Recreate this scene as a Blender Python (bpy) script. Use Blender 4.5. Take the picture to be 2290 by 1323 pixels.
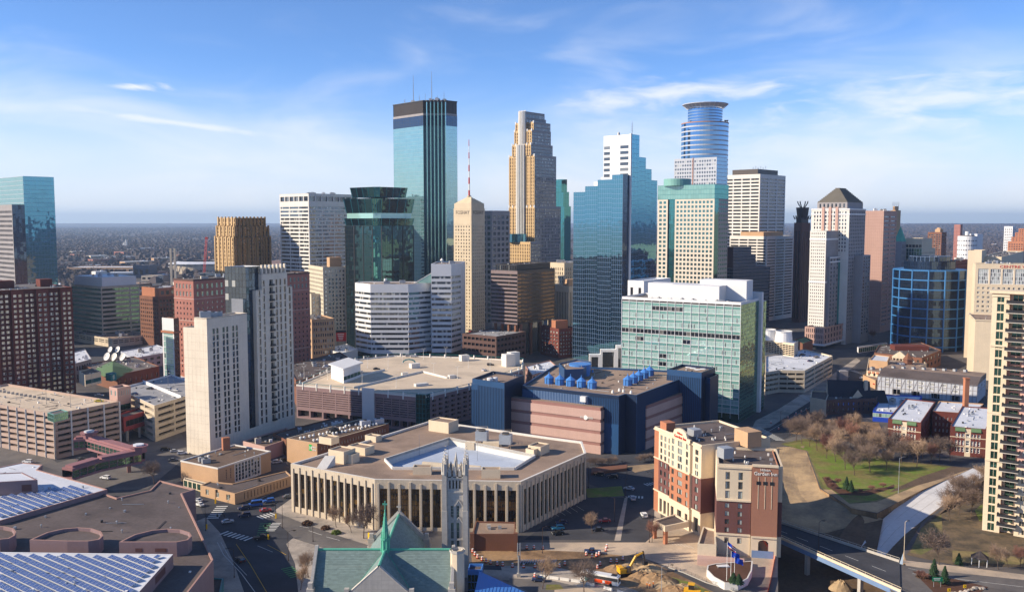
import bpy,math,random
from mathutils import Vector,noise as mnoise
for o in list(bpy.data.objects):bpy.data.objects.remove(o)
SC=bpy.context.scene
COL=SC.collection
R=math.radians
# camera
CAMH,FPX=113.0,2000.0
PITCH=math.atan(166.0/FPX)
cam_d=bpy.data.cameras.new('camera');cam_d.sensor_width=36;cam_d.lens=36*FPX/2290.0
cam_d.clip_start=1;cam_d.clip_end=90000
cam=bpy.data.objects.new('camera',cam_d);COL.objects.link(cam)
cam.location=(0,0,CAMH);cam.rotation_euler=(R(90)-PITCH,0,0)
SC.camera=cam
SC.render.resolution_x=1024;SC.render.resolution_y=591
SC.view_settings.view_transform='Standard';SC.view_settings.look='None'
SC.view_settings.gamma=1;SC.view_settings.use_curve_mapping=False
SC.view_settings.exposure=0.58
# sun + sky
SUN_EL,SUN_AZ=R(26),R(-100)
sx,sy,sz=math.sin(SUN_AZ)*math.cos(SUN_EL),math.cos(SUN_AZ)*math.cos(SUN_EL),math.sin(SUN_EL)
sun_d=bpy.data.lights.new('sun','SUN');sun_d.energy=5.0;sun_d.angle=R(0.5);sun_d.color=(1.0,0.86,0.68)
sun=bpy.data.objects.new('sun',sun_d);COL.objects.link(sun)
sun.rotation_euler=Vector((sx,sy,sz)).to_track_quat('Z','Y').to_euler()
W=bpy.data.worlds.new('World');SC.world=W;W.use_nodes=True
def build_world():
    nt=W.node_tree;N=nt.nodes;L=nt.links
    bg=N['Background'];bg.inputs[1].default_value=0.142
    sky=N.new('ShaderNodeTexSky');sky.sky_type='NISHITA';sky.sun_disc=False
    sky.sun_elevation=SUN_EL;sky.sun_rotation=SUN_AZ
    sky.altitude=300;sky.air_density=0.6;sky.dust_density=0.0;sky.ozone_density=6.0
    def math_(op,a,b=None,c=None):
        n=N.new('ShaderNodeMath');n.operation=op
        for i,x in enumerate((a,b,c)):
            if x is None:continue
            if isinstance(x,(int,float)):n.inputs[i].default_value=x
            else:L.new(x,n.inputs[i])
        return n.outputs[0]
    tc=N.new('ShaderNodeTexCoord');sep=N.new('ShaderNodeSeparateXYZ');L.new(tc.outputs['Generated'],sep.inputs[0])
    az=math_('MULTIPLY',math_('ARCTAN2',sep.outputs[0],sep.outputs[1]),57.2958)
    el=math_('MULTIPLY',math_('ARCSINE',sep.outputs[2]),57.2958)
    comb=N.new('ShaderNodeCombineXYZ');L.new(math_('MULTIPLY',az,0.16),comb.inputs[0]);L.new(math_('MULTIPLY',el,0.62),comb.inputs[1])
    nz=N.new('ShaderNodeTexNoise');nz.inputs['Scale'].default_value=1.7;nz.inputs['Detail'].default_value=8;nz.inputs['Roughness'].default_value=.55;nz.inputs['Distortion'].default_value=.5
    L.new(comb.outputs[0],nz.inputs[0])
    nb=N.new('ShaderNodeTexNoise');nb.inputs['Scale'].default_value=.55;nb.inputs['Detail'].default_value=5;nb.inputs['Roughness'].default_value=.5;nb.inputs['Distortion'].default_value=.6
    comb2=N.new('ShaderNodeCombineXYZ');L.new(math_('ADD',math_('MULTIPLY',az,0.15),3.1),comb2.inputs[0]);L.new(math_('MULTIPLY',el,0.5),comb2.inputs[1]);comb2.inputs[2].default_value=1.7
    L.new(comb2.outputs[0],nb.inputs[0])
    def ramp(x,a,b,lo=0.,hi=1.):
        n=N.new('ShaderNodeMapRange');n.interpolation_type='SMOOTHSTEP';L.new(x,n.inputs[0])
        n.inputs[1].default_value=a;n.inputs[2].default_value=b;n.inputs[3].default_value=lo;n.inputs[4].default_value=hi
        return n.outputs[0]
    wob=math_('SUBTRACT',nz.outputs[0],.5)
    def blob(a0,e0,ra,re,slope,soft,amt,wobk=2.2):
        da=math_('DIVIDE',math_('SUBTRACT',az,a0),ra)
        de=math_('DIVIDE',math_('SUBTRACT',math_('SUBTRACT',el,e0),math_('MULTIPLY',math_('SUBTRACT',az,a0),slope)),re)
        d=math_('SQRT',math_('ADD',math_('MULTIPLY',da,da),math_('MULTIPLY',de,de)))
        d=math_('ADD',d,math_('MULTIPLY',wob,wobk))
        return ramp(d,1.0,1.0-soft,0.,amt)
    parts=[
        ramp(math_('ADD',nb.outputs[0],ramp(el,20,3,-.26,.05)),.38,.9,0.,.62),
        ramp(el,7.5,-.5,0.,.55),
        blob(-22.7,7.75,1.9,.36,0.0,.9,.95,2.6),
        blob(-20.8,5.85,6.4,.30,-.105,.9,.62,1.6),
        blob(10.2,7.9,8.5,1.05,.02,1.2,.75),
        blob(8.5,5.6,9.0,2.4,.0,1.2,.30),
        blob(26.0,7.0,10.5,2.0,-.03,1.3,.72),
        blob(19.0,4.6,13.0,2.8,.0,1.2,.32),
    ]
    tot=parts[0]
    for p in parts[1:]:tot=math_('SUBTRACT',1.,math_('MULTIPLY',math_('SUBTRACT',1.,tot),math_('SUBTRACT',1.,p)))
    tot=math_('MULTIPLY',tot,ramp(el,-.2,1.2))
    mix=N.new('ShaderNodeMix');mix.data_type='RGBA'
    L.new(tot,mix.inputs['Factor']);L.new(sky.outputs[0],mix.inputs['A']);mix.inputs['B'].default_value=(5.0,5.05,5.2,1)
    lo=N.new('ShaderNodeMix');lo.data_type='RGBA';L.new(ramp(el,10,-.5,0.,.82),lo.inputs['Factor']);L.new(sky.outputs[0],lo.inputs['A']);lo.inputs['B'].default_value=(3.3,3.75,4.3,1)
    L.new(lo.outputs['Result'],mix.inputs['A'])
    L.new(mix.outputs['Result'],bg.inputs[0])
build_world()
# pixel -> place
CP,SP=math.cos(PITCH),math.sin(PITCH)
def ray(px,py):
    u,v=(px-1145.0)/FPX,(py-661.5)/FPX
    return u,CP-v*SP,-(SP+v*CP)
def GP(px,py,z=0.0):
    dx,dy,dz=ray(px,py);t=(z-CAMH)/dz
    return Vector((dx*t,dy*t,z))
def AT(px,py,Y):
    dx,dy,dz=ray(px,py);t=Y/dy
    return Vector((dx*t,Y,CAMH+dz*t))
def XA(px,Y,z):
    return (px-1145.0)/FPX*(Y*CP+(CAMH-z)*SP)
def elen(n,d,px,z):
    u=(px-1145.0)/FPX
    return (u*(n[1]*CP+(CAMH-z)*SP)-n[0])/(d[0]-u*d[1]*CP)
def QD(nx,Y,lx,rx,a,ty):
    """near corner pixel + depth, left/right edge pixels, heading of the right-hand face -> footprint N,R,B,L and roof height"""
    p=AT(nx,ty,Y);z=p.z;a=R(a)
    dr=(math.sin(a),math.cos(a));dl=(-math.cos(a),math.sin(a))
    tr=elen(p,dr,rx,z);tl=elen(p,dl,lx,z)
    n=(p.x,p.y);r=(n[0]+dr[0]*tr,n[1]+dr[1]*tr);l=(n[0]+dl[0]*tl,n[1]+dl[1]*tl)
    return [n,r,(l[0]+r[0]-n[0],l[1]+r[1]-n[1]),l],z
# mesh helpers
class MB:
    def __init__(s):s.v,s.f,s.m=[],[],[]
    def poly(s,pts,mi=0):
        b=len(s.v);s.v.extend(tuple(p) for p in pts);s.f.append(tuple(range(b,b+len(pts))));s.m.append(mi)
    def prism(s,poly,z0,z1,mi=0,cap=True,bot=False,mc=None):
        n=len(poly)
        for i in range(n):
            a,b=poly[i],poly[(i+1) % n]
            s.poly([(a[0],a[1],z0),(b[0],b[1],z0),(b[0],b[1],z1),(a[0],a[1],z1)],mi)
        if cap:s.poly([(p[0],p[1],z1) for p in poly],mi if mc is None else mc)
        if bot:s.poly([(p[0],p[1],z0) for p in reversed(poly)],mi)
    def box(s,cx,cy,sx_,sy_,z0,z1,a=0.,mi=0,bot=False,mc=None):
        c,q=math.cos(a),math.sin(a);hx,hy=sx_/2,sy_/2
        s.prism([(cx+x*c-y*q,cy+x*q+y*c) for x,y in ((-hx,-hy),(hx,-hy),(hx,hy),(-hx,hy))],z0,z1,mi,True,bot,mc)
    def cyl(s,cx,cy,z0,z1,r0,r1=None,n=10,mi=0,cap=True):
        r1=r0 if r1 is None else r1
        A=[(math.cos(2*math.pi*i/n),math.sin(2*math.pi*i/n)) for i in range(n)]
        for i in range(n):
            a,b=A[i],A[(i+1) % n]
            s.poly([(cx+a[0]*r0,cy+a[1]*r0,z0),(cx+b[0]*r0,cy+b[1]*r0,z0),(cx+b[0]*r1,cy+b[1]*r1,z1),(cx+a[0]*r1,cy+a[1]*r1,z1)],mi)
        if cap and r1>1e-4:s.poly([(cx+a[0]*r1,cy+a[1]*r1,z1) for a in A],mi)
    def tube(s,p,q,r0,r1=None,n=5,mi=0,cap=False):
        r1=r0 if r1 is None else r1
        p,q=Vector(p),Vector(q);d=(q-p)
        if d.length<1e-6:return
        d.normalize();u=d.orthogonal().normalized();w=d.cross(u)
        A=[(math.cos(2*math.pi*i/n),math.sin(2*math.pi*i/n)) for i in range(n)]
        P=[p+(u*a+w*b)*r0 for a,b in A];Q=[q+(u*a+w*b)*r1 for a,b in A]
        for i in range(n):s.poly([P[i],P[(i+1) % n],Q[(i+1) % n],Q[i]],mi)
        if cap:s.poly(Q,mi);s.poly(P[::-1],mi)
    def gable(s,a,b,w,z0,z1,mi=0,wall=None):
        """ridge from a to b (xy), half width w, eave z0, ridge z1"""
        a,b=Vector(a),Vector(b);d=(b-a).normalized();n=Vector((-d.y,d.x))
        e=[a+n*w,b+n*w,b-n*w,a-n*w]
        s.poly([(*e[1],z0),(*e[0],z0),(*a,z1),(*b,z1)][::1],mi)
        s.poly([(*e[3],z0),(*e[2],z0),(*b,z1),(*a,z1)],mi)
        wm=mi if wall is None else wall
        s.poly([(*e[0],z0),(*e[3],z0),(*a,z1)],wm);s.poly([(*e[2],z0),(*e[1],z0),(*b,z1)],wm)
    def mesh(s,name,mats,off=(0,0,0),smooth=False):
        me=bpy.data.meshes.new(name)
        ox,oy,oz=off
        me.from_pydata([(x-ox,y-oy,z-oz) for x,y,z in s.v],[],s.f)
        for m in (mats if isinstance(mats,(list,tuple)) else [mats]):me.materials.append(M[m] if isinstance(m,str) else m)
        if any(s.m):me.polygons.foreach_set('material_index',s.m)
        if smooth:me.polygons.foreach_set('use_smooth',[True]*len(s.f))
        me.update();return me
    def obj(s,name,mats,parent=None,smooth=False,world=True):
        off=ABS[parent.name] if (parent is not None and world) else (0,0,0)
        o=bpy.data.objects.new(name,s.mesh(name,mats,off,smooth));COL.objects.link(o)
        if parent is not None:o.parent=parent;ABS[o.name]=off if world else ABS[parent.name]
        else:ABS[o.name]=(0,0,0)
        return o
ABS={}
def tag(o,label=None,cat=None,group=None,kind=None):
    if label:o['label']=label
    if cat:o['category']=cat
    if group:o['group']=group
    if kind:o['kind']=kind
    return o
def empty(name,loc,label,cat,group=None):
    o=bpy.data.objects.new(name,None);o.empty_display_size=1;o.location=loc;COL.objects.link(o)
    ABS[o.name]=tuple(loc);return tag(o,label,cat,group)
def child(name,me,parent,loc=(0,0,0),rz=0.):
    o=bpy.data.objects.new(name,me);COL.objects.link(o);o.parent=parent;o.location=loc;o.rotation_euler=(0,0,rz);return o
def copy_tree(o,parent=None):
    c=o.copy();COL.objects.link(c);c.parent=parent
    for ch in o.children:copy_tree(ch,c)
    return c
def inset(poly,d):
    n=len(poly);out=[]
    for i in range(n):
        p0,p1,p2=Vector(poly[i-1][:2]),Vector(poly[i][:2]),Vector(poly[(i+1) % n][:2])
        e1,e2=(p1-p0).normalized(),(p2-p1).normalized()
        n1,n2=Vector((-e1.y,e1.x)),Vector((-e2.y,e2.x))
        k=1+n1.dot(n2)
        b=(n1+n2)/(k if k>.25 else .25)
        out.append((p1.x+b.x*d,p1.y+b.y*d))
    return out
# materials
M={}
def lin(c):return tuple(((x/255.)/12.92 if x/255.<.04045 else ((x/255.+.055)/1.055)**2.4) for x in c)
def pm(name,col,rough=.85,var=.16,scale=.12,fine=1.2,spec=.25,metal=0.,streak=0.,objcol=False,bump=0.,islands=0.,seam=0.,col2=None,s2=.08,vs=0.):
    m=bpy.data.materials.new(name);m.use_nodes=True;M[name]=m
    nt=m.node_tree;N=nt.nodes;L=nt.links;b=N['Principled BSDF']
    b.inputs['Roughness'].default_value=rough;b.inputs['Specular IOR Level'].default_value=spec;b.inputs['Metallic'].default_value=metal
    c=lin(col)
    geo=N.new('ShaderNodeNewGeometry')
    n1=N.new('ShaderNodeTexNoise');n1.inputs['Scale'].default_value=scale;n1.inputs['Detail'].default_value=6;L.new(geo.outputs['Position'],n1.inputs[0])
    n2=N.new('ShaderNodeTexNoise');n2.inputs['Scale'].default_value=fine;n2.inputs['Detail'].default_value=4;n2.inputs['Roughness'].default_value=.7;L.new(geo.outputs['Position'],n2.inputs[0])
    add=N.new('ShaderNodeMath');add.operation='ADD';L.new(n1.outputs[0],add.inputs[0]);L.new(n2.outputs[0],add.inputs[1])
    val=add.outputs[0]
    if streak:
        mp=N.new('ShaderNodeMapping');mp.inputs['Scale'].default_value=(1.1,1.1,.06);L.new(geo.outputs['Position'],mp.inputs[0])
        n3=N.new('ShaderNodeTexNoise');n3.inputs['Scale'].default_value=1.;n3.inputs['Detail'].default_value=5;L.new(mp.outputs[0],n3.inputs[0])
        a2=N.new('ShaderNodeMath');a2.operation='MULTIPLY_ADD';L.new(n3.outputs[0],a2.inputs[0]);a2.inputs[1].default_value=streak*2;a2.inputs[2].default_value=-streak
        a3=N.new('ShaderNodeMath');a3.operation='ADD';L.new(val,a3.inputs[0]);L.new(a2.outputs[0],a3.inputs[1]);val=a3.outputs[0]
    if seam:
        n5=N.new('ShaderNodeTexNoise');n5.inputs['Scale'].default_value=.045;n5.inputs['Detail'].default_value=7;n5.inputs['Roughness'].default_value=.65;L.new(geo.outputs['Position'],n5.inputs[0])
        m5=N.new('ShaderNodeMapRange');L.new(n5.outputs[0],m5.inputs[0]);m5.inputs[1].default_value=.50;m5.inputs[2].default_value=.66;m5.inputs[3].default_value=0.;m5.inputs[4].default_value=-.55
        mp5=N.new('ShaderNodeMapping');mp5.inputs['Rotation'].default_value=(0,0,.61);L.new(geo.outputs['Position'],mp5.inputs[0])
        bk=N.new('ShaderNodeTexBrick');bk.inputs['Scale'].default_value=1.;bk.inputs['Brick Width'].default_value=11.;bk.inputs['Row Height'].default_value=seam;bk.inputs['Mortar Size'].default_value=.07;bk.inputs['Color1'].default_value=(.62,.62,.62,1);bk.inputs['Color2'].default_value=(.44,.44,.44,1);bk.inputs['Mortar'].default_value=(.1,.1,.1,1);L.new(mp5.outputs[0],bk.inputs[0])
        a5=N.new('ShaderNodeMath');a5.operation='ADD';L.new(m5.outputs[0],a5.inputs[0]);L.new(val,a5.inputs[1]);a6=N.new('ShaderNodeMath');a6.operation='MULTIPLY_ADD';L.new(bk.outputs[0],a6.inputs[0]);a6.inputs[1].default_value=.9;L.new(a5.outputs[0],a6.inputs[2]);a7=N.new('ShaderNodeMath');a7.operation='SUBTRACT';L.new(a6.outputs[0],a7.inputs[0]);a7.inputs[1].default_value=.42;val=a7.outputs[0]
    if vs:
        sx=N.new('ShaderNodeSeparateXYZ');L.new(geo.outputs['Position'],sx.inputs[0]);su=N.new('ShaderNodeMath');su.operation='MULTIPLY_ADD';L.new(sx.outputs[0],su.inputs[0]);su.inputs[1].default_value=1.2;L.new(sx.outputs[1],su.inputs[2]);cv=N.new('ShaderNodeCombineXYZ');L.new(su.outputs[0],cv.inputs[0]);L.new(sx.outputs[2],cv.inputs[1])
        bv=N.new('ShaderNodeTexBrick');bv.offset=0.;bv.inputs['Scale'].default_value=1.;bv.inputs['Brick Width'].default_value=vs*1.7;bv.inputs['Row Height'].default_value=vs;bv.inputs['Mortar Size'].default_value=.045;bv.inputs['Color1'].default_value=(.58,.58,.58,1);bv.inputs['Color2'].default_value=(.44,.44,.44,1);bv.inputs['Mortar'].default_value=(0,0,0,1);L.new(cv.outputs[0],bv.inputs[0])
        av=N.new('ShaderNodeMath');av.operation='MULTIPLY_ADD';L.new(bv.outputs[0],av.inputs[0]);av.inputs[1].default_value=.9;L.new(val,av.inputs[2]);aw=N.new('ShaderNodeMath');aw.operation='SUBTRACT';L.new(av.outputs[0],aw.inputs[0]);aw.inputs[1].default_value=.46;val=aw.outputs[0]
    if islands:
        oi=N.new('ShaderNodeObjectInfo')
        a0=N.new('ShaderNodeMath');a0.operation='ADD';L.new(geo.outputs['Random Per Island'],a0.inputs[0]);L.new(oi.outputs['Random'],a0.inputs[1])
        fr=N.new('ShaderNodeMath');fr.operation='FRACT';L.new(a0.outputs[0],fr.inputs[0])
        a4=N.new('ShaderNodeMath');a4.operation='MULTIPLY_ADD';L.new(fr.outputs[0],a4.inputs[0]);a4.inputs[1].default_value=islands;L.new(val,a4.inputs[2]);val=a4.outputs[0]
    mr=N.new('ShaderNodeMapRange');L.new(val,mr.inputs[0]);mr.inputs[1].default_value=.6;mr.inputs[2].default_value=1.4+islands
    mr.inputs[3].default_value=1-var;mr.inputs[4].default_value=1+var
    mul=N.new('ShaderNodeVectorMath');mul.operation='SCALE';L.new(mr.outputs[0],mul.inputs['Scale'])
    if objcol:
        oi2=N.new('ShaderNodeObjectInfo');L.new(oi2.outputs['Color'],mul.inputs[0])
    elif col2:
        n9=N.new('ShaderNodeTexNoise');n9.inputs['Scale'].default_value=s2;n9.inputs['Detail'].default_value=8;n9.inputs['Roughness'].default_value=.68;L.new(geo.outputs['Position'],n9.inputs[0])
        r9=N.new('ShaderNodeMapRange');L.new(n9.outputs[0],r9.inputs[0]);r9.inputs[1].default_value=.42;r9.inputs[2].default_value=.6
        x9=N.new('ShaderNodeMix');x9.data_type='RGBA';L.new(r9.outputs[0],x9.inputs['Factor']);x9.inputs['A'].default_value=(*c,1);x9.inputs['B'].default_value=(*lin(col2),1);L.new(x9.outputs['Result'],mul.inputs[0])
    else:mul.inputs[0].default_value=c
    L.new(mul.outputs[0],b.inputs['Base Color'])
    if bump:
        bp=N.new('ShaderNodeBump');bp.inputs['Strength'].default_value=bump;bp.inputs['Distance'].default_value=.3;L.new(n2.outputs[0],bp.inputs['Height']);L.new(bp.outputs[0],b.inputs['Normal'])
    return m
def gm(name,base,tint,refl,rough=.03,blind=0.,blindcol=(190,188,178),var=.35,wob=.004):
    """window glass: dark body, tinted mirror share, some panes with drawn blinds (random per pane)"""
    m=bpy.data.materials.new(name);m.use_nodes=True;M[name]=m
    nt=m.node_tree;N=nt.nodes;L=nt.links;b=N['Principled BSDF'];out=N['Material Output']
    b.inputs['Roughness'].default_value=.25;b.inputs['Specular IOR Level'].default_value=.5
    geo=N.new('ShaderNodeNewGeometry');oi=N.new('ShaderNodeObjectInfo')
    a0=N.new('ShaderNodeMath');a0.operation='ADD';L.new(geo.outputs['Random Per Island'],a0.inputs[0]);L.new(oi.outputs['Random'],a0.inputs[1])
    fr=N.new('ShaderNodeMath');fr.operation='FRACT';L.new(a0.outputs[0],fr.inputs[0])
    f2=N.new('ShaderNodeMath');f2.operation='MULTIPLY';L.new(fr.outputs[0],f2.inputs[0]);f2.inputs[1].default_value=7.31
    f3=N.new('ShaderNodeMath');f3.operation='FRACT';L.new(f2.outputs[0],f3.inputs[0])
    lt=N.new('ShaderNodeMath');lt.operation='LESS_THAN';L.new(fr.outputs[0],lt.inputs[0]);lt.inputs[1].default_value=blind
    mr=N.new('ShaderNodeMapRange');L.new(f3.outputs[0],mr.inputs[0]);mr.inputs[3].default_value=1-var;mr.inputs[4].default_value=1+var
    sc=N.new('ShaderNodeVectorMath');sc.operation='SCALE';sc.inputs[0].default_value=lin(base);L.new(mr.outputs[0],sc.inputs['Scale'])
    mx=N.new('ShaderNodeMix');mx.data_type='RGBA';L.new(lt.outputs[0],mx.inputs['Factor']);L.new(sc.outputs[0],mx.inputs['A']);mx.inputs['B'].default_value=(*lin(blindcol),1)
    L.new(mx.outputs['Result'],b.inputs['Base Color'])
    gl=N.new('ShaderNodeBsdfGlossy');gl.inputs['Color'].default_value=(*lin(tint),1);gl.inputs['Roughness'].default_value=rough
    nz=N.new('ShaderNodeTexNoise');nz.inputs['Scale'].default_value=.35;nz.inputs['Detail'].default_value=2;L.new(geo.outputs['Position'],nz.inputs[0])
    sb=N.new('ShaderNodeVectorMath');sb.operation='SUBTRACT';L.new(nz.outputs['Color'],sb.inputs[0]);sb.inputs[1].default_value=(.5,.5,.5)
    ss=N.new('ShaderNodeVectorMath');ss.operation='SCALE';L.new(sb.outputs[0],ss.inputs[0]);ss.inputs['Scale'].default_value=wob*8
    ad=N.new('ShaderNodeVectorMath');ad.operation='ADD';L.new(geo.outputs['Normal'],ad.inputs[0]);L.new(ss.outputs[0],ad.inputs[1])
    nm=N.new('ShaderNodeVectorMath');nm.operation='NORMALIZE';L.new(ad.outputs[0],nm.inputs[0]);L.new(nm.outputs[0],gl.inputs['Normal'])
    fz=N.new('ShaderNodeFresnel');fz.inputs['IOR'].default_value=1.5
    fm=N.new('ShaderNodeMath');fm.operation='MULTIPLY_ADD';L.new(fz.outputs[0],fm.inputs[0]);fm.inputs[1].default_value=1-refl;fm.inputs[2].default_value=refl;fm.use_clamp=True
    ms=N.new('ShaderNodeMixShader');L.new(fm.outputs[0],ms.inputs[0]);L.new(b.outputs[0],ms.inputs[1]);L.new(gl.outputs[0],ms.inputs[2]);L.new(ms.outputs[0],out.inputs[0])
    return m
pm('concrete',(176,170,160),var=.14,streak=.25,vs=2.5);pm('concrete_dark',(120,118,116),var=.16,streak=.3)
pm('limestone',(196,182,160),var=.15,streak=.45,vs=2.2);pm('cream',(212,195,168),var=.10,streak=.25)
pm('beige_panel',(222,210,190),var=.12,streak=.35,vs=3.4);pm('white_panel',(216,216,216),rough=.5,var=.06,spec=.4,vs=2.6)
pm('white_stone',(214,210,202),var=.10,streak=.25,vs=3.0);pm('grey_panel',(176,180,188),rough=.55,var=.08,vs=2.2)
pm('brick_red',(104,56,48),var=.22,fine=2.2);pm('brick_dark',(84,46,42),var=.2);pm('brick_pink',(160,108,96),var=.16)
pm('brick_tan',(186,152,118),var=.15,fine=2.2);pm('brick_brown',(122,84,66),var=.18,fine=2.2);pm('brick_orange',(168,112,84),var=.15)
pm('brick_maroon',(104,70,66),var=.18,fine=2);pm('terracotta',(196,186,164),var=.16)
pm('foshay_stone',(198,182,156),var=.13,streak=.3);pm('gold_stone',(198,168,124),var=.14);pm('gold_stone_shaded',(140,112,74),var=.2)
pm('granite_pink',(178,146,134),var=.10,streak=.2,vs=2.4);pm('granite_brown',(96,74,68),var=.15);pm('dark_stone',(70,58,56),rough=.5,var=.12)
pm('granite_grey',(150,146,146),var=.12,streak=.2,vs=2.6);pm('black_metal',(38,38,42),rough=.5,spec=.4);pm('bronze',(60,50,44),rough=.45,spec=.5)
pm('white_paint',(232,230,224),rough=.6,var=.08);pm('steel',(150,152,156),rough=.4,metal=.7,spec=.5);pm('galv',(168,172,176),rough=.45,metal=.4)
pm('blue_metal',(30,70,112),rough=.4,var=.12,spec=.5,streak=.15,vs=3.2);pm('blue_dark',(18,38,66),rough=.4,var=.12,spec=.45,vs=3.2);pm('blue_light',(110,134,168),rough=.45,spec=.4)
pm('blue_roof',(72,128,196),rough=.42,var=.06,spec=.45);pm('teal_metal',(36,116,120),rough=.45,spec=.4);pm('teal_stone',(120,168,160),rough=.5)
pm('slate',(118,136,132),var=.22,fine=3.0,rough=.8,islands=.9);pm('church_stone',(184,178,168),var=.16,streak=.4,vs=1.3);pm('ramp_tan',(172,150,136),var=.12,streak=.25);pm('light_granite',(206,196,180),var=.1,vs=4.1);pm('copper',(88,168,142),var=.2,rough=.7);pm('green_roof',(92,118,84),var=.12)
pm('roof_gravel',(148,127,110),var=.26,scale=.05,fine=1.6,seam=4.0);pm('roof_grey',(112,106,102),var=.25,scale=.06,fine=1.5,seam=3.0);pm('roof_dark',(96,86,82),var=.28,scale=.05,fine=.9,seam=5.0)
pm('roof_white',(206,209,214),var=.12,scale=.08,seam=2.4);pm('court_membrane',(176,186,200),var=.14,scale=.08,seam=3.2);pm('roof_brown',(110,92,78),var=.22,scale=.05,seam=4.0);pm('deck',(204,186,162),var=.16,scale=.05,fine=.6,seam=9.0)
pm('deck_grey',(150,150,152),var=.14,scale=.05,fine=.6,seam=9.0);pm('pink_panel',(190,158,146),var=.09,streak=.3,vs=1.6);pm('pink_dark',(148,110,102),var=.1,streak=.3)
pm('mauve_panel',(142,118,118),var=.1,streak=.25,vs=2.4);pm('red_panel',(150,66,66),var=.12);pm('skyway_pink',(148,106,108),var=.1)
pm('salmon',(168,132,120),var=.12)
pm('asphalt',(70,71,76),var=.2,scale=.06,fine=.9,rough=.9,col2=(58,59,64),s2=.05);pm('asphalt_light',(112,107,102),var=.18,scale=.05,fine=.8,col2=(94,90,88),s2=.06);pm('pavement',(176,164,150),var=.14,scale=.08,fine=.9,col2=(146,138,128),s2=.09,seam=3.)
pm('paving_warm',(194,174,150),var=.12,scale=.08,col2=(164,150,134),s2=.07,seam=6.);pm('new_concrete',(206,204,202),var=.14,scale=.07,fine=.5)
pm('dirt',(158,128,94),var=.3,scale=.1,fine=.8,bump=.6,col2=(112,90,68));pm('dirt_dark',(104,86,68),var=.4,scale=.09,fine=.7,bump=.6);pm('sand',(178,152,116),var=.22,scale=.08,fine=.7,col2=(140,120,96),s2=.06)
pm('grass',(102,122,44),var=.4,scale=.09,fine=.5,col2=(124,114,68));pm('dry_grass',(134,118,78),var=.35,scale=.06,fine=.6,col2=(98,100,56));pm('mulch',(88,62,48),var=.35,fine=1.5)
pm('leaf_litter',(112,96,74),var=.35,scale=.08,fine=.9,bump=.5,col2=(78,70,56),s2=.15);pm('line_white',(214,214,208),var=.12,fine=2.);pm('line_yellow',(206,164,60),var=.15,fine=2.);pm('line_green',(88,150,96),var=.2,fine=2.)
pm('city_floor',(100,94,90),var=.3,scale=.012,fine=.05,col2=(74,73,74),s2=.02)
pm('bark',(92,78,68),var=.25,fine=4);pm('twig',(122,105,94),var=.3,scale=.4,islands=.6);pm('twig_pale',(158,134,112),var=.3,scale=.4,islands=.6)
pm('twig_red',(136,98,84),var=.28,scale=.4,islands=.6);pm('needle',(44,66,40),var=.35,scale=.5,islands=.6);pm('shrub_leaf',(96,112,52),var=.35,islands=.6);pm('shrub_brown',(96,70,52),var=.35,islands=.6)
pm('far_trees',(74,66,66),var=.5,scale=.004,fine=.03,islands=.9);pm('far_roof',(190,184,178),var=.3,islands=.9)
pm('orange',(235,84,30),var=.08,rough=.5);pm('rubber',(28,28,30),rough=.8);pm('machine_yellow',(222,164,30),var=.12,rough=.45,spec=.4)
pm('car_paint',(255,255,255),rough=.28,var=.04,spec=.6,objcol=True);pm('red',(190,40,36),var=.08);pm('green_sign',(16,120,84),var=.05,rough=.5);pm('yellow_sign',(240,190,20),var=.05)
pm('hi_green',(40,170,80),var=.04);pm('flag_blue',(30,66,170),var=.06);pm('antenna_red',(196,60,44),var=.06);pm('skin',(196,150,122));pm('hivis',(232,120,36),var=.08);pm('jeans',(48,56,78))
pm('lamp_white',(230,228,220),rough=.4);pm('dark_pole',(64,50,44),rough=.5,spec=.4)
pm('pyr_roof',(104,100,92),var=.15);pm('frame_blue',(58,118,172),rough=.4,var=.06,spec=.5);pm('roof_slate_dark',(52,52,60),var=.2);pm('far_floor',(78,72,70),var=.4,scale=.003,fine=.02)
def solar_mat():
    m=pm('solar',(54,80,134),rough=.12,var=.12,spec=.8,islands=.4);return m
solar_mat()
gm('glass_dark',(22,26,30),(210,220,230),.12,blind=.12,blindcol=(104,104,100),var=.6);gm('glass_office',(40,46,50),(205,220,232),.22,blind=.15)
gm('glass_res',(44,50,54),(215,225,230),.16,blind=.35);gm('glass_black',(16,16,18),(190,190,195),.08,blind=.04,blindcol=(80,70,50))
gm('glass_ids',(88,128,130),(192,224,218),.5,wob=.002,var=.2);gm('glass_blue',(8,36,52),(124,192,214),.56,wob=.003,var=.25)
gm('glass_teal',(14,60,62),(110,196,196),.45,wob=.003,var=.3);gm('glass_att',(8,28,32),(92,146,146),.4,wob=.006,var=.5)
gm('glass_pale',(152,192,184),(190,222,216),.25,var=.12,blind=.05,blindcol=(60,84,84));gm('glass_spandrel',(116,162,154),(190,222,216),.22,var=.10)
gm('glass_navy',(12,28,48),(120,150,180),.2,wob=.004,var=.4);gm('glass_bronze',(30,24,20),(150,120,90),.30,wob=.004,var=.4);gm('glass_cap',(30,64,100),(150,190,225),.55,wob=.002)
gm('glass_hotel',(78,84,84),(215,225,225),.2,blind=.62,blindcol=(182,190,184));gm('glass_green',(20,54,44),(140,190,170),.35,var=.3);gm('glass_warm',(34,26,16),(200,170,120),.15,blind=.12,blindcol=(120,92,48))
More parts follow.
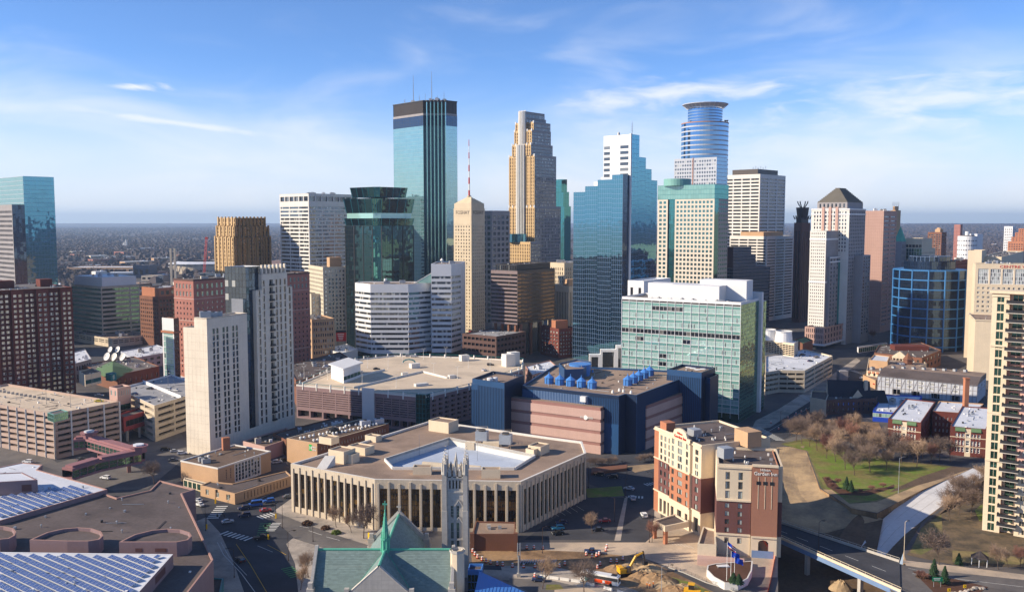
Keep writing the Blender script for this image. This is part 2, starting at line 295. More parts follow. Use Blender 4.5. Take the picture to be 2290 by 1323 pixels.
# buildings
WINC={}
WS={
 'plain':('glass_office','grey_panel',1,1,.0),'dark':('glass_dark','black_metal',1,1,.0),'res':('glass_res','white_paint',2,1,.08),
 'hotel':('glass_hotel','bronze',2,1,.10),'band':('glass_office','black_metal',0,1,.07),'banddark':('glass_black','black_metal',0,1,.06),'bandgreen':('glass_green','black_metal',0,1,.08),
 'slot':('glass_black','black_metal',2,9,.12),'slot1':('glass_black','black_metal',1,9,.12),'void':('glass_black','black_metal',1,1,.0),'warm':('glass_warm','black_metal',2,7,.12),
 'pale':('glass_pale','white_panel',0,1,.10),'navy':('glass_navy','blue_metal',0,3,.07),'tall':('glass_green','white_paint',2,4,.10),'tealwin':('glass_teal','grey_panel',2,1,.08),
 'bronze':('glass_bronze','black_metal',0,1,.08),'grate':('black_metal','steel',6,1,.1),
}
def win_geo(style,w,h,mb,P,D,Nn,g=0,f=1):
    """adds one window to mb: P origin (3d), D along wall, Nn outward"""
    gl,fr,nc,nr,bw=WS[style]
    def pt(x,z,o=0.):return (P[0]+D[0]*x+Nn[0]*o,P[1]+D[1]*x+Nn[1]*o,P[2]+z)
    if nc==0:nc=max(1,round(w/1.6))
    if bw==0.:mb.poly([pt(0,0),pt(w,0),pt(w,h),pt(0,h)],g);return
    for i in range(nc):
        for j in range(nr):
            x0,x1,z0,z1=w*i/nc,w*(i+1)/nc,h*j/nr,h*(j+1)/nr
            t1,t2,t3,t4=[random.uniform(-.012,.012) for _ in range(4)]
            mb.poly([pt(x0,z0,t1),pt(x1,z0,t2),pt(x1,z1,t3),pt(x0,z1,t4)],g)
    for i in range(nc+1):
        x=min(max(w*i/nc,bw/2),w-bw/2);mb.poly([pt(x-bw/2,0,.06),pt(x+bw/2,0,.06),pt(x+bw/2,h,.06),pt(x-bw/2,h,.06)],f)
    for j in range(nr+1):
        z=min(max(h*j/nr,bw/2),h-bw/2);mb.poly([pt(0,z-bw/2,.063),pt(w,z-bw/2,.063),pt(w,z+bw/2,.063),pt(0,z+bw/2,.063)],f)
def win_mesh(style,w,h):
    k=(style,round(w,1),round(h,1))
    if k not in WINC:
        mb=MB();win_geo(style,w,h,mb,(0,0,0),(1,0),(0,-1));WINC[k]=mb.mesh('window_'+style,list(WS[style][:2]))
    return WINC[k]
def G(n=None,pitch=None,f=(.6,.6),m=(0,0,0,0),d=.3,win='plain',ind=False,wname='window'):
    return dict(n=n,pitch=pitch,f=f,m=m,d=d,win=win,ind=ind,wname=wname)
ONROOF={'rooftop_unit','roof_vent','penthouse','chimney','roof_mast','roof_fan','roof_cupola','cooling_unit','machine_house','cooling_tower','satellite_dish','vent_stack'}
def inpoly(p,poly):
    c=False;n=len(poly)
    for i in range(n):
        a,d=poly[i],poly[i-1]
        if (a[1]>p[1])!=(d[1]>p[1]) and p[0]<(d[0]-a[0])*(p[1]-a[1])/(d[1]-a[1])+a[0]:c=not c
    return c
def fittings(bd,poly,z):
    rnd=random.Random(int(abs(poly[0][0])*10)+len(poly));area=abs(sum(poly[i][0]*poly[i-1][1]-poly[i-1][0]*poly[i][1] for i in range(len(poly))))/2
    if area<350 or z>90:return
    x0,x1,y0,y1=min(p[0] for p in poly),max(p[0] for p in poly),min(p[1] for p in poly),max(p[1] for p in poly);mb=MB();e=Vector((poly[1][0]-poly[0][0],poly[1][1]-poly[0][1])).normalized();k=0;a=math.atan2(e.y,e.x);q4=inset(poly,1.5)
    for _ in range(600):
        p=(rnd.uniform(x0,x1),rnd.uniform(y0,y1))
        if not inpoly(p,q4):continue
        k+=1
        if k>min(60,area/55):break
        t=rnd.random()
        if t<.45:w=rnd.uniform(.4,1.1);mb.box(p[0],p[1],w,w*.8,z,z+rnd.uniform(.3,.9),a,rnd.choice((0,1,2)))
        elif t<.7:mb.cyl(p[0],p[1],z,z+rnd.uniform(.4,1.1),.18,.18,6,0);mb.cyl(p[0],p[1],z+.9,z+1.1,.35,.2,6,0)
        else:
            d=e if rnd.random()<.5 else Vector((-e.y,e.x));ln=rnd.uniform(3,12);q=(p[0]+d.x*ln,p[1]+d.y*ln)
            if inpoly(q,q4):mb.tube((*p,z+.2),(*q,z+.2),.11,n=4,mi=rnd.choice((0,1)))
    if mb.f:bd.part('roof_fittings',mb,['galv','black_metal','lamp_white'],'stuff',parent=bd.roof)
class Bd:
    def __init__(s,name,label,loc,cat='building',group=None):
        s.root=empty(name,(loc[0],loc[1],loc[2] if len(loc)>2 else 0.),label,cat,group);s.nind=0;s.stuff={};s.wall={};s.roof=None
    def w(s,mat):
        if mat not in s.wall:s.wall[mat]=MB()
        return s.wall[mat]
    def part(s,name,mb,mats,kind=None,label=None,parent=None,smooth=False):
        if parent is None and name in ONROOF:parent=s.roof
        o=mb.obj(name,mats,parent or s.root,smooth)
        if name=='roof':s.roof=o;tag(o,label,None,None,kind);return o
    def opening(s,P,D,Nn,w,h,win,ind,wname):
        if ind and s.nind<300:
            s.nind+=1;o=child(wname,win_mesh(win,w,h),s.root,(P[0]-ABS[s.root.name][0],P[1]-ABS[s.root.name][1],P[2]-ABS[s.root.name][2]),math.atan2(D[1],D[0]));return o
        if win not in s.stuff:s.stuff[win]=MB()
        win_geo(win,w,h,s.stuff[win],P,D,Nn)
    def face(s,p,q,z0,z1,mat,sp=None):
        """wall from p to q (outward to the right of p->q); sp = one spec or a list of (zfrom, zto, spec)"""
        mb=s.w(mat);p,q=Vector(p[:2]),Vector(q[:2]);d=q-p;Wd=d.length;d.normalize();nn=Vector((d.y,-d.x))
        def pt(x,z,o=0.):return (p.x+d.x*x+nn.x*o,p.y+d.y*x+nn.y*o,z)
        def rect(x0,x1,a,b):
            if x1-x0>1e-3 and b-a>1e-3:mb.poly([pt(x0,a),pt(x1,a),pt(x1,b),pt(x0,b)])
        if sp is None:rect(0,Wd,z0,z1);return
        if isinstance(sp,list):
            zc=z0
            for za,zb,s1 in sp:
                if za>zc:rect(0,Wd,zc,za)
                s.face(p,q,za,zb,mat,s1);zc=zb
            if zc<z1:rect(0,Wd,zc,z1)
            return
        l,r,b,t=sp['m'];Hh=z1-z0;aw,ah=Wd-l-r,Hh-b-t
        if aw<=.3 or ah<=.3:rect(0,Wd,z0,z1);return
        if sp['n']:nc,nr=sp['n']
        else:nc,nr=max(1,round(aw/sp['pitch'][0])),max(1,round(ah/sp['pitch'][1]))
        cw,ch=aw/nc,ah/nr;fw,fh=sp['f'];dep=sp['d']
        xs=[(l+cw*(i+.5-fw/2),l+cw*(i+.5+fw/2)) for i in range(nc)];zs=[(z0+b+ch*(j+.5-fh/2),z0+b+ch*(j+.5+fh/2)) for j in range(nr)]
        xc=0.
        for x0,x1 in xs:
            rect(xc,x0,z0,z1);xc=x1;zc=z0
            for a,e in zs:
                rect(x0,x1,zc,a);zc=e
                mb.poly([pt(x0,a),pt(x1,a),pt(x1,a,-dep),pt(x0,a,-dep)]);mb.poly([pt(x0,e,-dep),pt(x1,e,-dep),pt(x1,e),pt(x0,e)])
                mb.poly([pt(x0,a),pt(x0,a,-dep),pt(x0,e,-dep),pt(x0,e)]);mb.poly([pt(x1,a,-dep),pt(x1,a),pt(x1,e),pt(x1,e,-dep)])
                s.opening(pt(x0,a,-dep),d,nn,x1-x0,e-a,sp['win'],sp['ind'],sp['wname'])
            rect(x0,x1,zc,z1)
        rect(xc,Wd,z0,z1)
    def curtain(s,p,q,z0,z1,dx,dz,glass,mull,t=.12,tv=None,jit=.02,proud=.08):
        """curtain wall: one slightly tilted pane per cell, mullions proud of it"""
        tv=t if tv is None else tv
        g=s.stuff.setdefault('g:'+glass,MB());mb=s.stuff.setdefault('m:'+mull,MB())
        p,q=Vector(p[:2]),Vector(q[:2]);d=q-p;Wd=d.length;d.normalize();nn=Vector((d.y,-d.x))
        def pt(x,z,o=0.):return (p.x+d.x*x+nn.x*o,p.y+d.y*x+nn.y*o,z)
        nc,nr=max(1,round(Wd/dx)),max(1,round((z1-z0)/dz))
        for i in range(nc):
            for j in range(nr):
                a,b,c,e=Wd*i/nc,Wd*(i+1)/nc,z0+(z1-z0)*j/nr,z0+(z1-z0)*(j+1)/nr
                o1,o2=random.uniform(-jit,jit),random.uniform(-jit,jit)
                g.poly([pt(a,c,o1),pt(b,c,o2),pt(b,e,-o1),pt(a,e,-o2)])
        if tv>0:
            for i in range(nc+1):
                x=Wd*i/nc;mb.poly([pt(x-tv/2,z0,proud),pt(x+tv/2,z0,proud),pt(x+tv/2,z1,proud),pt(x-tv/2,z1,proud)])
        if t>0:
            for j in range(nr+1):
                z=z0+(z1-z0)*j/nr;mb.poly([pt(0,z-t/2,proud+.004),pt(Wd,z-t/2,proud+.004),pt(Wd,z+t/2,proud+.004),pt(0,z+t/2,proud+.004)])
    def block(s,poly,z0,z1,mat,specs=None,roof='roof_gravel',par=.9,pw=.5,capmat=None):
        """walls with openings + parapet + roof deck"""
        n=len(poly);specs=specs or {}
        for i in range(n):
            sp=specs.get(i)
            if isinstance(sp,tuple) and sp and sp[0]=='C':s.curtain(poly[i],poly[(i+1) % n],z0,z1,*sp[1:])
            elif isinstance(sp,tuple):s.face(poly[i],poly[(i+1) % n],z0,z1,sp[0],sp[1])
            else:s.face(poly[i],poly[(i+1) % n],z0,z1,mat,sp)
        if roof:
            ins=inset(poly,pw);cm=s.w(capmat or mat)
            for i in range(n):
                a,b,c,e=poly[i],poly[(i+1) % n],ins[(i+1) % n],ins[i]
                cm.poly([(*a[:2],z1),(*b[:2],z1),(*c,z1),(*e,z1)]);cm.poly([(*e,z1),(*c,z1),(*c,z1-par),(*e,z1-par)])
            mb=MB();mb.poly([(*p,z1-par) for p in ins]);s.part('roof',mb,roof);fittings(s,ins,z1-par)
    def unit(s,px,py,z,w,d,h,a=0.,mat='galv',name='rooftop_unit',fan=True):
        mb=MB();mb.box(px,py,w,d,z,z+h,a,0)
        if fan and w>1.5:mb.cyl(px,py,z+h,z+h+.35,min(w,d)*.32,n=9,mi=1)
        s.part(name,mb,[mat,'black_metal'])
    def clutter(s,poly,z,n,seed,smin=1.5,smax=5,a=0.,mats=('galv','grey_panel','white_panel','concrete')):
        rnd=random.Random(seed);c=Vector((sum(p[0] for p in poly)/len(poly),sum(p[1] for p in poly)/len(poly)))
        for _ in range(n):
            i=rnd.randrange(len(poly));p=Vector(poly[i][:2]);q=Vector(poly[(i+1) % len(poly)][:2]);t=rnd.random();e=p.lerp(q,t);k=rnd.uniform(.15,.82);g=e.lerp(c,1-k)
            w=rnd.uniform(smin,smax);s.unit(g.x,g.y,z,w,w*rnd.uniform(.5,1.1),rnd.uniform(.5,1)*min(w,3.2),a,rnd.choice(mats))
    def done(s):
        for m,mb in s.wall.items():
            if mb.f:s.part('wall',mb,m.split('#')[0])
        for k,mb in s.stuff.items():
            if not mb.f:continue
            if k.startswith('g:'):s.part('glazing',mb,k[2:],'stuff')
            elif k.startswith('m:'):s.part('mullions',mb,k[2:],'stuff')
            else:s.part('windows',mb,list(WS[k][:2]),'stuff')
        return s
# lettering
def text_mesh(txt,size,mat,ext=.08):
    cu=bpy.data.curves.new('lettering','FONT');cu.body=txt;cu.size=size;cu.extrude=ext;cu.resolution_u=2
    o=bpy.data.objects.new('tmp',cu);COL.objects.link(o)
    dg=bpy.context.evaluated_depsgraph_get();dg.update()
    me=bpy.data.meshes.new_from_object(o.evaluated_get(dg));bpy.data.objects.remove(o)
    me.materials.clear();me.materials.append(M[mat]);return me
def put_text(bd,name,txt,size,p,q,t,z,mat,off=.12,parent=None,width=None):
    """lettering standing on the wall p->q, starting at fraction t"""
    p,q=Vector(p[:2]),Vector(q[:2]);d=(q-p).normalized();nn=Vector((d.y,-d.x));L0=(q-p).length
    me=text_mesh(txt,size,mat);b=p+d*(L0*t)+nn*off
    r=ABS[bd.root.name];o=bpy.data.objects.new(name,me);COL.objects.link(o);o.parent=bd.root
    o.location=(b.x-r[0],b.y-r[1],z-r[2]);o.rotation_euler=(math.pi/2,0,math.atan2(d.y,d.x))
    if width:
        w=max(v.co.x for v in me.vertices)-min(v.co.x for v in me.vertices)
        o.scale=(width/w,1,1)
    return o
def zat(py,Y):return AT(1145,py,Y).z
def lerp2(a,b,t):return (a[0]+(b[0]-a[0])*t,a[1]+(b[1]-a[1])*t)
def shift(p,q,o):
    d=Vector((q[0]-p[0],q[1]-p[1])).normalized();n=Vector((d.y,-d.x))*o
    return (p[0]+n.x,p[1]+n.y),(q[0]+n.x,q[1]+n.y)
def antenna(bd,x,y,z0,z1,r=.35,name='antenna',segs=None,mats=('steel',)):
    mb=MB();n=segs or 1
    for i in range(n):
        a,b=z0+(z1-z0)*i/n,z0+(z1-z0)*(i+1)/n
        mb.cyl(x,y,a,b,r*(1-.7*i/n),r*(1-.7*(i+1)/n),5,i % len(mats))
    for k in range(4):
        z=z0+(z1-z0)*(.35+.15*k);mb.tube((x-.9,y,z),(x+.9,y,z),.08,n=3)
    bd.part(name,mb,list(mats))
# ground, trench, roads
from mathutils.geometry import tessellate_polygon
def g2(pxs,z=0.):return [tuple(GP(x,y,z)) for x,y in pxs]
def ccw(p):
    a=sum(p[i][0]*p[(i+1) % len(p)][1]-p[(i+1) % len(p)][0]*p[i][1] for i in range(len(p)))
    return p if a>0 else p[::-1]
HOLE=[(1737,1500),(1737,1110),(1741,1004),(1800,1000),(1834,1092),(1905,1136),(1962,1147),(2062,1094),(2168,1050),(2207,1058),(2132,1112),(2064,1166),(2020,1232),(2030,1268),(2100,1400),(2140,1500)]
hp=[Vector(p) for p in g2(HOLE)]
def ground():
    mb=MB();S=60000.
    outer=[Vector((-S,-S,0)),Vector((S,-S,0)),Vector((S,S,0)),Vector((-S,S,0))]
    near=[Vector((-900,-200,0)),Vector((900,-200,0)),Vector((900,1600,0)),Vector((-900,1600,0))]
    for out,ho in ((outer,near),(near,hp)):
        vs=out+ho
        for t in tessellate_polygon([out,ho]):
            q=[vs[i] for i in t]
            if (q[1]-q[0]).cross(q[2]-q[0]).z<0:q=q[::-1]
            mb.poly(q)
    tag(mb.obj('ground','city_floor'),'brown grey city ground reaching to the horizon',kind='structure')
ground()
LAY=[0]
def patch(name,pxs,mat,z=None,rise=0.):
    LAY[0]+=1;z=.01+.002*LAY[0] if z is None else z
    P=ccw([p[:2] for p in g2(pxs)]);mb=MB();n=len(P)
    vs=[Vector((*p,z+rise)) for p in P]
    for t in tessellate_polygon([vs]):
        q=[vs[i] for i in t]
        if (q[1]-q[0]).cross(q[2]-q[0]).z<0:q=q[::-1]
        mb.poly(q)
    if rise:
        for i in range(n):a,c=P[i],P[(i+1) % n];mb.poly([(*a,0),(*c,0),(*c,z+rise),(*a,z+rise)])
    return tag(mb.obj(name,mat),kind='structure')
mb=MB();n=len(hp);hq=[(p.x,p.y) for p in hp];hc=ccw(hq)
for i in range(n):a,c=hc[i],hc[(i+1) % n];mb.poly([(*c,-11),(*a,-11),(*a,0),(*c,0)])
tag(mb.obj('trench_walls','dirt'),kind='structure')
rows=[[(1736,1000,.02),(1770,998,.02),(1802,997,.02)],[(1733,1060,-.9),(1775,1058,-1),(1822,1056,-.4)],[(1733,1108,-2.4),(1790,1106,-2.4),(1845,1092,-.3)],[(1733,1150,-4.2),(1830,1150,-3.8),(1915,1134,-.5)],[(1733,1186,-6),(1850,1190,-5.6),(1975,1160,-2.2)],
        [(1733,1230,-8),(1870,1232,-8),(1960,1235,-6)],[(1733,1300,-9),(1900,1300,-9),(2040,1290,-8.5)],[(1733,1560,-10),(1950,1560,-10),(2170,1560,-10)]]
mb=MB();rw=[[GP(x,y,z) for x,y,z in r] for r in rows]
fine=[]
for r in rw:
    fr_=[]
    for k in range(2):
        for t in range(6):fr_.append(r[k].lerp(r[k+1],t/6))
    fr_.append(r[2]);fine.append(fr_)
full=[]
for i in range(len(fine)-1):
    for t in range(6):full.append([a.lerp(c,t/6) for a,c in zip(fine[i],fine[i+1])])
full.append(fine[-1])
for i,r in enumerate(full):
    for j,p in enumerate(r):
        if 0<j<len(r)-1:p.z+=.5*mnoise.noise(p*.12)
for i in range(len(full)-1):
    for j in range(len(full[0])-1):mb.poly([full[i+1][j],full[i+1][j+1],full[i][j+1],full[i][j]],0 if i<24 else 1)
tag(mb.obj('excavation',['sand','dirt_dark']),kind='structure')
Lr=[(2176,1046,.06),(2110,1074,-.2),(2052,1102,-.8),(2000,1138,-2.),(1960,1172,-3.6),(1936,1204,-5.2),(1918,1236,-6.6),(1906,1270,-7.6)]
Rr=[(2206,1060,.06),(2166,1086,-.2),(2122,1118,-.8),(2066,1160,-2.),(2026,1192,-3.6),(1996,1222,-5.2),(1972,1250,-6.6),(1960,1280,-7.6)]
mb=MB();L3,R3=[GP(*p) for p in Lr],[GP(*p) for p in Rr]
for i in range(7):mb.poly([L3[i+1],R3[i+1],R3[i],L3[i]])
tag(mb.obj('new_road','new_concrete'),kind='structure')
mb=MB()
for i in range(7):
    o=Vector((9,2.5,2.6 if i else .3));o2=Vector((9,2.5,2.6));mb.poly([R3[i+1],R3[i+1]+o2,R3[i]+o,R3[i]]);o=Vector((-8,3,1.2 if i else .0));o2=Vector((-8,3,1.2));mb.poly([L3[i],L3[i]+o,L3[i+1]+o2,L3[i+1]])
tag(mb.obj('earth_bank','dirt_dark'),kind='structure')
for t in (.33,.66):
    mb=MB()
    for i in range(7):
        a,c=L3[i].lerp(R3[i],t)+Vector((0,0,.02)),L3[i+1].lerp(R3[i+1],t)+Vector((0,0,.02));w=Vector((.09,0,0));mb.poly([c-w,c+w,a+w,a-w])
    tag(mb.obj('road_joint','concrete'),kind='structure')
patch('pavement',[(400,1180),(700,1060),(900,1215),(860,1330),(680,1330),(660,1440),(430,1440)],'pavement')
patch('road',[(455,1150),(440,1112),(470,1098),(520,1124),(655,1072),(660,1108),(612,1142),(640,1162),(700,1186),(760,1200),(850,1226),(850,1240),(742,1226),(660,1198),(640,1215),(660,1260),(668,1330),(690,1440),(560,1440),(546,1323),(520,1250),(492,1190)],'asphalt')
patch('road',[(612,1142),(660,1162),(760,1198),(850,1226),(850,1242),(742,1230),(660,1204),(640,1185),(606,1158)],'asphalt_light')
patch('road',[(-60,980),(110,1022),(128,1034),(272,992),(400,962),(425,1000),(405,1030),(330,1092),(250,1096),(90,1038),(-60,1060)],'asphalt_light')
patch('pavement',[(-60,972),(118,1012),(270,975),(270,985),(124,1026),(-60,984)],'paving_warm')
patch('road',[(405,1030),(440,1060),(470,1098),(440,1112),(400,1075),(335,1090)],'asphalt')
patch('lawn',[(440,1096),(470,1088),(515,1104),(500,1116),(470,1112)],'grass')
patch('road',[(1310,1045),(1400,1035),(1468,1028),(1476,1130),(1462,1212),(1385,1212),(1396,1110),(1318,1082)],'asphalt')
patch('road',[(1300,1025),(1480,1010),(1480,1032),(1312,1050)],'asphalt')
patch('parking_lot',[(1172,1206),(1372,1206),(1398,1112),(1312,1108)],'asphalt')
patch('lawn',[(1310,1092),(1390,1086),(1396,1108),(1314,1112)],'grass')
patch('road',[(1050,1212),(1462,1212),(1440,1232),(1400,1242),(1320,1236),(1056,1222)],'paving_warm')
patch('pavement',[(1374,1208),(1388,1208),(1404,1110),(1398,1108)],'pavement');patch('pavement',[(1464,1110),(1476,1110),(1478,1180),(1462,1205)],'pavement')
patch('dirt_lot',[(1052,1222),(1320,1234),(1400,1242),(1440,1248),(1520,1285),(1620,1335),(1640,1440),(1400,1440),(1300,1292),(1056,1262)],'dirt')
patch('road',[(1052,1262),(1140,1264),(1250,1268),(1330,1290),(1420,1318),(1480,1350),(1520,1440),(1380,1440),(1300,1318),(1180,1300),(1060,1290)],'pavement')
patch('road',[(1052,1262),(1120,1264),(1122,1274),(1052,1272)],'asphalt')
patch('road',[(1140,1292),(1230,1296),(1300,1312),(1380,1345),(1440,1440),(1100,1440)],'asphalt_light')
patch('lawn',[(1222,1306),(1252,1306),(1262,1318),(1220,1318)],'grass')
patch('plaza',[(1240,1318),(1310,1312),(1350,1330),(1360,1400),(1240,1400)],'paving_warm')
patch('driveway',[(1440,1215),(1480,1180),(1560,1165),(1610,1200),(1740,1240),(1738,1330),(1640,1322),(1500,1268),(1436,1246)],'paving_warm')
patch('driveway',[(1680,1290),(1740,1290),(1740,1400),(1640,1400),(1625,1318)],'asphalt_light')
patch('lawn',[(1498,1288),(1540,1300),(1700,1372),(1660,1380),(1560,1336)],'grass')
patch('pavement',[(1396,1042),(1462,1036),(1470,1046),(1420,1056)],'sand')
patch('pavement',[(1620,965),(1705,950),(1760,905),(1740,960),(1690,1010),(1630,990)],'pavement')
patch('road',[(1628,998),(1745,985),(1840,935),(1940,850),(1985,812),(2000,780),(1950,780),(1920,815),(1830,885),(1722,955),(1620,975)],'asphalt')
patch('pavement',[(1690,940),(1740,915),(1850,845),(1915,800),(1925,806),(1830,885),(1722,955),(1680,960)],'pavement')
patch('road',[(1840,935),(1880,905),(1970,950),(2000,1010),(2240,1032),(2240,1050),(2120,1040),(1990,1028),(1960,985)],'asphalt')
patch('dirt_lot',[(1755,965),(1830,935),(1965,945),(1990,1000),(1960,1005),(1850,985)],'dirt')
patch('pavement',[(1745,986),(1800,968),(1960,1000),(2000,1026),(1900,1016)],'asphalt_light')
patch('park_lawn',[(1745,992),(1800,980),(1900,1000),(2000,1030),(2110,1040),(2168,1048),(2050,1098),(1962,1145),(1905,1134),(1836,1090),(1802,1000)],'dry_grass')
patch('park_lawn',[(1750,994),(1800,986),(1900,1006),(2000,1034),(2100,1042),(2140,1050),(2040,1086),(1960,1118),(1890,1124),(1842,1088),(1808,1008)],'grass')
patch('flower_bed',[(1838,1066),(1862,1072),(1880,1092),(1920,1098),(1985,1088),(2000,1082),(2000,1090),(1940,1108),(1880,1106),(1850,1088)],'mulch')
patch('dirt_lot',[(1960,1122),(2060,1082),(2150,1052),(2168,1050),(2062,1095),(1962,1146),(1905,1136),(1840,1094),(1860,1094),(1900,1126)],'sand')
patch('ground_cover',[(2070,1168),(2210,1060),(2400,1060),(2400,1272),(2130,1262),(2028,1240)],'leaf_litter');patch('lawn',[(2060,1180),(2105,1150),(2110,1215),(2060,1240),(2035,1235)],'dry_grass');patch('lawn',[(2130,1230),(2230,1236),(2289,1250),(2289,1262),(2130,1256)],'dry_grass')
patch('lawn',[(2180,1140),(2205,1120),(2215,1160),(2190,1165)],'grass')
patch('pavement',[(2020,1252),(2130,1264),(2289,1284),(2400,1290),(2400,1302),(2289,1296),(2120,1278),(2026,1264)],'paving_warm')
patch('road',[(2004,1258),(2026,1264),(2120,1278),(2289,1296),(2400,1302),(2400,1345),(2289,1326),(2130,1300),(2080,1294),(2120,1345),(2200,1460),(2060,1460),(1990,1318)],'asphalt_light')
patch('planting_bed',[(2040,1276),(2120,1290),(2210,1312),(2190,1325),(2090,1326)],'mulch')
patch('parking_lot',[(2000,900),(2200,905),(2200,868),(1975,858),(1960,868)],'asphalt')
patch('road',[(650,960),(935,985),(1060,950),(1060,900),(940,985)],'asphalt')
def marks(name,quads,mat,z=.125):
    mb=MB()
    for a,c,w in quads:
        a,c=GP(*a),GP(*c);d=(c-a);d.z=0;d.normalize();n_=Vector((-d.y,d.x,0))*w/2;mb.poly([(p.x,p.y,z) for p in (a-n_,c-n_,c+n_,a+n_)])
    return tag(mb.obj(name,mat),kind='structure')
def zebra(a,c,n,length,w,mat='line_white',nm='crosswalk_stripe',z=.125,dirv=None):
    a,c=GP(*a),GP(*c);d=(c-a);d.z=0;L0=d.length;d.normalize();nn=Vector((-d.y,d.x,0)) if dirv is None else dirv
    for i in range(n):
        p=a+d*(L0*(i+.5)/n);q=[p-d*w/2-nn*length/2,p+d*w/2-nn*length/2,p+d*w/2+nn*length/2,p-d*w/2+nn*length/2];mb=MB();mb.poly([(v[0],v[1],z) for v in ccw([tuple(v) for v in q])]);tag(mb.obj(nm,mat),kind='structure')
zebra((474,1160),(498,1130),7,4.5,.9);zebra((578,1158),(614,1148),5,4.5,.6);zebra((497,1190),(560,1206),7,4.0,.9)
zebra((586,1198),(594,1168),6,4,.6,'line_green');zebra((603,1188),(620,1168),6,3.4,.6);zebra((640,1268),(664,1290),6,4,.6,'line_green')
zebra((1442,1084),(1466,1080),4,3.4,.6);zebra((1403,1110),(1440,1112),5,3,.7)
zebra((1690,955),(1746,985),14,5,.8);zebra((1905,828),(1935,838),10,4,.8);zebra((1790,882),(1830,905),10,4,.8);zebra((1810,868),(1850,888),8,4,.8)
marks('road_line',[((528,1216),(560,1262),.18),((560,1262),(600,1330),.18),((598,1218),(640,1240),.2)],'line_yellow');marks('road_line',[((486,1212),(500,1240),.2),((500,1240),(540,1282),.2),((540,1282),(575,1330),.2),((494,1212),(512,1244),.15),((512,1244),(552,1286),.15),((576,1220),(610,1234),.18),((660,1078),(570,1120),.15)],'line_white')
marks('road_line',[((545,1122),(655,1080),.16),((548,1124),(655,1083),.16)],'line_yellow');marks('road_line',[((690,1186),(720,1196),.2),((730,1200),(760,1208),.2),((670,1176),(690,1180),.2)],'line_white')
marks('road_line',[((1700,975),(1820,905),.2),((1820,905),(1900,840),.2),((2040,1282),(2289,1312),.18),((2030,1270),(2060,1276),.15)],'line_white')
marks('parking_line',[((1205+i*14,1150-i*3.2),(1222+i*14,1162-i*3.4),.12) for i in range(7)]+[((1495+i*9,1210+i*1.8),(1506+i*9,1218+i*1.6),.15) for i in range(6)],'line_white',.13)
# bridge over the trench
fa,fb=GP(1731,1164,.4),GP(2012,1256,.4);na,nb=GP(1731,1198,.4),GP(2014,1324,.4)
b=Bd('road_bridge','asphalt road bridge with tan concrete parapet crossing the excavated trench',(fa.x,fa.y,0),'bridge')
mb=MB();mb.poly([na,nb,fb,fa]);b.part('deck',mb,'asphalt');dz=Vector((0,0,1.6));mb=MB();mb.poly([na-dz,nb-dz,nb-Vector((0,0,.01)),na-Vector((0,0,.01))]);mb.poly([fb-dz,fa-dz,fa-Vector((0,0,.01)),fb-Vector((0,0,.01))]);mb.poly([fa-dz,fb-dz,nb-dz,na-dz]);b.part('girder',mb,'blue_light')
for a,c,nm,mt in ((fa,fb,'far_parapet','concrete'),(na,nb,'near_parapet','cream')):
    f=shift((a.x,a.y),(c.x,c.y),-.45) if False else None
    d=(c-a).normalized();n_=Vector((-d.y,d.x,0))*.4*(1 if a is na else -1);mb=MB();q=[a,c,c+n_,a+n_];q=ccw([(v.x,v.y) for v in q]);mb.prism(q,.3,1.25);b.part('parapet',mb,mt)
    rl=MB();k=16
    for i in range(k+1):p=a.lerp(c,i/k)+n_*.5;rl.tube((p.x,p.y,1.25),(p.x,p.y,1.9),.07,n=4)
    rl.tube((*(a+n_*.5).xy,1.9),(*(c+n_*.5).xy,1.9),.08,n=4);b.part('railing',rl,mt)
for t in (.30,.72):
    for s_ in (.12,.88):
        p=fa.lerp(fb,t).lerp(na.lerp(nb,t),s_);mb=MB();mb.box(p.x,p.y,1.3,1.3,-10,-1.2,.4);b.part('pier',mb,'concrete')
mb=MB()
for t0,t1 in ((.02,.12),(.2,.3),(.4,.5),(.6,.7),(.8,.9)):
    a,c=fa.lerp(na,.5).lerp(fb.lerp(nb,.5),t0),fa.lerp(na,.5).lerp(fb.lerp(nb,.5),t1);d=(c-a).normalized();n_=Vector((-d.y,d.x,0))*.08;mb.poly([a-n_+Vector((0,0,.01)),c-n_+Vector((0,0,.01)),c+n_+Vector((0,0,.01)),a+n_+Vector((0,0,.01))])
b.part('lane_marks',mb,'line_white');b.done()
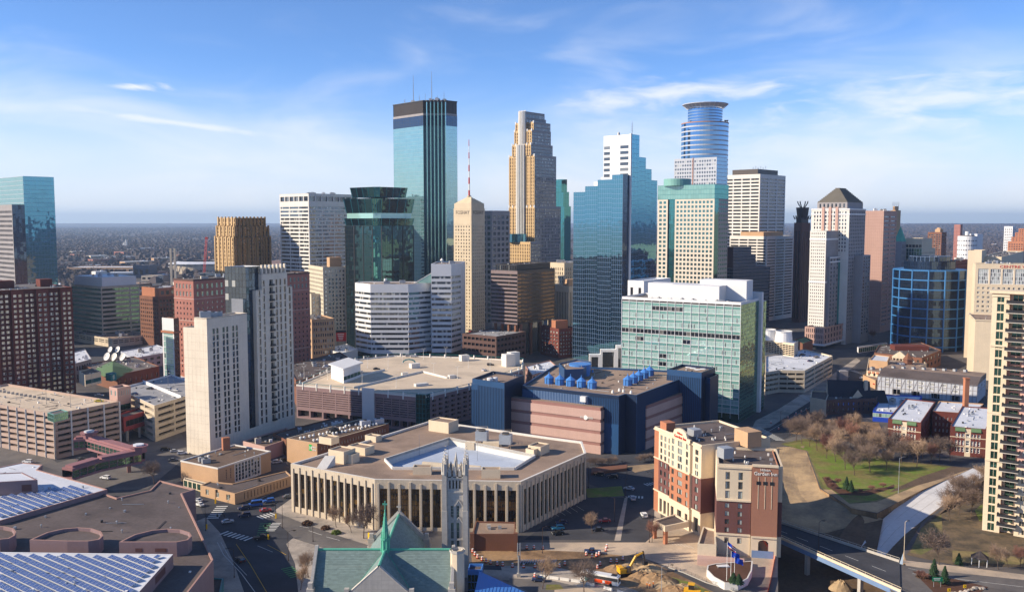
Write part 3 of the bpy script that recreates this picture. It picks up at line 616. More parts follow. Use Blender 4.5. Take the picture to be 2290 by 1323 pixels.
# far country: woods, hills, scattered roofs
def far_woods():
    rnd=random.Random(11);V,F=[],[]
    cube=[(-1,-1,0),(1,-1,0),(1,1,0),(-1,1,0),(-.55,-.6,.8),(.6,-.5,1.),(.5,.6,.85),(-.6,.5,1.05)]
    fc=[(0,1,5,4),(1,2,6,5),(2,3,7,6),(3,0,4,7),(4,5,6,7)]
    def ok(x,y):
        px=1145+FPX*x/y
        return -250<px<2540
    n=0
    while n<34000:
        y=1180*math.exp(rnd.random()**1.15*2.9);x=rnd.uniform(-.72,.72)*y
        if not ok(x,y):continue
        px=1145+FPX*x/y
        if 640<px<1990 and rnd.random()<.88:continue
        v=mnoise.noise(Vector((x*.0016,y*.0009,3)))
        if v<-.14 and rnd.random()<.85:continue
        if y<1900 and px<640 and rnd.random()<.72:continue
        s=(5+y*.0011)*rnd.uniform(.6,1.5);h=rnd.uniform(7,14)+y*.0004;z=hillz(x,y);b0=len(V);a=rnd.uniform(0,6.28);c_,s_=math.cos(a),math.sin(a)
        for cx_,cy_,cz in cube:
            jx,jy=cx_*s*rnd.uniform(.75,1.2),cy_*s*rnd.uniform(.75,1.2);V.append((x+jx*c_-jy*s_,y+jx*s_+jy*c_,z-1+cz*h))
        F.extend(tuple(b0+i for i in f) for f in fc);n+=1
    mb=MB();mb.v=V;mb.f=F;mb.m=[0]*len(F)
    tag(mb.obj('far_woods','far_trees'),'bare grey brown woods spreading to the horizon','woods',kind='stuff')
def hillz(x,y):
    r=max(0.,min(1.,(y-3500)/6500));px=x/max(y,1)
    k=max(0.,min(1.,(px-.12)/.35));return r*r*(52*k+14*(mnoise.noise(Vector((x*.0002,y*.0002,7)))+.3))
mb=MB();ys=[2600*1.11**i for i in range(20)];xs=[-.75+.03*i for i in range(51)]
gr=[[(u*y,y,hillz(u*y,y)-.8) for u in xs] for y in ys]
for i in range(len(ys)-1):
    for j in range(len(xs)-1):mb.poly([gr[i][j],gr[i][j+1],gr[i+1][j+1],gr[i+1][j]])
tag(mb.obj('hills','far_floor' if 'far_floor' in M else 'far_trees',smooth=True),kind='structure');far_woods()
def fillers():
    rnd=random.Random(5);n=0
    FR=[('roof_white','cream'),('roof_gravel','brick_brown'),('roof_grey','limestone'),('roof_white','brick_tan'),('roof_dark','brick_pink'),('roof_white','white_stone')]
    for k in range(150):
        left=k % 2==0
        px=rnd.uniform(128,640) if left else rnd.uniform(2000,2300);py=rnd.uniform(560,690) if left else rnd.uniform(538,690)
        p=GP(px,py);w,d,h=rnd.uniform(16,55),rnd.uniform(14,34),rnd.uniform(5,14)
        if p.y>1800:w *= 1.5;h=rnd.uniform(6,12)
        rm,wm=rnd.choice(FR);a=R(rnd.choice((-40,50,48,-38,10)))
        o=empty('low_building',(p.x,p.y,0),'small distant low rise building among bare trees beyond downtown','building','low buildings beyond downtown')
        m=MB();m.box(p.x,p.y,w,d,0,h,a);m.obj('wall',wm,o);m=MB();m.box(p.x,p.y,w-1,d-1,h,h+.3,a);m.box(p.x+w*.2*math.cos(a),p.y+w*.2*math.sin(a),4,3,h,h+2,a);m.obj('roof',rm,o)
        m=MB();c_,s_=math.cos(a),math.sin(a)
        m.box(p.x+s_*d/2,p.y-c_*d/2,w*.9,.3,h*.3,h*.62,a,bot=True);m.box(p.x+(c_ if c_*p.x<0 else -c_)*w/2,p.y+(s_ if c_*p.x<0 else -s_)*w/2,.3,d*.85,h*.3,h*.62,a,bot=True);m.obj('window_band','glass_dark',o)
fillers()
def far_tower(name,label,nx,Y,lx,rx,a,ty,mat,win='dark',pitch=(4,3.6),f=(.55,.45),ind=False):
    P,z=QD(nx,Y,lx,rx,a,ty);b=Bd(name,label,P[0]);s=G(pitch=pitch,f=f,m=(1,1,2,3),d=.4,win=win);b.block(P,0,z,mat,{0:s,3:s},'roof_gravel');return b,P,z
b,P,z=far_tower('apartment_tower','brown brick apartment tower with a rounded top box beyond the blue framed building',2106,1500,2075,2117,52,519,'brick_brown',f=(.7,.5));q=lerp2(P[0],P[2],.3);mb=MB();mb.box(q[0],q[1],9,9,z-1,z+5,.6);mb.cyl(q[0],q[1],z+5,z+7.5,4.5,2.5,10);b.part('penthouse',mb,'brick_tan');b.done()
b,P,z=far_tower('apartment_tower','lone tan apartment tower standing among the distant bare woods',2148,2300,2134,2153,60,502,'brick_pink',f=(.3,.5));b.done()
zt=zat(528,1750);q=(XA(2163,1770,zt),1770);b=Bd('round_apartment_tower','white round fronted apartment tower with a small white top cylinder',(*q,0),'building')
mb=MB();mb.cyl(q[0],q[1],0,zt,17,n=24);b.part('wall',mb,'white_panel');mb=MB()
for i in range(24):
    u=2*math.pi*i/24
    if math.sin(u)<.3:
        for j in range(9):zz=2+j*(zt-3)/9;mb.box(q[0]+17.05*math.cos(u),q[1]+17.05*math.sin(u),2.2,.3,zz,zz+2,u+math.pi/2,bot=True)
b.part('windows',mb,'glass_dark','stuff');mb=MB();mb.box(q[0]+19,q[1]+6,16,22,0,zt+4,.4);b.part('wing',mb,'white_panel');mb=MB();mb.cyl(q[0],q[1],zt,zt+9,4,n=12);b.part('top_cylinder',mb,'white_panel');mb=MB();mb.cyl(q[0],q[1],zt,zt+1.5,13,n=20);b.part('roof',mb,'roof_dark');b.done()
b,P,z=far_tower('apartment_tower','white slab apartment tower with balcony grid at the far right woods',2265,2000,2246,2272,62,506,'white_panel',f=(.7,.5));b.done()
b,P,z=far_tower('stepped_apartments','terracotta brown apartment tower with stepped outline at the far right',2290,1450,2254,2330,50,540,'brick_orange',f=(.6,.45))
for i,(lx,ty) in enumerate(((2262,530),(2270,520),(2278,511))):Q,z2=QD(2291,1452,lx,2330,50,ty);b.block(Q,z-1,z2,'brick_orange',{3:G(pitch=(4,3.6),f=(.6,.45),m=(1,1,1,1),win='dark')},'roof_gravel')
b.done()
q=GP(440,612);b=Bd('stadium','low pale oval stadium with a white canopy roof in the distance',(q.x,q.y,0),'stadium');rx,ry=68,55;mb=MB();n=32;el=[(q.x+rx*math.cos(2*math.pi*i/n),q.y+ry*math.sin(2*math.pi*i/n)+40) for i in range(n)];mb.prism(el,0,17,cap=False);b.part('wall',mb,'limestone');mb=MB();ou,inn_=inset(el,-5),inset(el,16)
for i in range(n):a,c,d,e=ou[i],ou[(i+1) % n],inn_[(i+1) % n],inn_[i];mb.poly([(*a,22),(*c,22),(*d,26),(*e,26)]);mb.poly([(*c,21),(*a,21),(*e,25),(*d,25)]);mb.poly([(*a,21),(*c,21),(*c,22),(*a,22)])
b.part('canopy_roof',mb,'roof_white');mb=MB()
for i in range(0,n):a,c=el[i],ou[i];mb.tube((*a,0),(*c,21.5),.8,n=4)
b.part('struts',mb,'concrete');b.done()
q=AT(386,555,1500);b=Bd('twin_pylons','pair of slim tan concrete pylons beside the distant stadium',(q.x,q.y,0),'pylon');zz=q.z
for s_ in (-3.4,3.4):mb=MB();mb.box(q.x+s_,q.y,3,3,0,zz);b.part('pylon',mb,'limestone')
for k in range(4):mb=MB();mb.box(q.x,q.y,4,2,zz*(.25+.22*k),zz*(.25+.22*k)+1.5,bot=True);b.part('cross_beam',mb,'limestone')
b.done()
q=GP(460,625);zt_=AT(462,530,q.y).z;b=Bd('tower_crane','thin red lattice crane in the distance beside the golden tower',(q.x,q.y,0),'crane');mb=MB();k=14
for i in range(k):
    z0,z1=zt_*i/k,zt_*(i+1)/k;x0,x1=q.x-4+8*(i/k),q.x-4+8*((i+1)/k)
    for sx_,sy_ in ((-1.5,-1.5),(1.5,-1.5),(1.5,1.5),(-1.5,1.5)):mb.tube((x0+sx_,q.y+sy_,z0),(x1+sx_,q.y+sy_,z1),.28,n=3)
    mb.tube((x0-1.5,q.y-1.5,z0),(x1+1.5,q.y-1.5,z1),.2,n=3);mb.tube((x0+1.5,q.y-1.5,z0),(x1-1.5,q.y-1.5,z1),.2,n=3)
b.part('mast',mb,'antenna_red');mb=MB();mb.box(q.x+4,q.y,5,4,zt_-4,zt_,0);b.part('cab',mb,'antenna_red');b.done()
for nm,lb,x0,x1,y,h,d,wm,rm in (('long_shed','long low shed with a pale blue white roof beyond the banded office',150,300,612,14,60,'brick_tan','roof_white'),('blue_hall','dark blue boxy hall beyond the banded office',298,335,622,26,40,'blue_dark','roof_dark'),('tan_hall','cream brick hall with flat roof below the twin pylons',316,352,628,10,30,'cream','roof_gravel'),('pink_block','distant pink gridded block between golden and white towers',603,640,620,34,40,'pink_panel','roof_grey')):
    a,c=GP(x0,y),GP(x1,y);b=Bd(nm,lb,(a.x,a.y,0));b.block([(a.x,a.y),(c.x,a.y),(c.x,a.y+d),(a.x,a.y+d)],0,h,wm,{0:G(n=(max(3,int((c.x-a.x)/14)),1),f=(.6,.4),d=.4,win='dark',ind=True)},rm);b.done()
for px_,Y_ in ((277,3000),(282,2950)):
    p=GP(px_,553);zz=AT(px_,541 if px_<280 else 534,p.y).z;b=Bd('church_spire','pale church spire rising from the distant woods',(p.x,p.y,0),'church','twin spires in the woods');mb=MB();mb.box(p.x,p.y,9,9,0,zz*.6);b.part('belfry',mb,'white_stone');mb=MB();mb.cyl(p.x,p.y,zz*.6,zz,5,.3,6);b.part('spire',mb,'white_stone');b.done()
random.seed(3)
# far left glass tower + its dark neighbour
P,z=QD(51,810,-75,120,42,394)
b=Bd('glass_tower','tall pale blue mirror glass tower behind the dark red brick apartment block',P[0])
b.block(P,0,z,'steel',{0:('C',2.6,3.9,'glass_blue','blue_light',.22,.08,.012),3:('C',2.6,3.9,'glass_ids','grey_panel',.3,.15)},'roof_grey',.6);b.done()
P,z=QD(26,735,-40,54,42,449)
b=Bd('office_tower','grey pink gridded office tower with one side darkened as a shadow beside the mirror glass tower',P[0])
b.block(P,0,z-3,'granite_grey',{3:G(pitch=(2.6,3.9),f=(.72,.5),m=(1,1,3,4),win='dark'),0:('C',2.4,3.9,'glass_navy','black_metal',.12,.12)},'roof_grey');b.done()  # dark right face stands in for a shadow on the mirror tower
# red brick apartment slab, far left
P,z=QD(-95,500,-150,161,45,654)
b=Bd('apartment_block','long dark red brick apartment slab with pale window pairs in recessed columns',P[0])
n,r=P[0],P[1]
k=9
for i in range(k):
    a,c=lerp2(n,r,i/k),lerp2(n,r,(i+1)/k)
    if i % 2:a2,c2=shift(a,c,-1.3)
    else:a2,c2=a,c
    b.face(a2,c2,0,z,'brick_red' if i % 2==0 else 'brick_dark',G(pitch=(3.1,2.95),f=(.6,.52),m=(.6,.6,5,2.2),d=.25,win='res',ind=(i>=3)))
    if i % 2:
        b.face(a,a2,0,z,'brick_dark');b.face(c2,c,0,z,'brick_dark')
b.block([n,r,P[2],P[3]],z-.5,z,'brick_red',{},'roof_grey',.4)
b.face(P[1],P[2],0,z-.5,'brick_red');b.face(P[2],P[3],0,z-.5,'brick_red');b.face(P[3],P[0],0,z-.5,'brick_red',G(pitch=(3.1,2.95),f=(.5,.5),m=(1,1,5,2),win='res'))
for t,w in ((.50,9),(.87,7)):
    c=lerp2(n,r,t);d=lerp2(P[3],P[2],t);c=lerp2(c,d,.45)
    mb=MB();mb.box(c[0],c[1],w,8,z-.4,z+4.2,R(45));b.part('penthouse',mb,'brick_red')
b.clutter(P,z-.4,7,5,1,2.4);b.done()
# tan banded office
P,z=QD(226,838,160,312,38,641)
b=Bd('office_building','tan and dark green banded office block with a pale rooftop screen',P[0])
bs=G(n=(1,11),f=(1,.5),m=(0,.8,5,1),d=.35,win='bandgreen',ind=True,wname='window_band')
bs2=G(n=(1,11),f=(1,.5),m=(.8,0,5,1),d=.35,win='bandgreen',ind=True,wname='window_band')
nr=lerp2(P[0],P[1],.72);nr2=lerp2(P[0],P[1],.76)
b.face(P[0],nr,0,z,'limestone',bs2);b.face(nr,nr2,0,z,'limestone');b.face(nr2,P[1],0,z,'limestone',bs)
b.face(P[3],P[0],0,z,'limestone',bs);b.face(P[1],P[2],0,z,'limestone');b.face(P[2],P[3],0,z,'limestone')
b.block(P,z-.3,z+.2,'limestone',{},'roof_gravel',.3)
mb=MB();q=inset(P,2.2);mb.prism(q,z,z+8.5,0);b.part('rooftop_screen',mb,'white_panel')
b.clutter(q,z+8.5,5,11,1.5,4);b.done()
Pp,zz=QD(250,800,150,350,38,757)
b=Bd('annex_building','low tan annex with ribbon windows at the foot of the banded office block',Pp[0])
b.block(Pp,0,zz,'limestone',{0:G(n=(8,2),f=(.82,.5),m=(1,1,3,1.5),win='dark',ind=True),3:G(n=(7,2),f=(.82,.5),m=(1,1,3,1.5),win='dark',ind=True)},'roof_gravel');b.clutter(Pp,zz-.9,5,8,2,4);b.done()
# brown brick between
P,z=QD(354,805,312,400,38,664)
b=Bd('brick_building','dark brown brick block with a sunlit top painted orange beside the pink brick hotel',P[0])
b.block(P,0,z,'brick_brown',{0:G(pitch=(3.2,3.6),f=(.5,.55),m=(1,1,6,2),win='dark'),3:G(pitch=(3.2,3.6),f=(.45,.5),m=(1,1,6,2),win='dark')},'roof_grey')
q=inset(P,1.5);b.block(q,z-.9,z+8,'brick_orange',{0:G(pitch=(5,8),f=(.6,.5),m=(1,1,1,1),win='dark')},'roof_grey');b.clutter(q,z+7.2,4,4,2,5);b.done()  # sunlit upper part painted in with orange brick
# pink brick hotel slab, long
P,z=QD(432,608,388,692,33.5,626)
b=Bd('hotel_building','long pink brick hotel slab with small square windows behind the twin beige slabs',P[0])
hs=lambda c:[(3,60,G(n=(c,15),f=(.34,.42),m=(1.5,1.5,1,1),win='dark',ind=True)),(60.5,z-1,G(n=(c,2),f=(.42,.62),m=(1.5,1.5,.5,1),win='tall',ind=(c<9)))]
b.face(P[3],P[0],0,z,'brick_pink',hs(5));b.face(P[0],P[1],0,z,'brick_pink',hs(26));b.face(P[1],P[2],0,z,'brick_pink');b.face(P[2],P[3],0,z,'brick_pink')
b.block(inset(P,-.25),z-.8,z+.4,'granite_brown',{},'roof_grey',.5)
for zz in (15,45,60):
    mb=MB();mb.prism(inset(P,-.18),zz,zz+.5);b.part('stone_band',mb,'pink_panel')
b.clutter(P,z,10,9,2,5,R(33));b.done()
P,z=QD(388,590,362,400,33.5,712)
b=Bd('wrapped_tower','narrow stair tower wrapped in white panels beside the pink brick hotel',P[0])
b.block(P,0,z,'brick_brown',{3:('white_panel',[(6,z-8,G(n=(1,9),f=(.86,.94),m=(.4,.4,0,0),d=.12,win='pale',ind=True,wname='panel'))]),0:G(n=(2,11),f=(.5,.5),m=(.5,.5,5,3),win='dark',ind=True)},'roof_grey')
mb=MB();mb.prism(inset(P,-.7),z-10,z-8.6);b.part('ledge',mb,'brick_orange');b.done()
# twin beige slabs
P,z=QD(462,424,409,552,25.5,712)
b=Bd('residential_tower','windowless ended beige concrete slab with paired slot windows, shorter of the twin slabs',P[0])
z1=zat(730,432)
pl=lerp2(P[3],P[0],.47);pb=lerp2(P[2],P[1],.47)
def slots(bd,p,q,z0,z1,pos,w,mat,n=17):
    """wall with storey-high slot windows in columns at the given fractions"""
    p,q=Vector(p),Vector(q);Lw=(q-p).length;d=(q-p).normalized();xc=0.
    for t in pos:
        a=t*Lw-w/2
        bd.face(p+d*xc,p+d*a,z0,z1,mat);bd.face(p+d*a,p+d*(a+w),z0,z1,mat,G(n=(1,n),f=(1,.82),m=(0,0,0,0),d=.35,win='slot1s',ind=True));xc=a+w
    bd.face(p+d*xc,q,z0,z1,mat)
WS['slot1s']=('glass_dark','black_metal',1,2,.07)
zb=8.0
b.face(P[0],P[1],0,zb,'beige_panel');b.face(P[0],P[1],z-5,z,'beige_panel')
slots(b,P[0],P[1],zb,z-5,(.16,.25,.40,.49,.64,.73),1.5,'beige_panel')
b.face(P[3],pl,0,z1,'beige_panel');b.face(pl,P[0],0,z,'beige_panel');b.face(P[1],pb,0,z,'beige_panel');b.face(pb,P[2],0,z1,'beige_panel');b.face(P[2],P[3],0,z1,'beige_panel');b.face(pb,pl,z1,z,'beige_panel')
b.block([pl,P[0],P[1],pb],z-.4,z+.2,'beige_panel',{},'roof_grey',.5);mb=MB();mb.poly([(*p,z1-.05) for p in (P[3],pl,pb,P[2])]);b.part('roof',mb,'roof_grey')
mb=MB();nn=Vector((-math.cos(R(25.5)),math.sin(R(25.5))));dd=(Vector(P[0])-Vector(P[3]));Lw=dd.length;dd.normalize();on=Vector((dd.y,-dd.x))*.012
for j in range(1,17):
    zz=j*z/17
    if zz>z1:continue
    a=Vector(P[3])+on;c=Vector(P[0])+on;mb.poly([(*a,zz),(*c,zz),(*c,zz+.1),(*a,zz+.1)])
for i in range(1,6):
    a=Vector(P[3])+dd*(Lw*i/6)+on*1.4;c=a+dd*.1;mb.poly([(*a,0),(*c,0),(*c,z1),(*a,z1)])
b.part('panel_joints',mb,'limestone','stuff')
for t,w,h in ((.12,5,3),(.3,4,2.2),(.45,3,2)):
    c=lerp2(lerp2(pl,P[0],.5),lerp2(pb,P[1],.5),t);b.unit(c[0],c[1],z,w,3,h,R(25),'galv')
b.done();SLAB1=P
dr=Vector((math.sin(R(25.5)),math.cos(R(25.5))));dl=Vector((-dr.y,dr.x));N0=Vector(P[0])
L1=(Vector(P[1])-N0).length
t2=elen((N0.x,N0.y),dr,574,60);t3=elen((N0.x,N0.y),dr,655,60)
A=N0+dr*t2;C=N0+dr*t3;wd=(Vector(P[3])-N0).length
b=Bd('residential_tower','taller twin beige slab with a balcony column, stepped crown and dark glass core',(A.x,A.y))
ztop=zat(612,A.y+6);zc=zat(592,A.y+6);zs=zat(649,A.y);zr=zat(640,C.y)
e1,e2=A+dr*((t3-t2)*.16),A+dr*((t3-t2)*.86)
b.face(A,C,0,zb,'beige_panel')
slots(b,A,e1,zb,zs,(.55,),1.5,'beige_panel',17);slots(b,e2,C,zb,zr,(.45,),1.5,'beige_panel',17)
m1,m2=lerp2(e1,e2,.28),lerp2(e1,e2,.44)
slots(b,e1,m1,zb,ztop-3,(.25,),1.5,'beige_panel',19);slots(b,m2,e2,zb,ztop-3,(.22,.5,.82),1.5,'beige_panel',19)
b.face(m1,m2,zb,ztop-3,'beige_panel',G(n=(1,19),f=(.9,.86),m=(0,0,0,0),d=1.2,win='dark',ind=True))
b.face(e1,e2,ztop-3,ztop,'beige_panel')
for j in range(19):
    zz=zb+(ztop-3-zb)*(j+.12)/19;mb=MB();c=(Vector(m1)+Vector(m2))/2+Vector((dr.y,-dr.x))*.5
    mb.box(c.x,c.y,(Vector(m2)-Vector(m1)).length,1.1,zz,zz+.95,math.atan2(dr.y,dr.x),0,True);b.part('balcony',mb,'black_metal')
for a,c,zt in ((A,e1,zs),(e1,e2,ztop),(e2,C,zr)):
    a,c=Vector(a),Vector(c);q=[a,c,c+dl*wd,a+dl*wd]
    b.face(c,c+dl*wd,0,zt,'beige_panel');b.face(a+dl*wd,a,0,zt,'beige_panel');b.face(c+dl*wd,a+dl*wd,0,zt,'beige_panel');b.block(q,zt-.3,zt+.1,'beige_panel',{},'roof_grey',.2)
cr=[e1+dr*.3,e2-dr*.8,e2-dr*.8+dl*wd*.8,e1+dr*.3+dl*wd*.8]
for i in range(7):
    a=cr[0]+(cr[1]-cr[0])*(i/6.35);mb=MB();mb.prism([a,a+dr*1.,a+dr*1.+dl*1.,a+dl*1.],ztop,zc);b.part('crown_pier',mb,'beige_panel')
mb=MB();q=[cr[0]+dl*2.2,cr[1]+dl*2.2,cr[2],cr[3]];mb.prism(q,ztop,zc-1.2);b.part('penthouse',mb,'glass_dark')
gq,gz=QD(549,452,502,590,25.5,597)
b.block(gq,zb,gz,'steel',{3:('C',2.2,3.4,'glass_office','black_metal',.16,.1,.03),0:('C',2.2,3.4,'glass_navy','black_metal',.14,.1,.05)},'roof_grey',.8,capmat='white_panel')
g1,g2=N0+dr*(L1+.05)+dl*2.4,A-dr*.05+dl*2.4
b.block([g1,g2,g2+dl*wd*.5,g1+dl*wd*.5],0,zs-4,'steel',{0:('C',1.8,3.4,'glass_navy','black_metal',.12,.1,.03)},'roof_grey')
b.face(N0+dr*L1+dl*.02,A+dl*.02,0,zb,'beige_panel');b.done()
# gold stepped tower
b0,z0=QD(523,900,481,604,40,531)
b=Bd('stepped_tower','golden stone tower with fluted piers and a stepped crown',b0[0])
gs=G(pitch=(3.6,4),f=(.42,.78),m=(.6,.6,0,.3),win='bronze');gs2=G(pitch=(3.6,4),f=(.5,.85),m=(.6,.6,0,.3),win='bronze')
b.block(b0,0,z0,'gold_stone',{3:gs,0:('gold_stone_shaded',gs2)},'roof_brown',.4)  # shaded right face and its piers painted a darker gold
q1,z1=QD(525,903,484.5,600,40,507);b.block(q1,z0-.4,z1,'gold_stone',{3:gs,0:('gold_stone_shaded',gs2)},'roof_brown',.4)
q2,z2=QD(527,906,488,592,40,487);b.block(q2,z1-.4,z2,'gold_stone',{3:gs,0:('gold_stone_shaded',gs2)},'roof_brown',.8)
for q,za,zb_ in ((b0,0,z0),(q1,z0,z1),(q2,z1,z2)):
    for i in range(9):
        c=lerp2(q[0],q[1],i/8);mb=MB();mb.box(c[0],c[1],1.5,1.5,za,zb_+1.2,R(50));b.part('pier',mb,'gold_stone_shaded')
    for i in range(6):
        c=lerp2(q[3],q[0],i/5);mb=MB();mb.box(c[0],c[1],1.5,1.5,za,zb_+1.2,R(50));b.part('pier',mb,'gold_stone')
b.done()
# white gridded tower
P,z=QD(690,905,625,800,40,433)
b=Bd('office_tower','white office tower with ribbon windows and an open roof colonnade beside the dark green tower',P[0])
nf=32
for i,(e0,e1,c) in enumerate(((P[3],P[0],3),(P[0],P[1],4))):
    b.face(e0,e1,0,z,'white_stone',[(0,z-11,G(n=(c,nf),f=(.93,.52),m=(.8,.8,6,1),d=.5,win='band',ind=True,wname='window_band')),(z-9,z-1,G(n=(c*2,1),f=(.86,.8),m=(.8,.8,1,1),d=1.2,win='dark',ind=True))])
b.face(P[1],P[2],0,z,'white_stone');b.face(P[2],P[3],0,z,'white_stone');b.block(P,z-.2,z+.3,'white_stone',{},'roof_grey',.2)
b.clutter(P,z,5,6,3,6);b.done()
# pale terracotta block + tan block
P,z=QD(722,800,690,774,62,597)
b=Bd('terracotta_building','pale terracotta faced block with rows of small windows left of the dark green tower',P[0])
b.block(P,0,z,'terracotta',{0:G(pitch=(3.0,3.7),f=(.46,.5),m=(1,1,4,2),win='plain',ind=True),3:G(pitch=(3,3.7),f=(.46,.5),m=(1,1,4,2),win='plain')},'roof_grey')
c=lerp2(lerp2(P[0],P[1],.55),P[2],.3);mb=MB();mb.box(c[0],c[1],11,9,z-.9,z+8,R(28));b.part('penthouse',mb,'brick_tan')
q,zz=QD(696,806,685,723,62,657);b.block(q,0,zz,'terracotta',{0:G(pitch=(3.0,3.7),f=(.46,.5),m=(1,1,4,2),win='plain',ind=True)},'roof_grey')
for zq in (z-3,14):
    mb=MB();mb.prism(inset(P,-.35),zq,zq+.6);b.part('cornice',mb,'terracotta')
b.done()
P,z=QD(697,722,670,748,60,714)
b=Bd('brick_building','low tan brick building with paired windows below the pale terracotta block',P[0])
b.block(P,0,z,'brick_tan',{0:G(n=(9,6),f=(.5,.52),m=(1,1,4,1.5),win='plain',ind=True),3:G(n=(6,6),f=(.5,.52),m=(1,1,4,1.5),win='plain')},'roof_brown');b.clutter(P,z-.9,4,3,1.5,3);b.done()
# dark green glass tower with flared crown
P,z=QD(842,772,772,924,42,505)
def chamfer(P,c):
    n,r,l=Vector(P[0]),Vector(P[1]),Vector(P[3]);a=n+(l-n).normalized()*c;e=n+(r-n).normalized()*c
    return [tuple(a),tuple(e),P[1],P[2],P[3]]
b=Bd('glass_tower','dark green glass tower with two flared tiers and a pale band under its crown',P[0])
Q=chamfer(P,5.5);CW=lambda g:('C',2.2,3.9,g,'black_metal',.12,.14,.02)
b.block(Q,0,z,'black_metal',{0:CW('glass_teal'),1:CW('glass_att'),4:CW('glass_att')},'roof_dark')
for t in (.0,.33,.66,1.):
    for e in ((Q[1],Q[2]),(Q[4],Q[0])):
        c=lerp2(*e,t);mb=MB();mb.box(c[0],c[1],.7,.7,0,z,R(48));b.part('fin',mb,'black_metal')
def flare(bd,Q,za,zb_,d0,d1,mat,name,n=4):
    lo,hi=inset(Q,d0),inset(Q,d1);g=MB();f=MB();k=len(Q)
    for i in range(k):
        for j in range(n):
            a,c=lerp2(lo[i],lo[(i+1) % k],j/n),lerp2(lo[i],lo[(i+1) % k],(j+1)/n);d,e=lerp2(hi[i],hi[(i+1) % k],(j+1)/n),lerp2(hi[i],hi[(i+1) % k],j/n)
            g.poly([(*a,za),(*c,za),(*d,zb_),(*e,zb_)])
            f.tube((*a,za),(*e,zb_),.35,n=4)
    g.poly([(*p,zb_) for p in hi]);bd.part(name,g,mat);bd.part('fin',f,'teal_metal')
Y0=772;zA,zB,zC,zD,zE=zat(488,Y0),zat(476,Y0),zat(443,Y0),zat(440,Y0),zat(417,Y0)
flare(b,Q,z,zA,.6,-.5,'glass_att','lower_flare');mb=MB();mb.prism(inset(Q,1.2),zA,zB);b.part('light_band',mb,'glass_pale')
flare(b,Q,zB,zC,1.0,-.9,'glass_att','upper_flare');flare(b,inset(Q,4),zD,zE,.8,-.6,'glass_att','crown');b.done()
# tallest tower: teal glass, serrated corner, grey top
Yi=940;p=AT(946,224,Yi);zi=p.z;a=R(46);dr=Vector((math.sin(a),math.cos(a)));dl=Vector((-dr.y,dr.x));df=-dl
C1=Vector((p.x,p.y));Lp=C1+dl*elen(p,dl,879,zi)
s_=elen(p,(dr+df)/2,996,zi)/2;ns=6;pts=[C1]
for i in range(ns):pts.append(pts[-1]+dr*(s_/ns));pts.append(pts[-1]+df*(s_/ns))
C2=pts[-1];Rp=C2+dr*elen((C2.x,C2.y),dr,1022,zi)
poly=[tuple(q) for q in pts]+[tuple(Rp),tuple(Rp+dl*55),tuple(Lp+dr*40),tuple(Lp)]
b=Bd('skyscraper','tallest skyscraper, pale teal glass with a serrated corner and dark grey top band',poly[0])
n=len(poly);zt1,zt2,zt3=zat(281,Yi),zat(258,Yi),zat(253,Yi)
for i in range(n):
    e=(poly[i],poly[(i+1) % n]);big=i in (n-1,len(pts)-1) or i>=len(pts)
    b.curtain(*e,0,zt1,3.0 if big else 2.2,3.9,'glass_ids' if big or i % 2 else 'glass_navy','grey_panel' if big else 'black_metal',.08,.06 if big else .3,.006)  # shaded notch facets painted dark with navy glass, lit ones kept pale
    b.curtain(*e,zt1,zt2,3.0,3.9,'glass_navy','black_metal',.1,.2,.02)
    b.face(*e,zt2,zt3,'granite_grey');b.face(*shift(*e,-.3),zt3,zi,'bronze',G(pitch=(1.8,40),f=(.45,.92),d=.4,win='void') if big else None)
mb=MB();mb.poly([(*q,zi-.2) for q in poly]);b.part('roof',mb,'roof_dark')
mb=MB();mb.prism(inset(poly,-.25),zi-1.2,zi);b.part('roof_edge',mb,'black_metal')
for i in range(1,ns+1):
    q=pts[2*i];mb=MB();mb.box(q.x,q.y,.8,.8,0,zi-2,a);b.part('corner_fin',mb,'glass_ids')
for px,pt_,rr in ((924.5,168,.5),(965.5,160,.5),(938,212,.3),(951,208,.25),(993,205,.3),(978,212,.25),(905,222,.4)):
    q=AT(px,224,Yi+22);antenna(b,q.x,q.y,zi-.3,zat(pt_,Yi+22),rr)
b.clutter(poly,zi-.2,8,13,2,4);b.done()
# obelisk tower with stepped pyramid and lettering
P,z=QD(1054,872,1014.5,1084,42,466)
b=Bd('obelisk_tower','slender tan limestone obelisk tower with a pyramid top, lettering and red white mast',P[0])
fs=G(n=(6,33),f=(.36,.5),m=(1.2,1.2,2,16),win='plain');fs2=G(n=(6,33),f=(.36,.5),m=(1.2,1.2,2,16),win='plain',ind=True)
def taper(P,k):c=lerp2(P[0],P[2],.5);return [lerp2(q,c,k) for q in P]
b.block(P,0,z,'foshay_stone',{0:fs,3:fs2},None)
Q=inset(P,.35);zq=z+4.5;b.block(Q,z,zq,'foshay_stone',{},None)
mb=MB();mb.prism(inset(P,-.2),z-.5,z);b.part('cornice',mb,'foshay_stone')
zt=zat(437,886);k0=11
for i in range(k0):
    mb=MB();q=inset(P,.5+(i*(Vector(P[0])-Vector(P[3])).length*.475/k0));mb.prism(q,zq+(zt-zq)*i/k0,zq+(zt-zq)*(i+1)/k0);b.part('pyramid_step',mb,'foshay_stone')
wl=(Vector(P[0])-Vector(P[3])).length
put_text(b,'lettering','FOSHAY',5.2,P[3],P[0],.12,z-5.6,'bronze',.06,width=wl*.76);put_text(b,'lettering','FOSHAY',5.2,P[0],P[1],.12,z-5.6,'bronze',.06,width=(Vector(P[1])-Vector(P[0])).length*.76)
for zz in (z-7,z-15.5):
    mb=MB();mb.prism(inset(P,-.15),zz,zz+.5);b.part('stone_band',mb,'limestone')
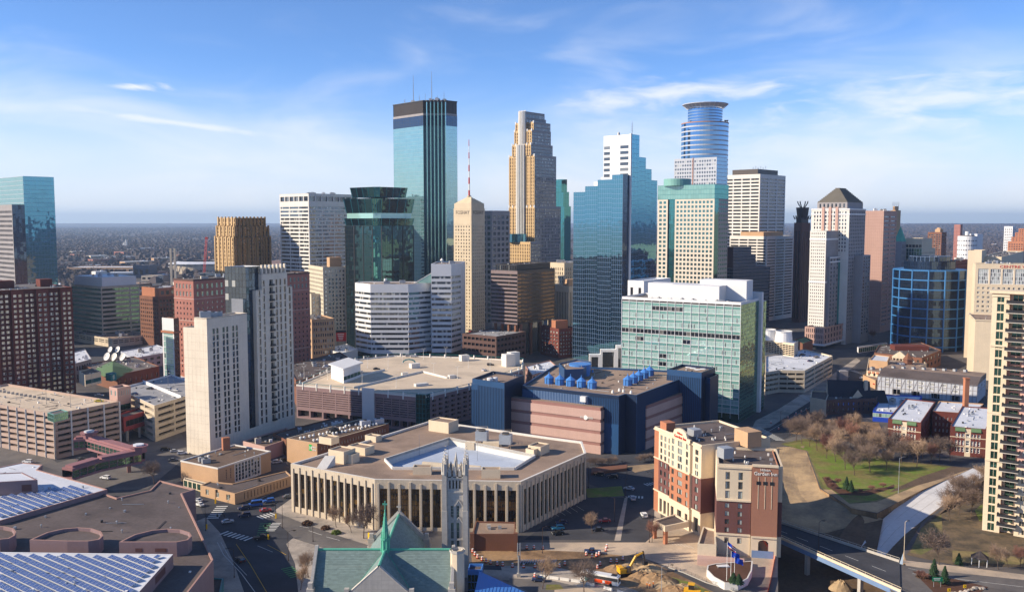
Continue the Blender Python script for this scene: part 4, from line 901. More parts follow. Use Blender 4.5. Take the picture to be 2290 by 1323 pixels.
c=lerp2(P[0],P[2],.5);antenna(b,c[0],c[1],zt-1,zat(312,886),1.0,'mast',9,('antenna_red','white_paint'));b.done()
# grey block behind obelisk
P,z=QD(1100,960,1076,1140,42,471)
b=Bd('office_tower','grey brown gridded office block behind the obelisk tower',P[0])
b.block(P,0,z,'granite_grey',{0:G(pitch=(6,6),f=(.66,.6),m=(1,1,3,4),win='dark'),3:G(pitch=(6,6),f=(.66,.6),m=(1,1,3,4),win='dark')},'roof_grey');b.done()
# art deco setback tower
b=None;zprev=0
A_=41
tiers=[(1195,1058,1139,1254,461),(1195,1059,1139.5,1244,346),(1187,1061,1146,1236,321),(1189,1063,1151,1232,290),(1193,1066,1153.5,1231,272),(1175,1069,1161,1221,262),(1175,1071,1162,1218,249)]
for i,(nx,Y,lx,rx,ty) in enumerate(tiers):
    P,z=QD(nx,Y,lx,rx,A_,ty)
    if b is None:
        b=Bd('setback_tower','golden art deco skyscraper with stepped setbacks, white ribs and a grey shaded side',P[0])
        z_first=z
    b.block(P,zprev,z,'gold_stone',{3:G(pitch=(2.7,3.9),f=(.42,.8),m=(.4,.4,0,2.2),win='bronze'),0:('granite_grey',G(pitch=(2.7,3.9),f=(.6,.72),m=(.4,.4,0,2.2),win='band'))},'roof_grey',.6,capmat='white_stone')  # shade of the right face painted in as grey stone
    q=shift(P[3],P[0],.03)
    w3=(Vector(P[0])-Vector(P[3])).length;k=max(3,round(w3/6))
    for j in range(k+1):
        c=lerp2(P[3],P[0],j/k);mb=MB();mb.box(c[0],c[1],1.0,1.0,zprev,z+1.2,R(49));b.part('rib',mb,'gold_stone')
        mb=MB();mb.box(c[0],c[1],1.15,1.15,z-1.6,z+1.3,R(49));b.part('rib_tip',mb,'white_panel')
    zprev=z-.6
Pa,za=QD(1195,1058,1139,1244,A_,346);zbay=zat(313,1000)
for k_,(t,w,zt) in enumerate(((.47,13,zbay),(.50,10,zat(249,1063)))):
    c=lerp2(Pa[3],Pa[0],t);n_=Vector((-math.sin(R(A_+0))*1.,0));dn=(Vector(Pa[0])-Vector(Pa[3])).normalized();on=Vector((dn.y,-dn.x))
    mb=MB();rb=MB()
    pts=[Vector(c)+dn*(w/2*math.sin(u))+on*(3.6*math.cos(u)-k_*1.5) for u in [R(-80+20*j) for j in range(9)]]
    for j in range(8):mb.poly([(*pts[j],0),(*pts[j+1],0),(*pts[j+1],zt),(*pts[j],zt)])
    mb.poly([(*q,zt) for q in pts])
    for q in pts:rb.box(q.x,q.y,.8,.8,0,zt+.8,R(49))
    b.part('bay',mb,'glass_office');b.part('bay_ribs',rb,'white_stone')
P,z=QD(1186,1033,1131,1210,A_,541)
b.block(P,0,z,'gold_stone',{3:G(pitch=(2.7,3.9),f=(.42,.8),m=(.4,.4,0,2.2),win='bronze'),0:('granite_grey',G(pitch=(2.7,3.9),f=(.6,.72),m=(.4,.4,0,2),win='band'))},'roof_grey',.6,capmat='white_stone')  # right face grey for its shade, as on the tiers
c=lerp2(lerp2(P[3],P[0],.5),P[2],.3);mb=MB();mb.cyl(c[0],c[1],z-.6,z+9,11,n=20);b.part('drum',mb,'glass_blue');b.done()
b=None;zprev=0
for nx,Y,lx,rx,ty in ((1262,1150,1225,1276.5,461),(1260,1151,1225,1272.5,429),(1256,1152,1228,1268,401)):
    P,z=QD(nx,Y,lx,rx,50,ty)
    if b is None:b=Bd('glass_tower','teal glass tower stepping down beside the golden setback skyscraper',P[0])
    b.block(P,zprev,z,'teal_metal',{0:('C',3,3.9,'glass_teal','black_metal',.08,.1),3:('C',3,3.9,'glass_teal','black_metal',.08,.1)},'roof_grey',.4);zprev=z-.4
b.done()
# dark bronze block and its podium
P,z=QD(1157,742,1098,1241,36,606)
b=Bd('office_building','dark bronze office block with grey spandrel bands raised on columns',P[0])
zl=zat(726,742)
pm('spandrel',(128,112,110),var=.1,rough=.5)
b.block(P,zl,z,'spandrel',{3:G(n=(1,13),f=(1.,.54),m=(0,0,.6,2),d=.4,win='banddark',ind=True,wname='window_band'),0:('bronze',G(n=(1,13),f=(1.,.6),m=(0,0,.6,2),d=.3,win='bronze',ind=True,wname='window_band'))},'roof_dark',par=.4)
mb=MB();mb.poly([(*q,zl) for q in reversed(P)]);b.part('soffit',mb,'salmon')
Q=inset(P,3);b.block(Q,z-.4,z+5.2,'black_metal',{3:G(n=(12,1),f=(.7,.7),d=.2,win='dark')},'roof_dark')
core=inset(P,7);mb=MB();mb.prism(core,0,zl);b.part('core',mb,'glass_dark')
for e in ((P[3],P[0]),(P[0],P[1])):
    for t in (.08,.36,.64,.92):
        c=lerp2(lerp2(*e,t),lerp2(P[0],P[2],.5),.08);mb=MB();mb.box(c[0],c[1],2,2,0,zl,R(36));b.part('column',mb,'brick_brown')
b.done()
P,z=QD(1110,708,1034,1176,36,752)
b=Bd('parking_ramp','low dark brown parking garage with corner lights and red car on its roof',P[0])
b.block(P,0,z,'granite_brown',{0:G(n=(8,4),f=(.8,.45),m=(1,1,2,1),d=1.,win='void',ind=True,wname='opening'),3:G(n=(8,4),f=(.8,.45),m=(1,1,2,1),d=1.,win='void',ind=True,wname='opening')},'deck_grey');b.done();DARKRAMP=(P,z-.9)
# white banded complex
def polyz(pxs,z):return [tuple(GP(x,y,z)[:2]) for x,y in pxs]
Yw=735;zL=zat(635,Yw)
pl=[AT(794,635,752),AT(828,635,735),AT(913,635,735),AT(964,635,752)];pl=[(q.x,q.y) for q in pl]
poly=[pl[0],pl[1],pl[2],pl[3],(pl[3][0],768),(pl[0][0],768)]
b=Bd('office_building','lower white banded office wing with dark ribbon windows and a faceted front',pl[1])
ws=lambda:G(n=(1,12),f=(1.,.46),m=(0,0,2,6),d=.4,win='band',ind=True,wname='window_band')
b.block(poly,4,zL,'white_panel',{0:ws(),1:ws(),2:ws(),3:ws()},'roof_gravel');b.block(inset(poly,1.5),0,4,'glass_dark',{},None)
for px,yy in ((865,748),(945,758),(900,760)):
    q=AT(px,640,yy);b.unit(q.x,q.y,zL-.9,5,4,2.6,.2,'galv')
q=AT(862,620,752);mb=MB();mb.cyl(q.x,q.y,zL-.9,zL+3.5,1.6,1.2,12);b.part('vent_stack',mb,'white_panel');b.done()
zR=zat(590,742)
pr=[AT(964,590,742),AT(1009,590,742),AT(1031,590,760)];pr=[(q.x,q.y) for q in pr]
poly=[pr[0],pr[1],pr[2],(pr[2][0]+2,790),(pr[0][0]+1,790)]
b=Bd('office_tower','taller white banded office tower with a sloped glass atrium on its shoulder',pr[0])
ws=lambda:G(n=(1,14),f=(1.,.46),m=(0,0,2,9),d=.4,win='band',ind=True,wname='window_band')
b.block(poly,4,zR,'white_panel',{0:ws(),1:ws(),4:ws()},'roof_gravel');b.block(inset(poly,1.5),0,4,'glass_dark',{},None)
q0,q1=(pr[0][0]-.2,748),(pr[0][0]-.2,770);mb=MB();x0=pr[0][0]-14
mb.poly([(x0,748,zL),(q0[0],748,zR-8),(q1[0],770,zR-8),(x0,770,zL)]);mb.poly([(x0,748,zL),(q0[0],748,zL),(q0[0],748,zR-8)]);b.part('glass_atrium',mb,'glass_pale')
fr=MB()
for i in range(6):
    yy=748+22*i/5;fr.tube((x0,yy,zL+.1),(q0[0],yy,zR-7.9),.25,n=4)
for j in range(5):
    t=j/4;fr.tube((x0+(q0[0]-x0)*t,747.9,zL+(zR-8-zL)*t),(x0+(q0[0]-x0)*t,770,zL+(zR-8-zL)*t),.25,n=4)
b.part('atrium_frame',fr,'white_panel')
q=AT(988,585,760);mb=MB();mb.cyl(q.x,q.y,zR-.9,zR+2,.3,.3,6);mb.cyl(q.x,q.y,zR+2,zR+4,1.6,.4,10);b.part('satellite_dish',mb,'white_paint');b.unit(q.x+8,q.y+4,zR-.9,4,4,2.4,.3)
b.done()
# blue mirror slab with white end wall
b=None
Ys=706;p=AT(1393,390,Ys);a=R(40);dr=Vector((math.sin(a),math.cos(a)));dl=Vector((-dr.y,dr.x));N0=Vector((p.x,p.y))
tl=[elen(p,dl,x,p.z) for x in (1283,1309,1337,1369)];zs4=[zat(y,Ys+20) for y in (429,416.5,403)]+[p.z]
th=elen(p,dr,1408,p.z)
b=Bd('mirror_glass_tower','blue mirror glass slab with stepped tops and a bright white end wall',(p.x,p.y))
cw=('C',2.1,3.7,'glass_blue','blue_light',.16,.12,.006)
ed=tl+[0.]
for i in range(4):
    l0,l1=N0+dl*ed[i],N0+dl*ed[i+1];zt=zs4[i]
    q=[l1,l1+dr*th,l0+dr*th,l0]
    b.block([tuple(v) for v in q],0,zt,'steel',{3:cw,0:('C',2.1,3.7,'glass_navy','black_metal',.1,.08) if i==3 else None,2:None},'roof_grey',.5)
T0=N0+dr*th+(-dl)*.8;zt=zat(302,Ys+14)
rt=[elen((T0.x,T0.y),dr,x,zt) for x in (1430,1445,1458,1471)];zr4=[zt,zat(354,Ys+30),zat(380,Ys+38),zat(405,Ys+46)]
wl=elen((T0.x,T0.y),dl,1350,zt);prev=0.
for i in range(4):
    r0,r1=T0+dr*prev,T0+dr*rt[i];q=[r0,r1,r1+dl*wl,r0+dl*wl]
    b.block([tuple(v) for v in q],0,zr4[i],'white_panel',{0:cw,3:'x' and None},'roof_grey',.5);prev=rt[i]
for zz_i in range(6):
    za=zat(326+zz_i*12.5,Ys+14)
    for t0,w in ((.62,.30),(.02,.22)):
        d3=(T0-(T0+dl*wl));p3=T0+dl*wl;on=Vector((-dr.x,-dr.y))*.05
        a3,c3=p3+d3*t0+on,p3+d3*(t0+w)+on
        mb=MB();mb.poly([(*a3,za-2.4),(*c3,za-2.4),(*c3,za),(*a3,za)]);b.part('window',mb,'glass_dark')
for i,(x0,x1,y) in enumerate(((1297,1312,418),(1312,1328,406),(1328,1352,396))):
    q0=N0+dl*elen(p,dl,x0,p.z)+dr*(th+.4);q1=N0+dl*elen(p,dl,x1,p.z)+dr*(th+.4);zz=zat(y,Ys+22)
    b.block([tuple(q1),tuple(q1+dr*9),tuple(q0+dr*9),tuple(q0)],40,zz,'white_panel',{},'roof_grey',.3)
mb=MB();mb.box(T0.x,T0.y,1.3,1.3,0,zt+.4,a);b.part('corner_edge',mb,'white_panel')
q=T0+dl*4+dr*8;antenna(b,q.x,q.y,zt-.5,zat(271,Ys+16),.35);q=T0+dl*wl*.6+dr*6;mb=MB();mb.cyl(q.x,q.y,zt,zt+3,1.8,.6,10);b.part('satellite_dish',mb,'steel');b.done()
# teal topped stone hotel block
P,z=QD(1598,832,1471,1629,40,444)
b=Bd('office_tower','cream stone office tower with green tinted windows, teal glass attic and round top',P[0])
gs=G(pitch=(4.1,4.15),f=(.62,.6),m=(1,1,4,1),d=.35,win='tealwin',ind=True)
m1,m2=lerp2(P[3],P[0],.185),lerp2(P[3],P[0],.315)
b.face(P[3],m1,0,z,'light_granite',gs);b.curtain(*shift(m1,m2,-1.5),0,z,2.4,4,'glass_teal','black_metal',.15,.1);b.face(m1,shift(m1,m2,-1.5)[0],0,z,'concrete_dark');b.face(shift(m1,m2,-1.5)[1],m2,0,z,'concrete_dark')
b.face(m2,P[0],0,z,'light_granite',gs)
m3=lerp2(P[0],P[1],.3);b.curtain(P[0],m3,0,z,2.4,4,'glass_teal','black_metal',.15,.1);b.face(m3,P[1],0,z,'granite_grey',G(pitch=(4.1,4.15),f=(.7,.5),m=(.5,.5,4,1),win='tealwin'))
b.face(P[1],P[2],0,z,'white_stone');b.face(P[2],P[3],0,z,'white_stone')
zt=zat(412,832);b.block([P[0],P[1],P[2],P[3]],z,zt,'teal_stone',{3:('C',2.8,4.3,'glass_spandrel','teal_metal',.3,.1),0:('C',2.8,4.3,'glass_teal','teal_metal',.3,.1)},'roof_grey',.5,capmat='teal_stone')
c=lerp2(lerp2(P[3],P[0],.38),P[2],.25);mb=MB();mb.cyl(c[0],c[1],zt-.5,zat(398,842),13,n=28);b.part('drum',mb,'teal_stone');b.done()
# halo topped round tower
Yc=950;zc=zat(229,Yc)
def cx(px,Y,z):return XA(px,Y,z)
b=Bd('round_tower','blue glass round skyscraper with a flared halo ring above a square pale shaft',(cx(1575,Yc+20,100),Yc+20))
X0,Yc2=cx(1574,Yc+24,150),Yc+24
z_lo,z_mid,z_up=zat(351,Yc),zat(273,Yc+5),zat(240,Yc+5)
def round_curtain(bd,x,y,z0,z1,r,n,nf,glass,mull,gap=.1):
    g,f=MB(),MB()
    for j in range(nf):
        a,e=z0+(z1-z0)*j/nf,z0+(z1-z0)*(j+1)/nf
        g.cyl(x,y,a+(e-a)*.3,e,r,n=n,cap=(j==nf-1));f.cyl(x,y,a,a+(e-a)*.3,r+.12,n=n)
    bd.part('glazing',g,glass,'stuff');bd.part('floor_bands',f,mull,'stuff')
round_curtain(b,X0,Yc2,0,z_mid,24.8,44,44,'glass_cap','grey_panel');round_curtain(b,X0,Yc2,z_mid,z_up,18.2,40,5,'glass_cap','blue_light')
mb=MB();mb.cyl(X0,Yc2,z_mid-.6,z_mid+.6,25.1,n=44);b.part('ring_ledge',mb,'salmon')
mb=MB();mb.cyl(X0,Yc2,z_up+1.2,zc,18.2,24.2,44,cap=False);mb.cyl(X0,Yc2,zc,zc+.8,24.2,24.2,44,cap=False);mb.cyl(X0,Yc2,zc+.8,z_up+2,23.7,17.8,44,cap=False);b.part('halo',mb,'grey_panel')
fr=MB()
for i in range(28):
    u=2*math.pi*i/28;fr.tube((X0+18.3*math.cos(u),Yc2+18.3*math.sin(u),z_up-.5),(X0+24.4*math.cos(u),Yc2+24.4*math.sin(u),zc+.6),.28,n=4)
b.part('halo_ribs',fr,'white_panel');mb=MB();mb.cyl(X0,Yc2,z_up,z_up+1.2,16,n=28);b.part('roof',mb,'roof_grey')
P,z=QD(1603,Yc-22,1508,1626,40,351)
b.block(P,0,z,'grey_panel',{3:G(pitch=(2.9,3.9),f=(.62,.5),m=(.5,.5,2,1.5),win='plain'),0:('C',3.,3.9,'glass_cap','grey_panel',.5,.15)},'roof_grey',.5,capmat='salmon')
mb=MB();c=lerp2(P[3],P[0],.45);mb.box(c[0],c[1],1.,1.,0,z+.4,R(50));b.part('stripe',mb,'salmon')
for i in range(2):
    q=(X0+20+i*2,Yc2-8);mb=MB();mb.cyl(q[0],q[1],z_mid,z_mid+2,.3,.3,6);mb.cyl(q[0],q[1],z_mid+1.4,z_mid+3.2,.4,1.6,10);b.part('satellite_dish',mb,'steel')
b.done()
# white gridded pair
P,z=QD(1700,1080,1620,1757,44,389)
b=Bd('office_tower','tall white gridded office tower with a brown rooftop box beside the halo topped tower',P[0])
us=lambda c:G(n=(c,40),f=(.88,.5),m=(.8,.8,0,4),d=.6,win='banddark',ind=True,wname='window_band')
b.block(P,0,z,'white_stone',{3:us(4),0:us(3)},'roof_grey');Q=inset(P,7);mb=MB();mb.prism(Q,z-.9,z+6.5);b.part('penthouse',mb,'bronze')
for i in range(6):antenna(b,Q[0][0]-4+i*3,Q[0][1]+6,z+6,z+9+i % 2*2,.15)
b.done()
P,z=QD(1715,1010,1632,1775,44,528)
b=Bd('office_tower','lower white gridded office tower flaring out at its foot',P[0])
us=lambda c:G(n=(c,27),f=(.9,.52),m=(.8,.8,4,3),d=.6,win='banddark',ind=True,wname='window_band')
b.block(P,0,z,'white_stone',{3:us(4),0:us(3)},'roof_grey');Q=inset(P,9);mb=MB();mb.prism(Q,z-.9,z+4.5);b.part('penthouse',mb,'brick_tan')
r,bk=Vector(P[1]),Vector(P[2]);n_=Vector(P[0]);d_=(r-n_).normalized()
for i in range(7):
    e=1.1*(i+1)**1.35;zz=34-i*4.6;q=[tuple(r-d_*.5),tuple(r+d_*e),tuple(bk+d_*e),tuple(bk-d_*.5)]
    mb=MB();mb.prism(q,max(0,zz-4.6),zz-1.8);b.part('flare_step',mb,'white_stone')
b.done()
b=None;zprev=0
P,z=QD(1640,960,1600,1722,52,600);b=Bd('glass_block','dark stepped glass block tucked below the white gridded towers',P[0]);b.block(P,0,z,'granite_brown',{0:('C',2.4,3.6,'glass_navy','granite_grey',.5,.12),3:('C',2.4,3.6,'glass_navy','granite_grey',.5,.12)},'roof_dark')
for rx,ty in ((1690,571),(1680,553)):
    P,z2=QD(1640,962,1600,rx,52,ty);b.block(P,z-.5,z2,'granite_brown',{0:('C',2.4,3.6,'glass_navy','granite_grey',.5,.12)},'roof_dark');z=z2
b.done()
# slim brown tower with sculpted crown
P,z=QD(1793,1000,1776,1812,46,498)
b=Bd('slim_tower','slim brown stone tower with a dark sculpted crown and curled finials',P[0])
vs=G(pitch=(4.5,300),f=(.34,.93),m=(.8,.8,0,6),d=.3,win='void')
b.block(P,0,z,'granite_brown',{0:vs,3:vs},'roof_dark',.5);c=lerp2(P[0],P[2],.5)
w0=(Vector(P[1])-Vector(P[0])).length
mb=MB();mb.prism(inset(P,w0*.08),z-.5,z+5.5);b.part('crown_base',mb,'black_metal');mb=MB()
for i in range(12):
    u=2*math.pi*i/12;mb.tube((c[0]+w0*.42*math.cos(u),c[1]+w0*.42*math.sin(u),z+4),(c[0]+w0*.52*math.cos(u),c[1]+w0*.52*math.sin(u),z+8),.8,.3,n=4)
b.part('crown_leaves',mb,'black_metal');mb=MB();mb.cyl(c[0],c[1],z+5.5,z+17,w0*.30,w0*.38,10);b.part('lantern',mb,'black_metal');mb=MB()
for i in range(4):
    u=R(45+90*i)
    for k_ in range(4):
        v0,v1=.5*k_,.5*(k_+1);rr=lambda v:2+4.2*math.sin(v);hh=lambda v:17+7.5*math.sin(v*.75)
        mb.tube((c[0]+rr(v0)*math.cos(u),c[1]+rr(v0)*math.sin(u),z+hh(v0)-.5),(c[0]+rr(v1)*math.cos(u),c[1]+rr(v1)*math.sin(u),z+hh(v1)-.5),.7,.5,n=5)
b.part('finials',mb,'black_metal');b.done()
# pyramid roofed tower
P,z=QD(1848,802,1812,1913,40,516)
b=Bd('pyramid_tower','grey stone tower with stepped pyramid roof, white cornice bands and glass bays',P[0])
ps=G(n=(7,30),f=(.4,.46),m=(.8,.8,14,1),d=.35,win='dark',ind=True)
b.block(P,0,z,'white_stone',{3:ps,0:('granite_grey',None)},'roof_grey',.5)  # sun and shade painted in: lit left face white, shaded right face grey
p0,p1=P[0],P[1]
for (t0,t1,za,zb_,o,win,mat) in ((.06,.97,0,zat(575,802),.9,None,'granite_grey'),):
    e=(lerp2(p0,p1,t0),lerp2(p0,p1,t1));f=shift(*e,o+1.2)
    b.face(f[0],f[1],12,zb_,mat,G(n=(9,18),f=(.42,.62),m=(1,1,2,1),d=.3,win='plain',ind=True));b.face(e[0],f[0],0,zb_,mat);b.face(f[1],e[1],0,zb_,mat);b.face(f[0],f[1],0,12,'granite_pink',G(n=(7,1),f=(.5,.8),m=(1,1,0,0),d=.4,win='dark',ind=True))
    mb=MB();mb.poly([(*e[0],zb_),(*f[0],zb_),(*f[1],zb_),(*e[1],zb_)]);b.part('roof',mb,'roof_grey')
    for k_ in (.36,.5,.64):
        c=lerp2(f[0],f[1],k_);g0,g1=lerp2(f[0],f[1],k_-.05),lerp2(f[0],f[1],k_+.05);g=shift(g0,g1,.25);mb=MB();mb.poly([(*g[0],14),(*g[1],14),(*g[1],zb_-3),(*g[0],zb_-3)]);b.part('glass_bay',mb,'glass_teal')
    for zz in (zb_-1.2,zb_-5.2):
        mb=MB();g=shift(f[0],f[1],.3);mb.prism([g[0],g[1],f[1],f[0]],zz,zz+1.2);b.part('white_band',mb,'white_panel')
for py in (537,633):
    zz=zat(py,802);mb=MB();mb.prism(inset(P,-.3),zz,zz+1.5);b.part('white_band',mb,'white_panel')
P2,z2=QD(1900,819,1815,1936,40,466)
ps2=G(n=(12,11),f=(.5,.62),m=(2,2,0,2),d=.35,win='plain')
b.block(P2,0,z2,'granite_grey',{3:('white_stone',[(z-20,z2,ps2)]),0:G(n=(9,34),f=(.45,.55),m=(1,1,12,2),win='dark')},'roof_grey',.4)  # sunlit left face painted paler than the shaded rest
for k_ in (.32,.5,.68):
    c=lerp2(P2[3],P2[0],k_);mb=MB();mb.box(c[0],c[1],2.6,1.2,z-10,z2+1.5,R(-50));b.part('bay',mb,'granite_pink')
for dz_ in (0,4.6):
    mb=MB();mb.prism(inset(P2,-.35),z2-1.2-dz_,z2-.05-dz_);b.part('white_band',mb,'white_panel')
P3,z3=QD(1895,824,1828,1930,40,452);b.block(P3,z2-.4,z3,'granite_grey',{3:G(n=(7,1),f=(.4,.6),m=(1,1,0,0),win='dark')},None)
zap=zat(420,839);k0=11;w3=(Vector(P3[0])-Vector(P3[3])).length
for i in range(k0):
    mb=MB();q=inset(P3,.3+i*w3*.46/k0);mb.prism(q,z3+(zap-z3)*i/k0,z3+(zap-z3)*(i+1)/k0);b.part('pyramid_step',mb,'pyr_roof' if 'pyr_roof' in M else 'roof_dark')
P4,z4=QD(1843,785,1800,1930,40,733)
b.block(P4,3,z4,'granite_pink',{3:G(n=(9,3),f=(.45,.66),m=(1,1,.5,.5),d=.35,win='dark',ind=True),0:G(n=(14,3),f=(.45,.66),m=(1,1,.5,.5),d=.35,win='dark',ind=True)},'roof_grey')
mb=MB();mb.prism(inset(P4,-1.4),3.6,5.0);b.part('canopy_band',mb,'white_panel');mb=MB();mb.prism(inset(P4,1.5),0,3.6);b.part('base',mb,'glass_dark')
P5,z5=QD(1930,827,1905,1947,40,571);b.block(P5,0,z5,'granite_grey',{0:G(n=(3,24),f=(.6,.6),m=(.6,.6,8,1),win='plain')},'roof_grey',.4,capmat='white_panel');b.done()
# pink granite slab
P,z=QD(1977,905,1934,2006,40,471)
b=Bd('granite_tower','plain pink granite slab tower with slit windows on one side',P[0])
b.block(P,0,z,'granite_pink',{0:G(n=(2,27),f=(.8,.34),m=(.5,.5,6,4),d=.4,win='dark',ind=True)},'roof_grey')
mb=MB();e=shift(P[3],P[0],.01);d_=(Vector(P[0])-Vector(P[3]))
for i in range(1,10):c=Vector(e[0])+d_*(i/10);c2=c+d_.normalized()*.12;mb.poly([(*c,0),(*c2,0),(*c2,z),(*c,z)])
for j in range(1,40):mb.poly([(*e[0],z*j/40),(*e[1],z*j/40),(*e[1],z*j/40+.12),(*e[0],z*j/40+.12)])
b.part('panel_joints',mb,'pink_dark','stuff');b.clutter(P,z-.9,5,21,2,5);b.done()
P,z=QD(2006,1120,1984,2022,46,470)
b=Bd('stone_tower','tan stone tower with corner spikes rising behind the pink granite slab',P[0])
b.block(P,0,z-30,'brick_tan',{0:G(pitch=(3.4,4),f=(.4,.6),m=(1,1,4,2),win='dark')},'roof_grey');Q=inset(P,3);b.block(Q,z-31,z,'brick_tan',{3:G(pitch=(4,5),f=(.5,.6),m=(1,1,2,2),win='dark')},'roof_grey');Q2=inset(P,5);b.block(Q2,z-.5,z+5,'brick_tan',{3:G(n=(4,1),f=(.5,.7),win='dark')},'roof_grey')
for q in Q2:antenna(b,q[0],q[1],z+5,z+11,.3)
b.done()
P,z=QD(2016,1010,1999,2026,46,560)
b=Bd('clock_tower','dark stone tower with a steep green copper roof beside the pink granite slab',P[0])
b.block(P,0,zat(540,1010),'granite_grey',{0:G(n=(3,10),f=(.4,.6),m=(1,1,20,2),win='dark')},None);zz=zat(540,1010);c=lerp2(P[0],P[2],.5);mb=MB()
for i in range(4):mb.poly([(*P[i],zz),(*P[(i+1) % 4],zz),(c[0],c[1],zat(505,1015))])
b.part('roof',mb,'copper');b.done()
P,z=QD(2062,1010,2015,2092,46,556)
b=Bd('office_building','tan office block with green glass front and a blank rooftop box',P[0])
b.block(P,0,z,'cream',{3:('C',3,4,'glass_green','white_panel',.2,.35),0:G(pitch=(3.5,4),f=(.4,.4),m=(1,1,3,3),win='dark')},'roof_grey');Q,zq=QD(2062,1013,2018,2085,46,533);b.block(Q,z-.9,zq,'cream',{3:[(z+1,z+4.5,G(n=(6,1),f=(.85,.9),win='dark'))]},'roof_grey');b.done()
# blue round-cornered grid building
Yb=775;zt=zat(607,Yb-10);xl,xr=XA(2005,Yb+26,zt),XA(2152,Yb+26,zt);xc=(xl+xr)/2;w=(xr-xl)/2
b=Bd('rounded_building','dark glass rounded office building with a bright blue frame grid',(xc,Yb))
NS=14;oct_=[(xc+w*math.cos(u)*1.01,Yb+26+w*math.sin(u)*1.01) for u in [2*math.pi*(i+.5)/NS for i in range(NS)]]
b.block(oct_,0,zt,'blue_metal',{i:('C',2.4,3.4,'glass_navy','black_metal',.12,.1,.02) for i in range(NS)},'roof_dark',.4)
nfl=8
for j in range(nfl+1):
    zz=4+(zt-4)*j/nfl;mb=MB();mb.prism(inset(oct_,-.6),zz-.5,zz+.5,bot=True);b.part('ring_beam',mb,'frame_blue')
for i in range(NS):
    c=oct_[i];c=(c[0]+(c[0]-xc)*.012,c[1]+(c[1]-Yb-26)*.012);mb=MB();mb.cyl(c[0],c[1],0,zt+.5,.7,n=6);b.part('column',mb,'frame_blue')
o2=inset(oct_,w*.28);b.block(o2,zt-.4,zat(586,Yb),'blue_dark',{i:('C',2,4,'glass_navy','blue_dark',.2,.3) for i in range(NS)},'roof_dark');o3=inset(oct_,w*.42);b.block(o3,zat(586,Yb)-.9,zat(575,Yb),'blue_dark',{i:('C',4,4,'glass_navy','blue_light',.3,.3) for i in range(NS)},'roof_dark');b.done()
P,z=QD(2130,870,2105,2170,46,583)
b=Bd('brick_building','dark maroon brick block behind the blue framed rounded building',P[0]);b.block(P,0,z,'brick_maroon',{0:G(pitch=(3.4,3.8),f=(.4,.5),m=(1,1,3,2),win='dark')},'roof_gravel');b.clutter(P,z-.9,8,33,2,6);b.done()
# tan hotel with red lettering, far right
L_=AT(2182,590,705);z=L_.z;L_=Vector((L_.x,L_.y));d_=Vector((.94,-.34));i_=Vector((.34,.94));P=[tuple(L_+d_*80),tuple(L_+d_*80+i_*16),tuple(L_+i_*16),tuple(L_)]
b=Bd('hotel_building','tan hotel tower with gridded top floors and red roof lettering',P[0])
WS['gridtop']=('glass_hotel','white_panel',6,4,.35);zz2=zat(640,690)
b.face(P[3],P[0],0,z,'cream',[(1,17,G(n=(6,5),f=(.82,.42),m=(1,1,0,0),d=.8,win='void',ind=True,wname='opening')),(19,zz2,G(n=(22,12),f=(.5,.46),m=(1,1,.5,.5),d=.3,win='res',ind=True)),(zz2+.5,z-3.2,G(n=(9,1),f=(.86,.92),m=(1.5,1,0,0),d=.4,win='gridtop',ind=True))])
for i in range(3):b.face(P[i],P[i+1],0,z,'cream')
b.block(P,z-.1,z+.4,'cream',{},'roof_grey',.4)
fw=(Vector(P[0])-Vector(P[3])).length;put_text(b,'roof_lettering','CENTRE VILLAGE',2.8,P[3],P[0],.21,z-2.75,'red',.15,width=30)
Q,zq=QD(2196,735,2165,2206,35,560);b.block(Q,0,zq,'cream',{},'roof_grey');Q,zq=QD(2240,742,2190,2290,35,574);b.block(Q,0,zq,'cream',{},'roof_grey')
b.clutter([lerp2(P[3],P[0],t) for t in (0.02,.4)]+[lerp2(P[2],P[1],t) for t in (.4,.02)],z,12,35,1.2,3)
Q,zq=QD(2240,672,2167,2260,22,702);b.block(Q,0,zq,'cream',{3:[(1,13,G(n=(3,5),f=(.9,.42),m=(.5,.5,0,0),d=.8,win='void',ind=True,wname='opening')),(15,zq-1,G(n=(6,6),f=(.7,.4),m=(.5,.5,0,0),win='res',ind=True))]},'roof_gravel');b.done()
# teal glass clinic with white blade walls
P,z=QD(1657,497,1391,1697,32,682)
b=Bd('clinic_building','pale green glass building with white grid, dark open floor and white blade walls',P[0])
nb,nf=15,13;p,q=Vector(P[3]),Vector(P[0]);d=(q-p).normalized();on=Vector((d.y,-d.x));Lw=(q-p).length
fh=(z-6)/nf
WS['clinic']=('glass_pale','white_panel',6,1,.12);WS['clinic_dark']=('glass_dark','white_panel',2,1,.12);WS['clinic_sp']=('glass_spandrel','white_panel',1,1,.06)
rr=ABS[b.root.name];rnd=random.Random(4)
for j in range(nf):
    za=5+fh*j
    for i in range(nb):
        a=p+d*(Lw*i/nb+.06)+on*.0
        st='clinic'
        if j==9 or (j==nf-1 and 4<=i<=7):st='clinic_dark'
        elif rnd.random()<.04:st='clinic_dark'
        if b.nind<300:
            b.nind+=1;child('window',win_mesh(st,Lw/nb-.12,fh*.58),b.root,(a.x-rr[0],a.y-rr[1],za),math.atan2(d.y,d.x))
        win_geo('clinic_sp',Lw/nb-.12,fh*.40,b.stuff.setdefault('clinic_sp',MB()),(a.x,a.y,za+fh*.59),d,on)
for i in range(nb+1):
    a=p+d*(Lw*i/nb)+on*.15;mb=MB();mb.box(a.x,a.y,.22,.3,2,z,math.atan2(d.y,d.x));b.part('mullion',mb,'white_panel')
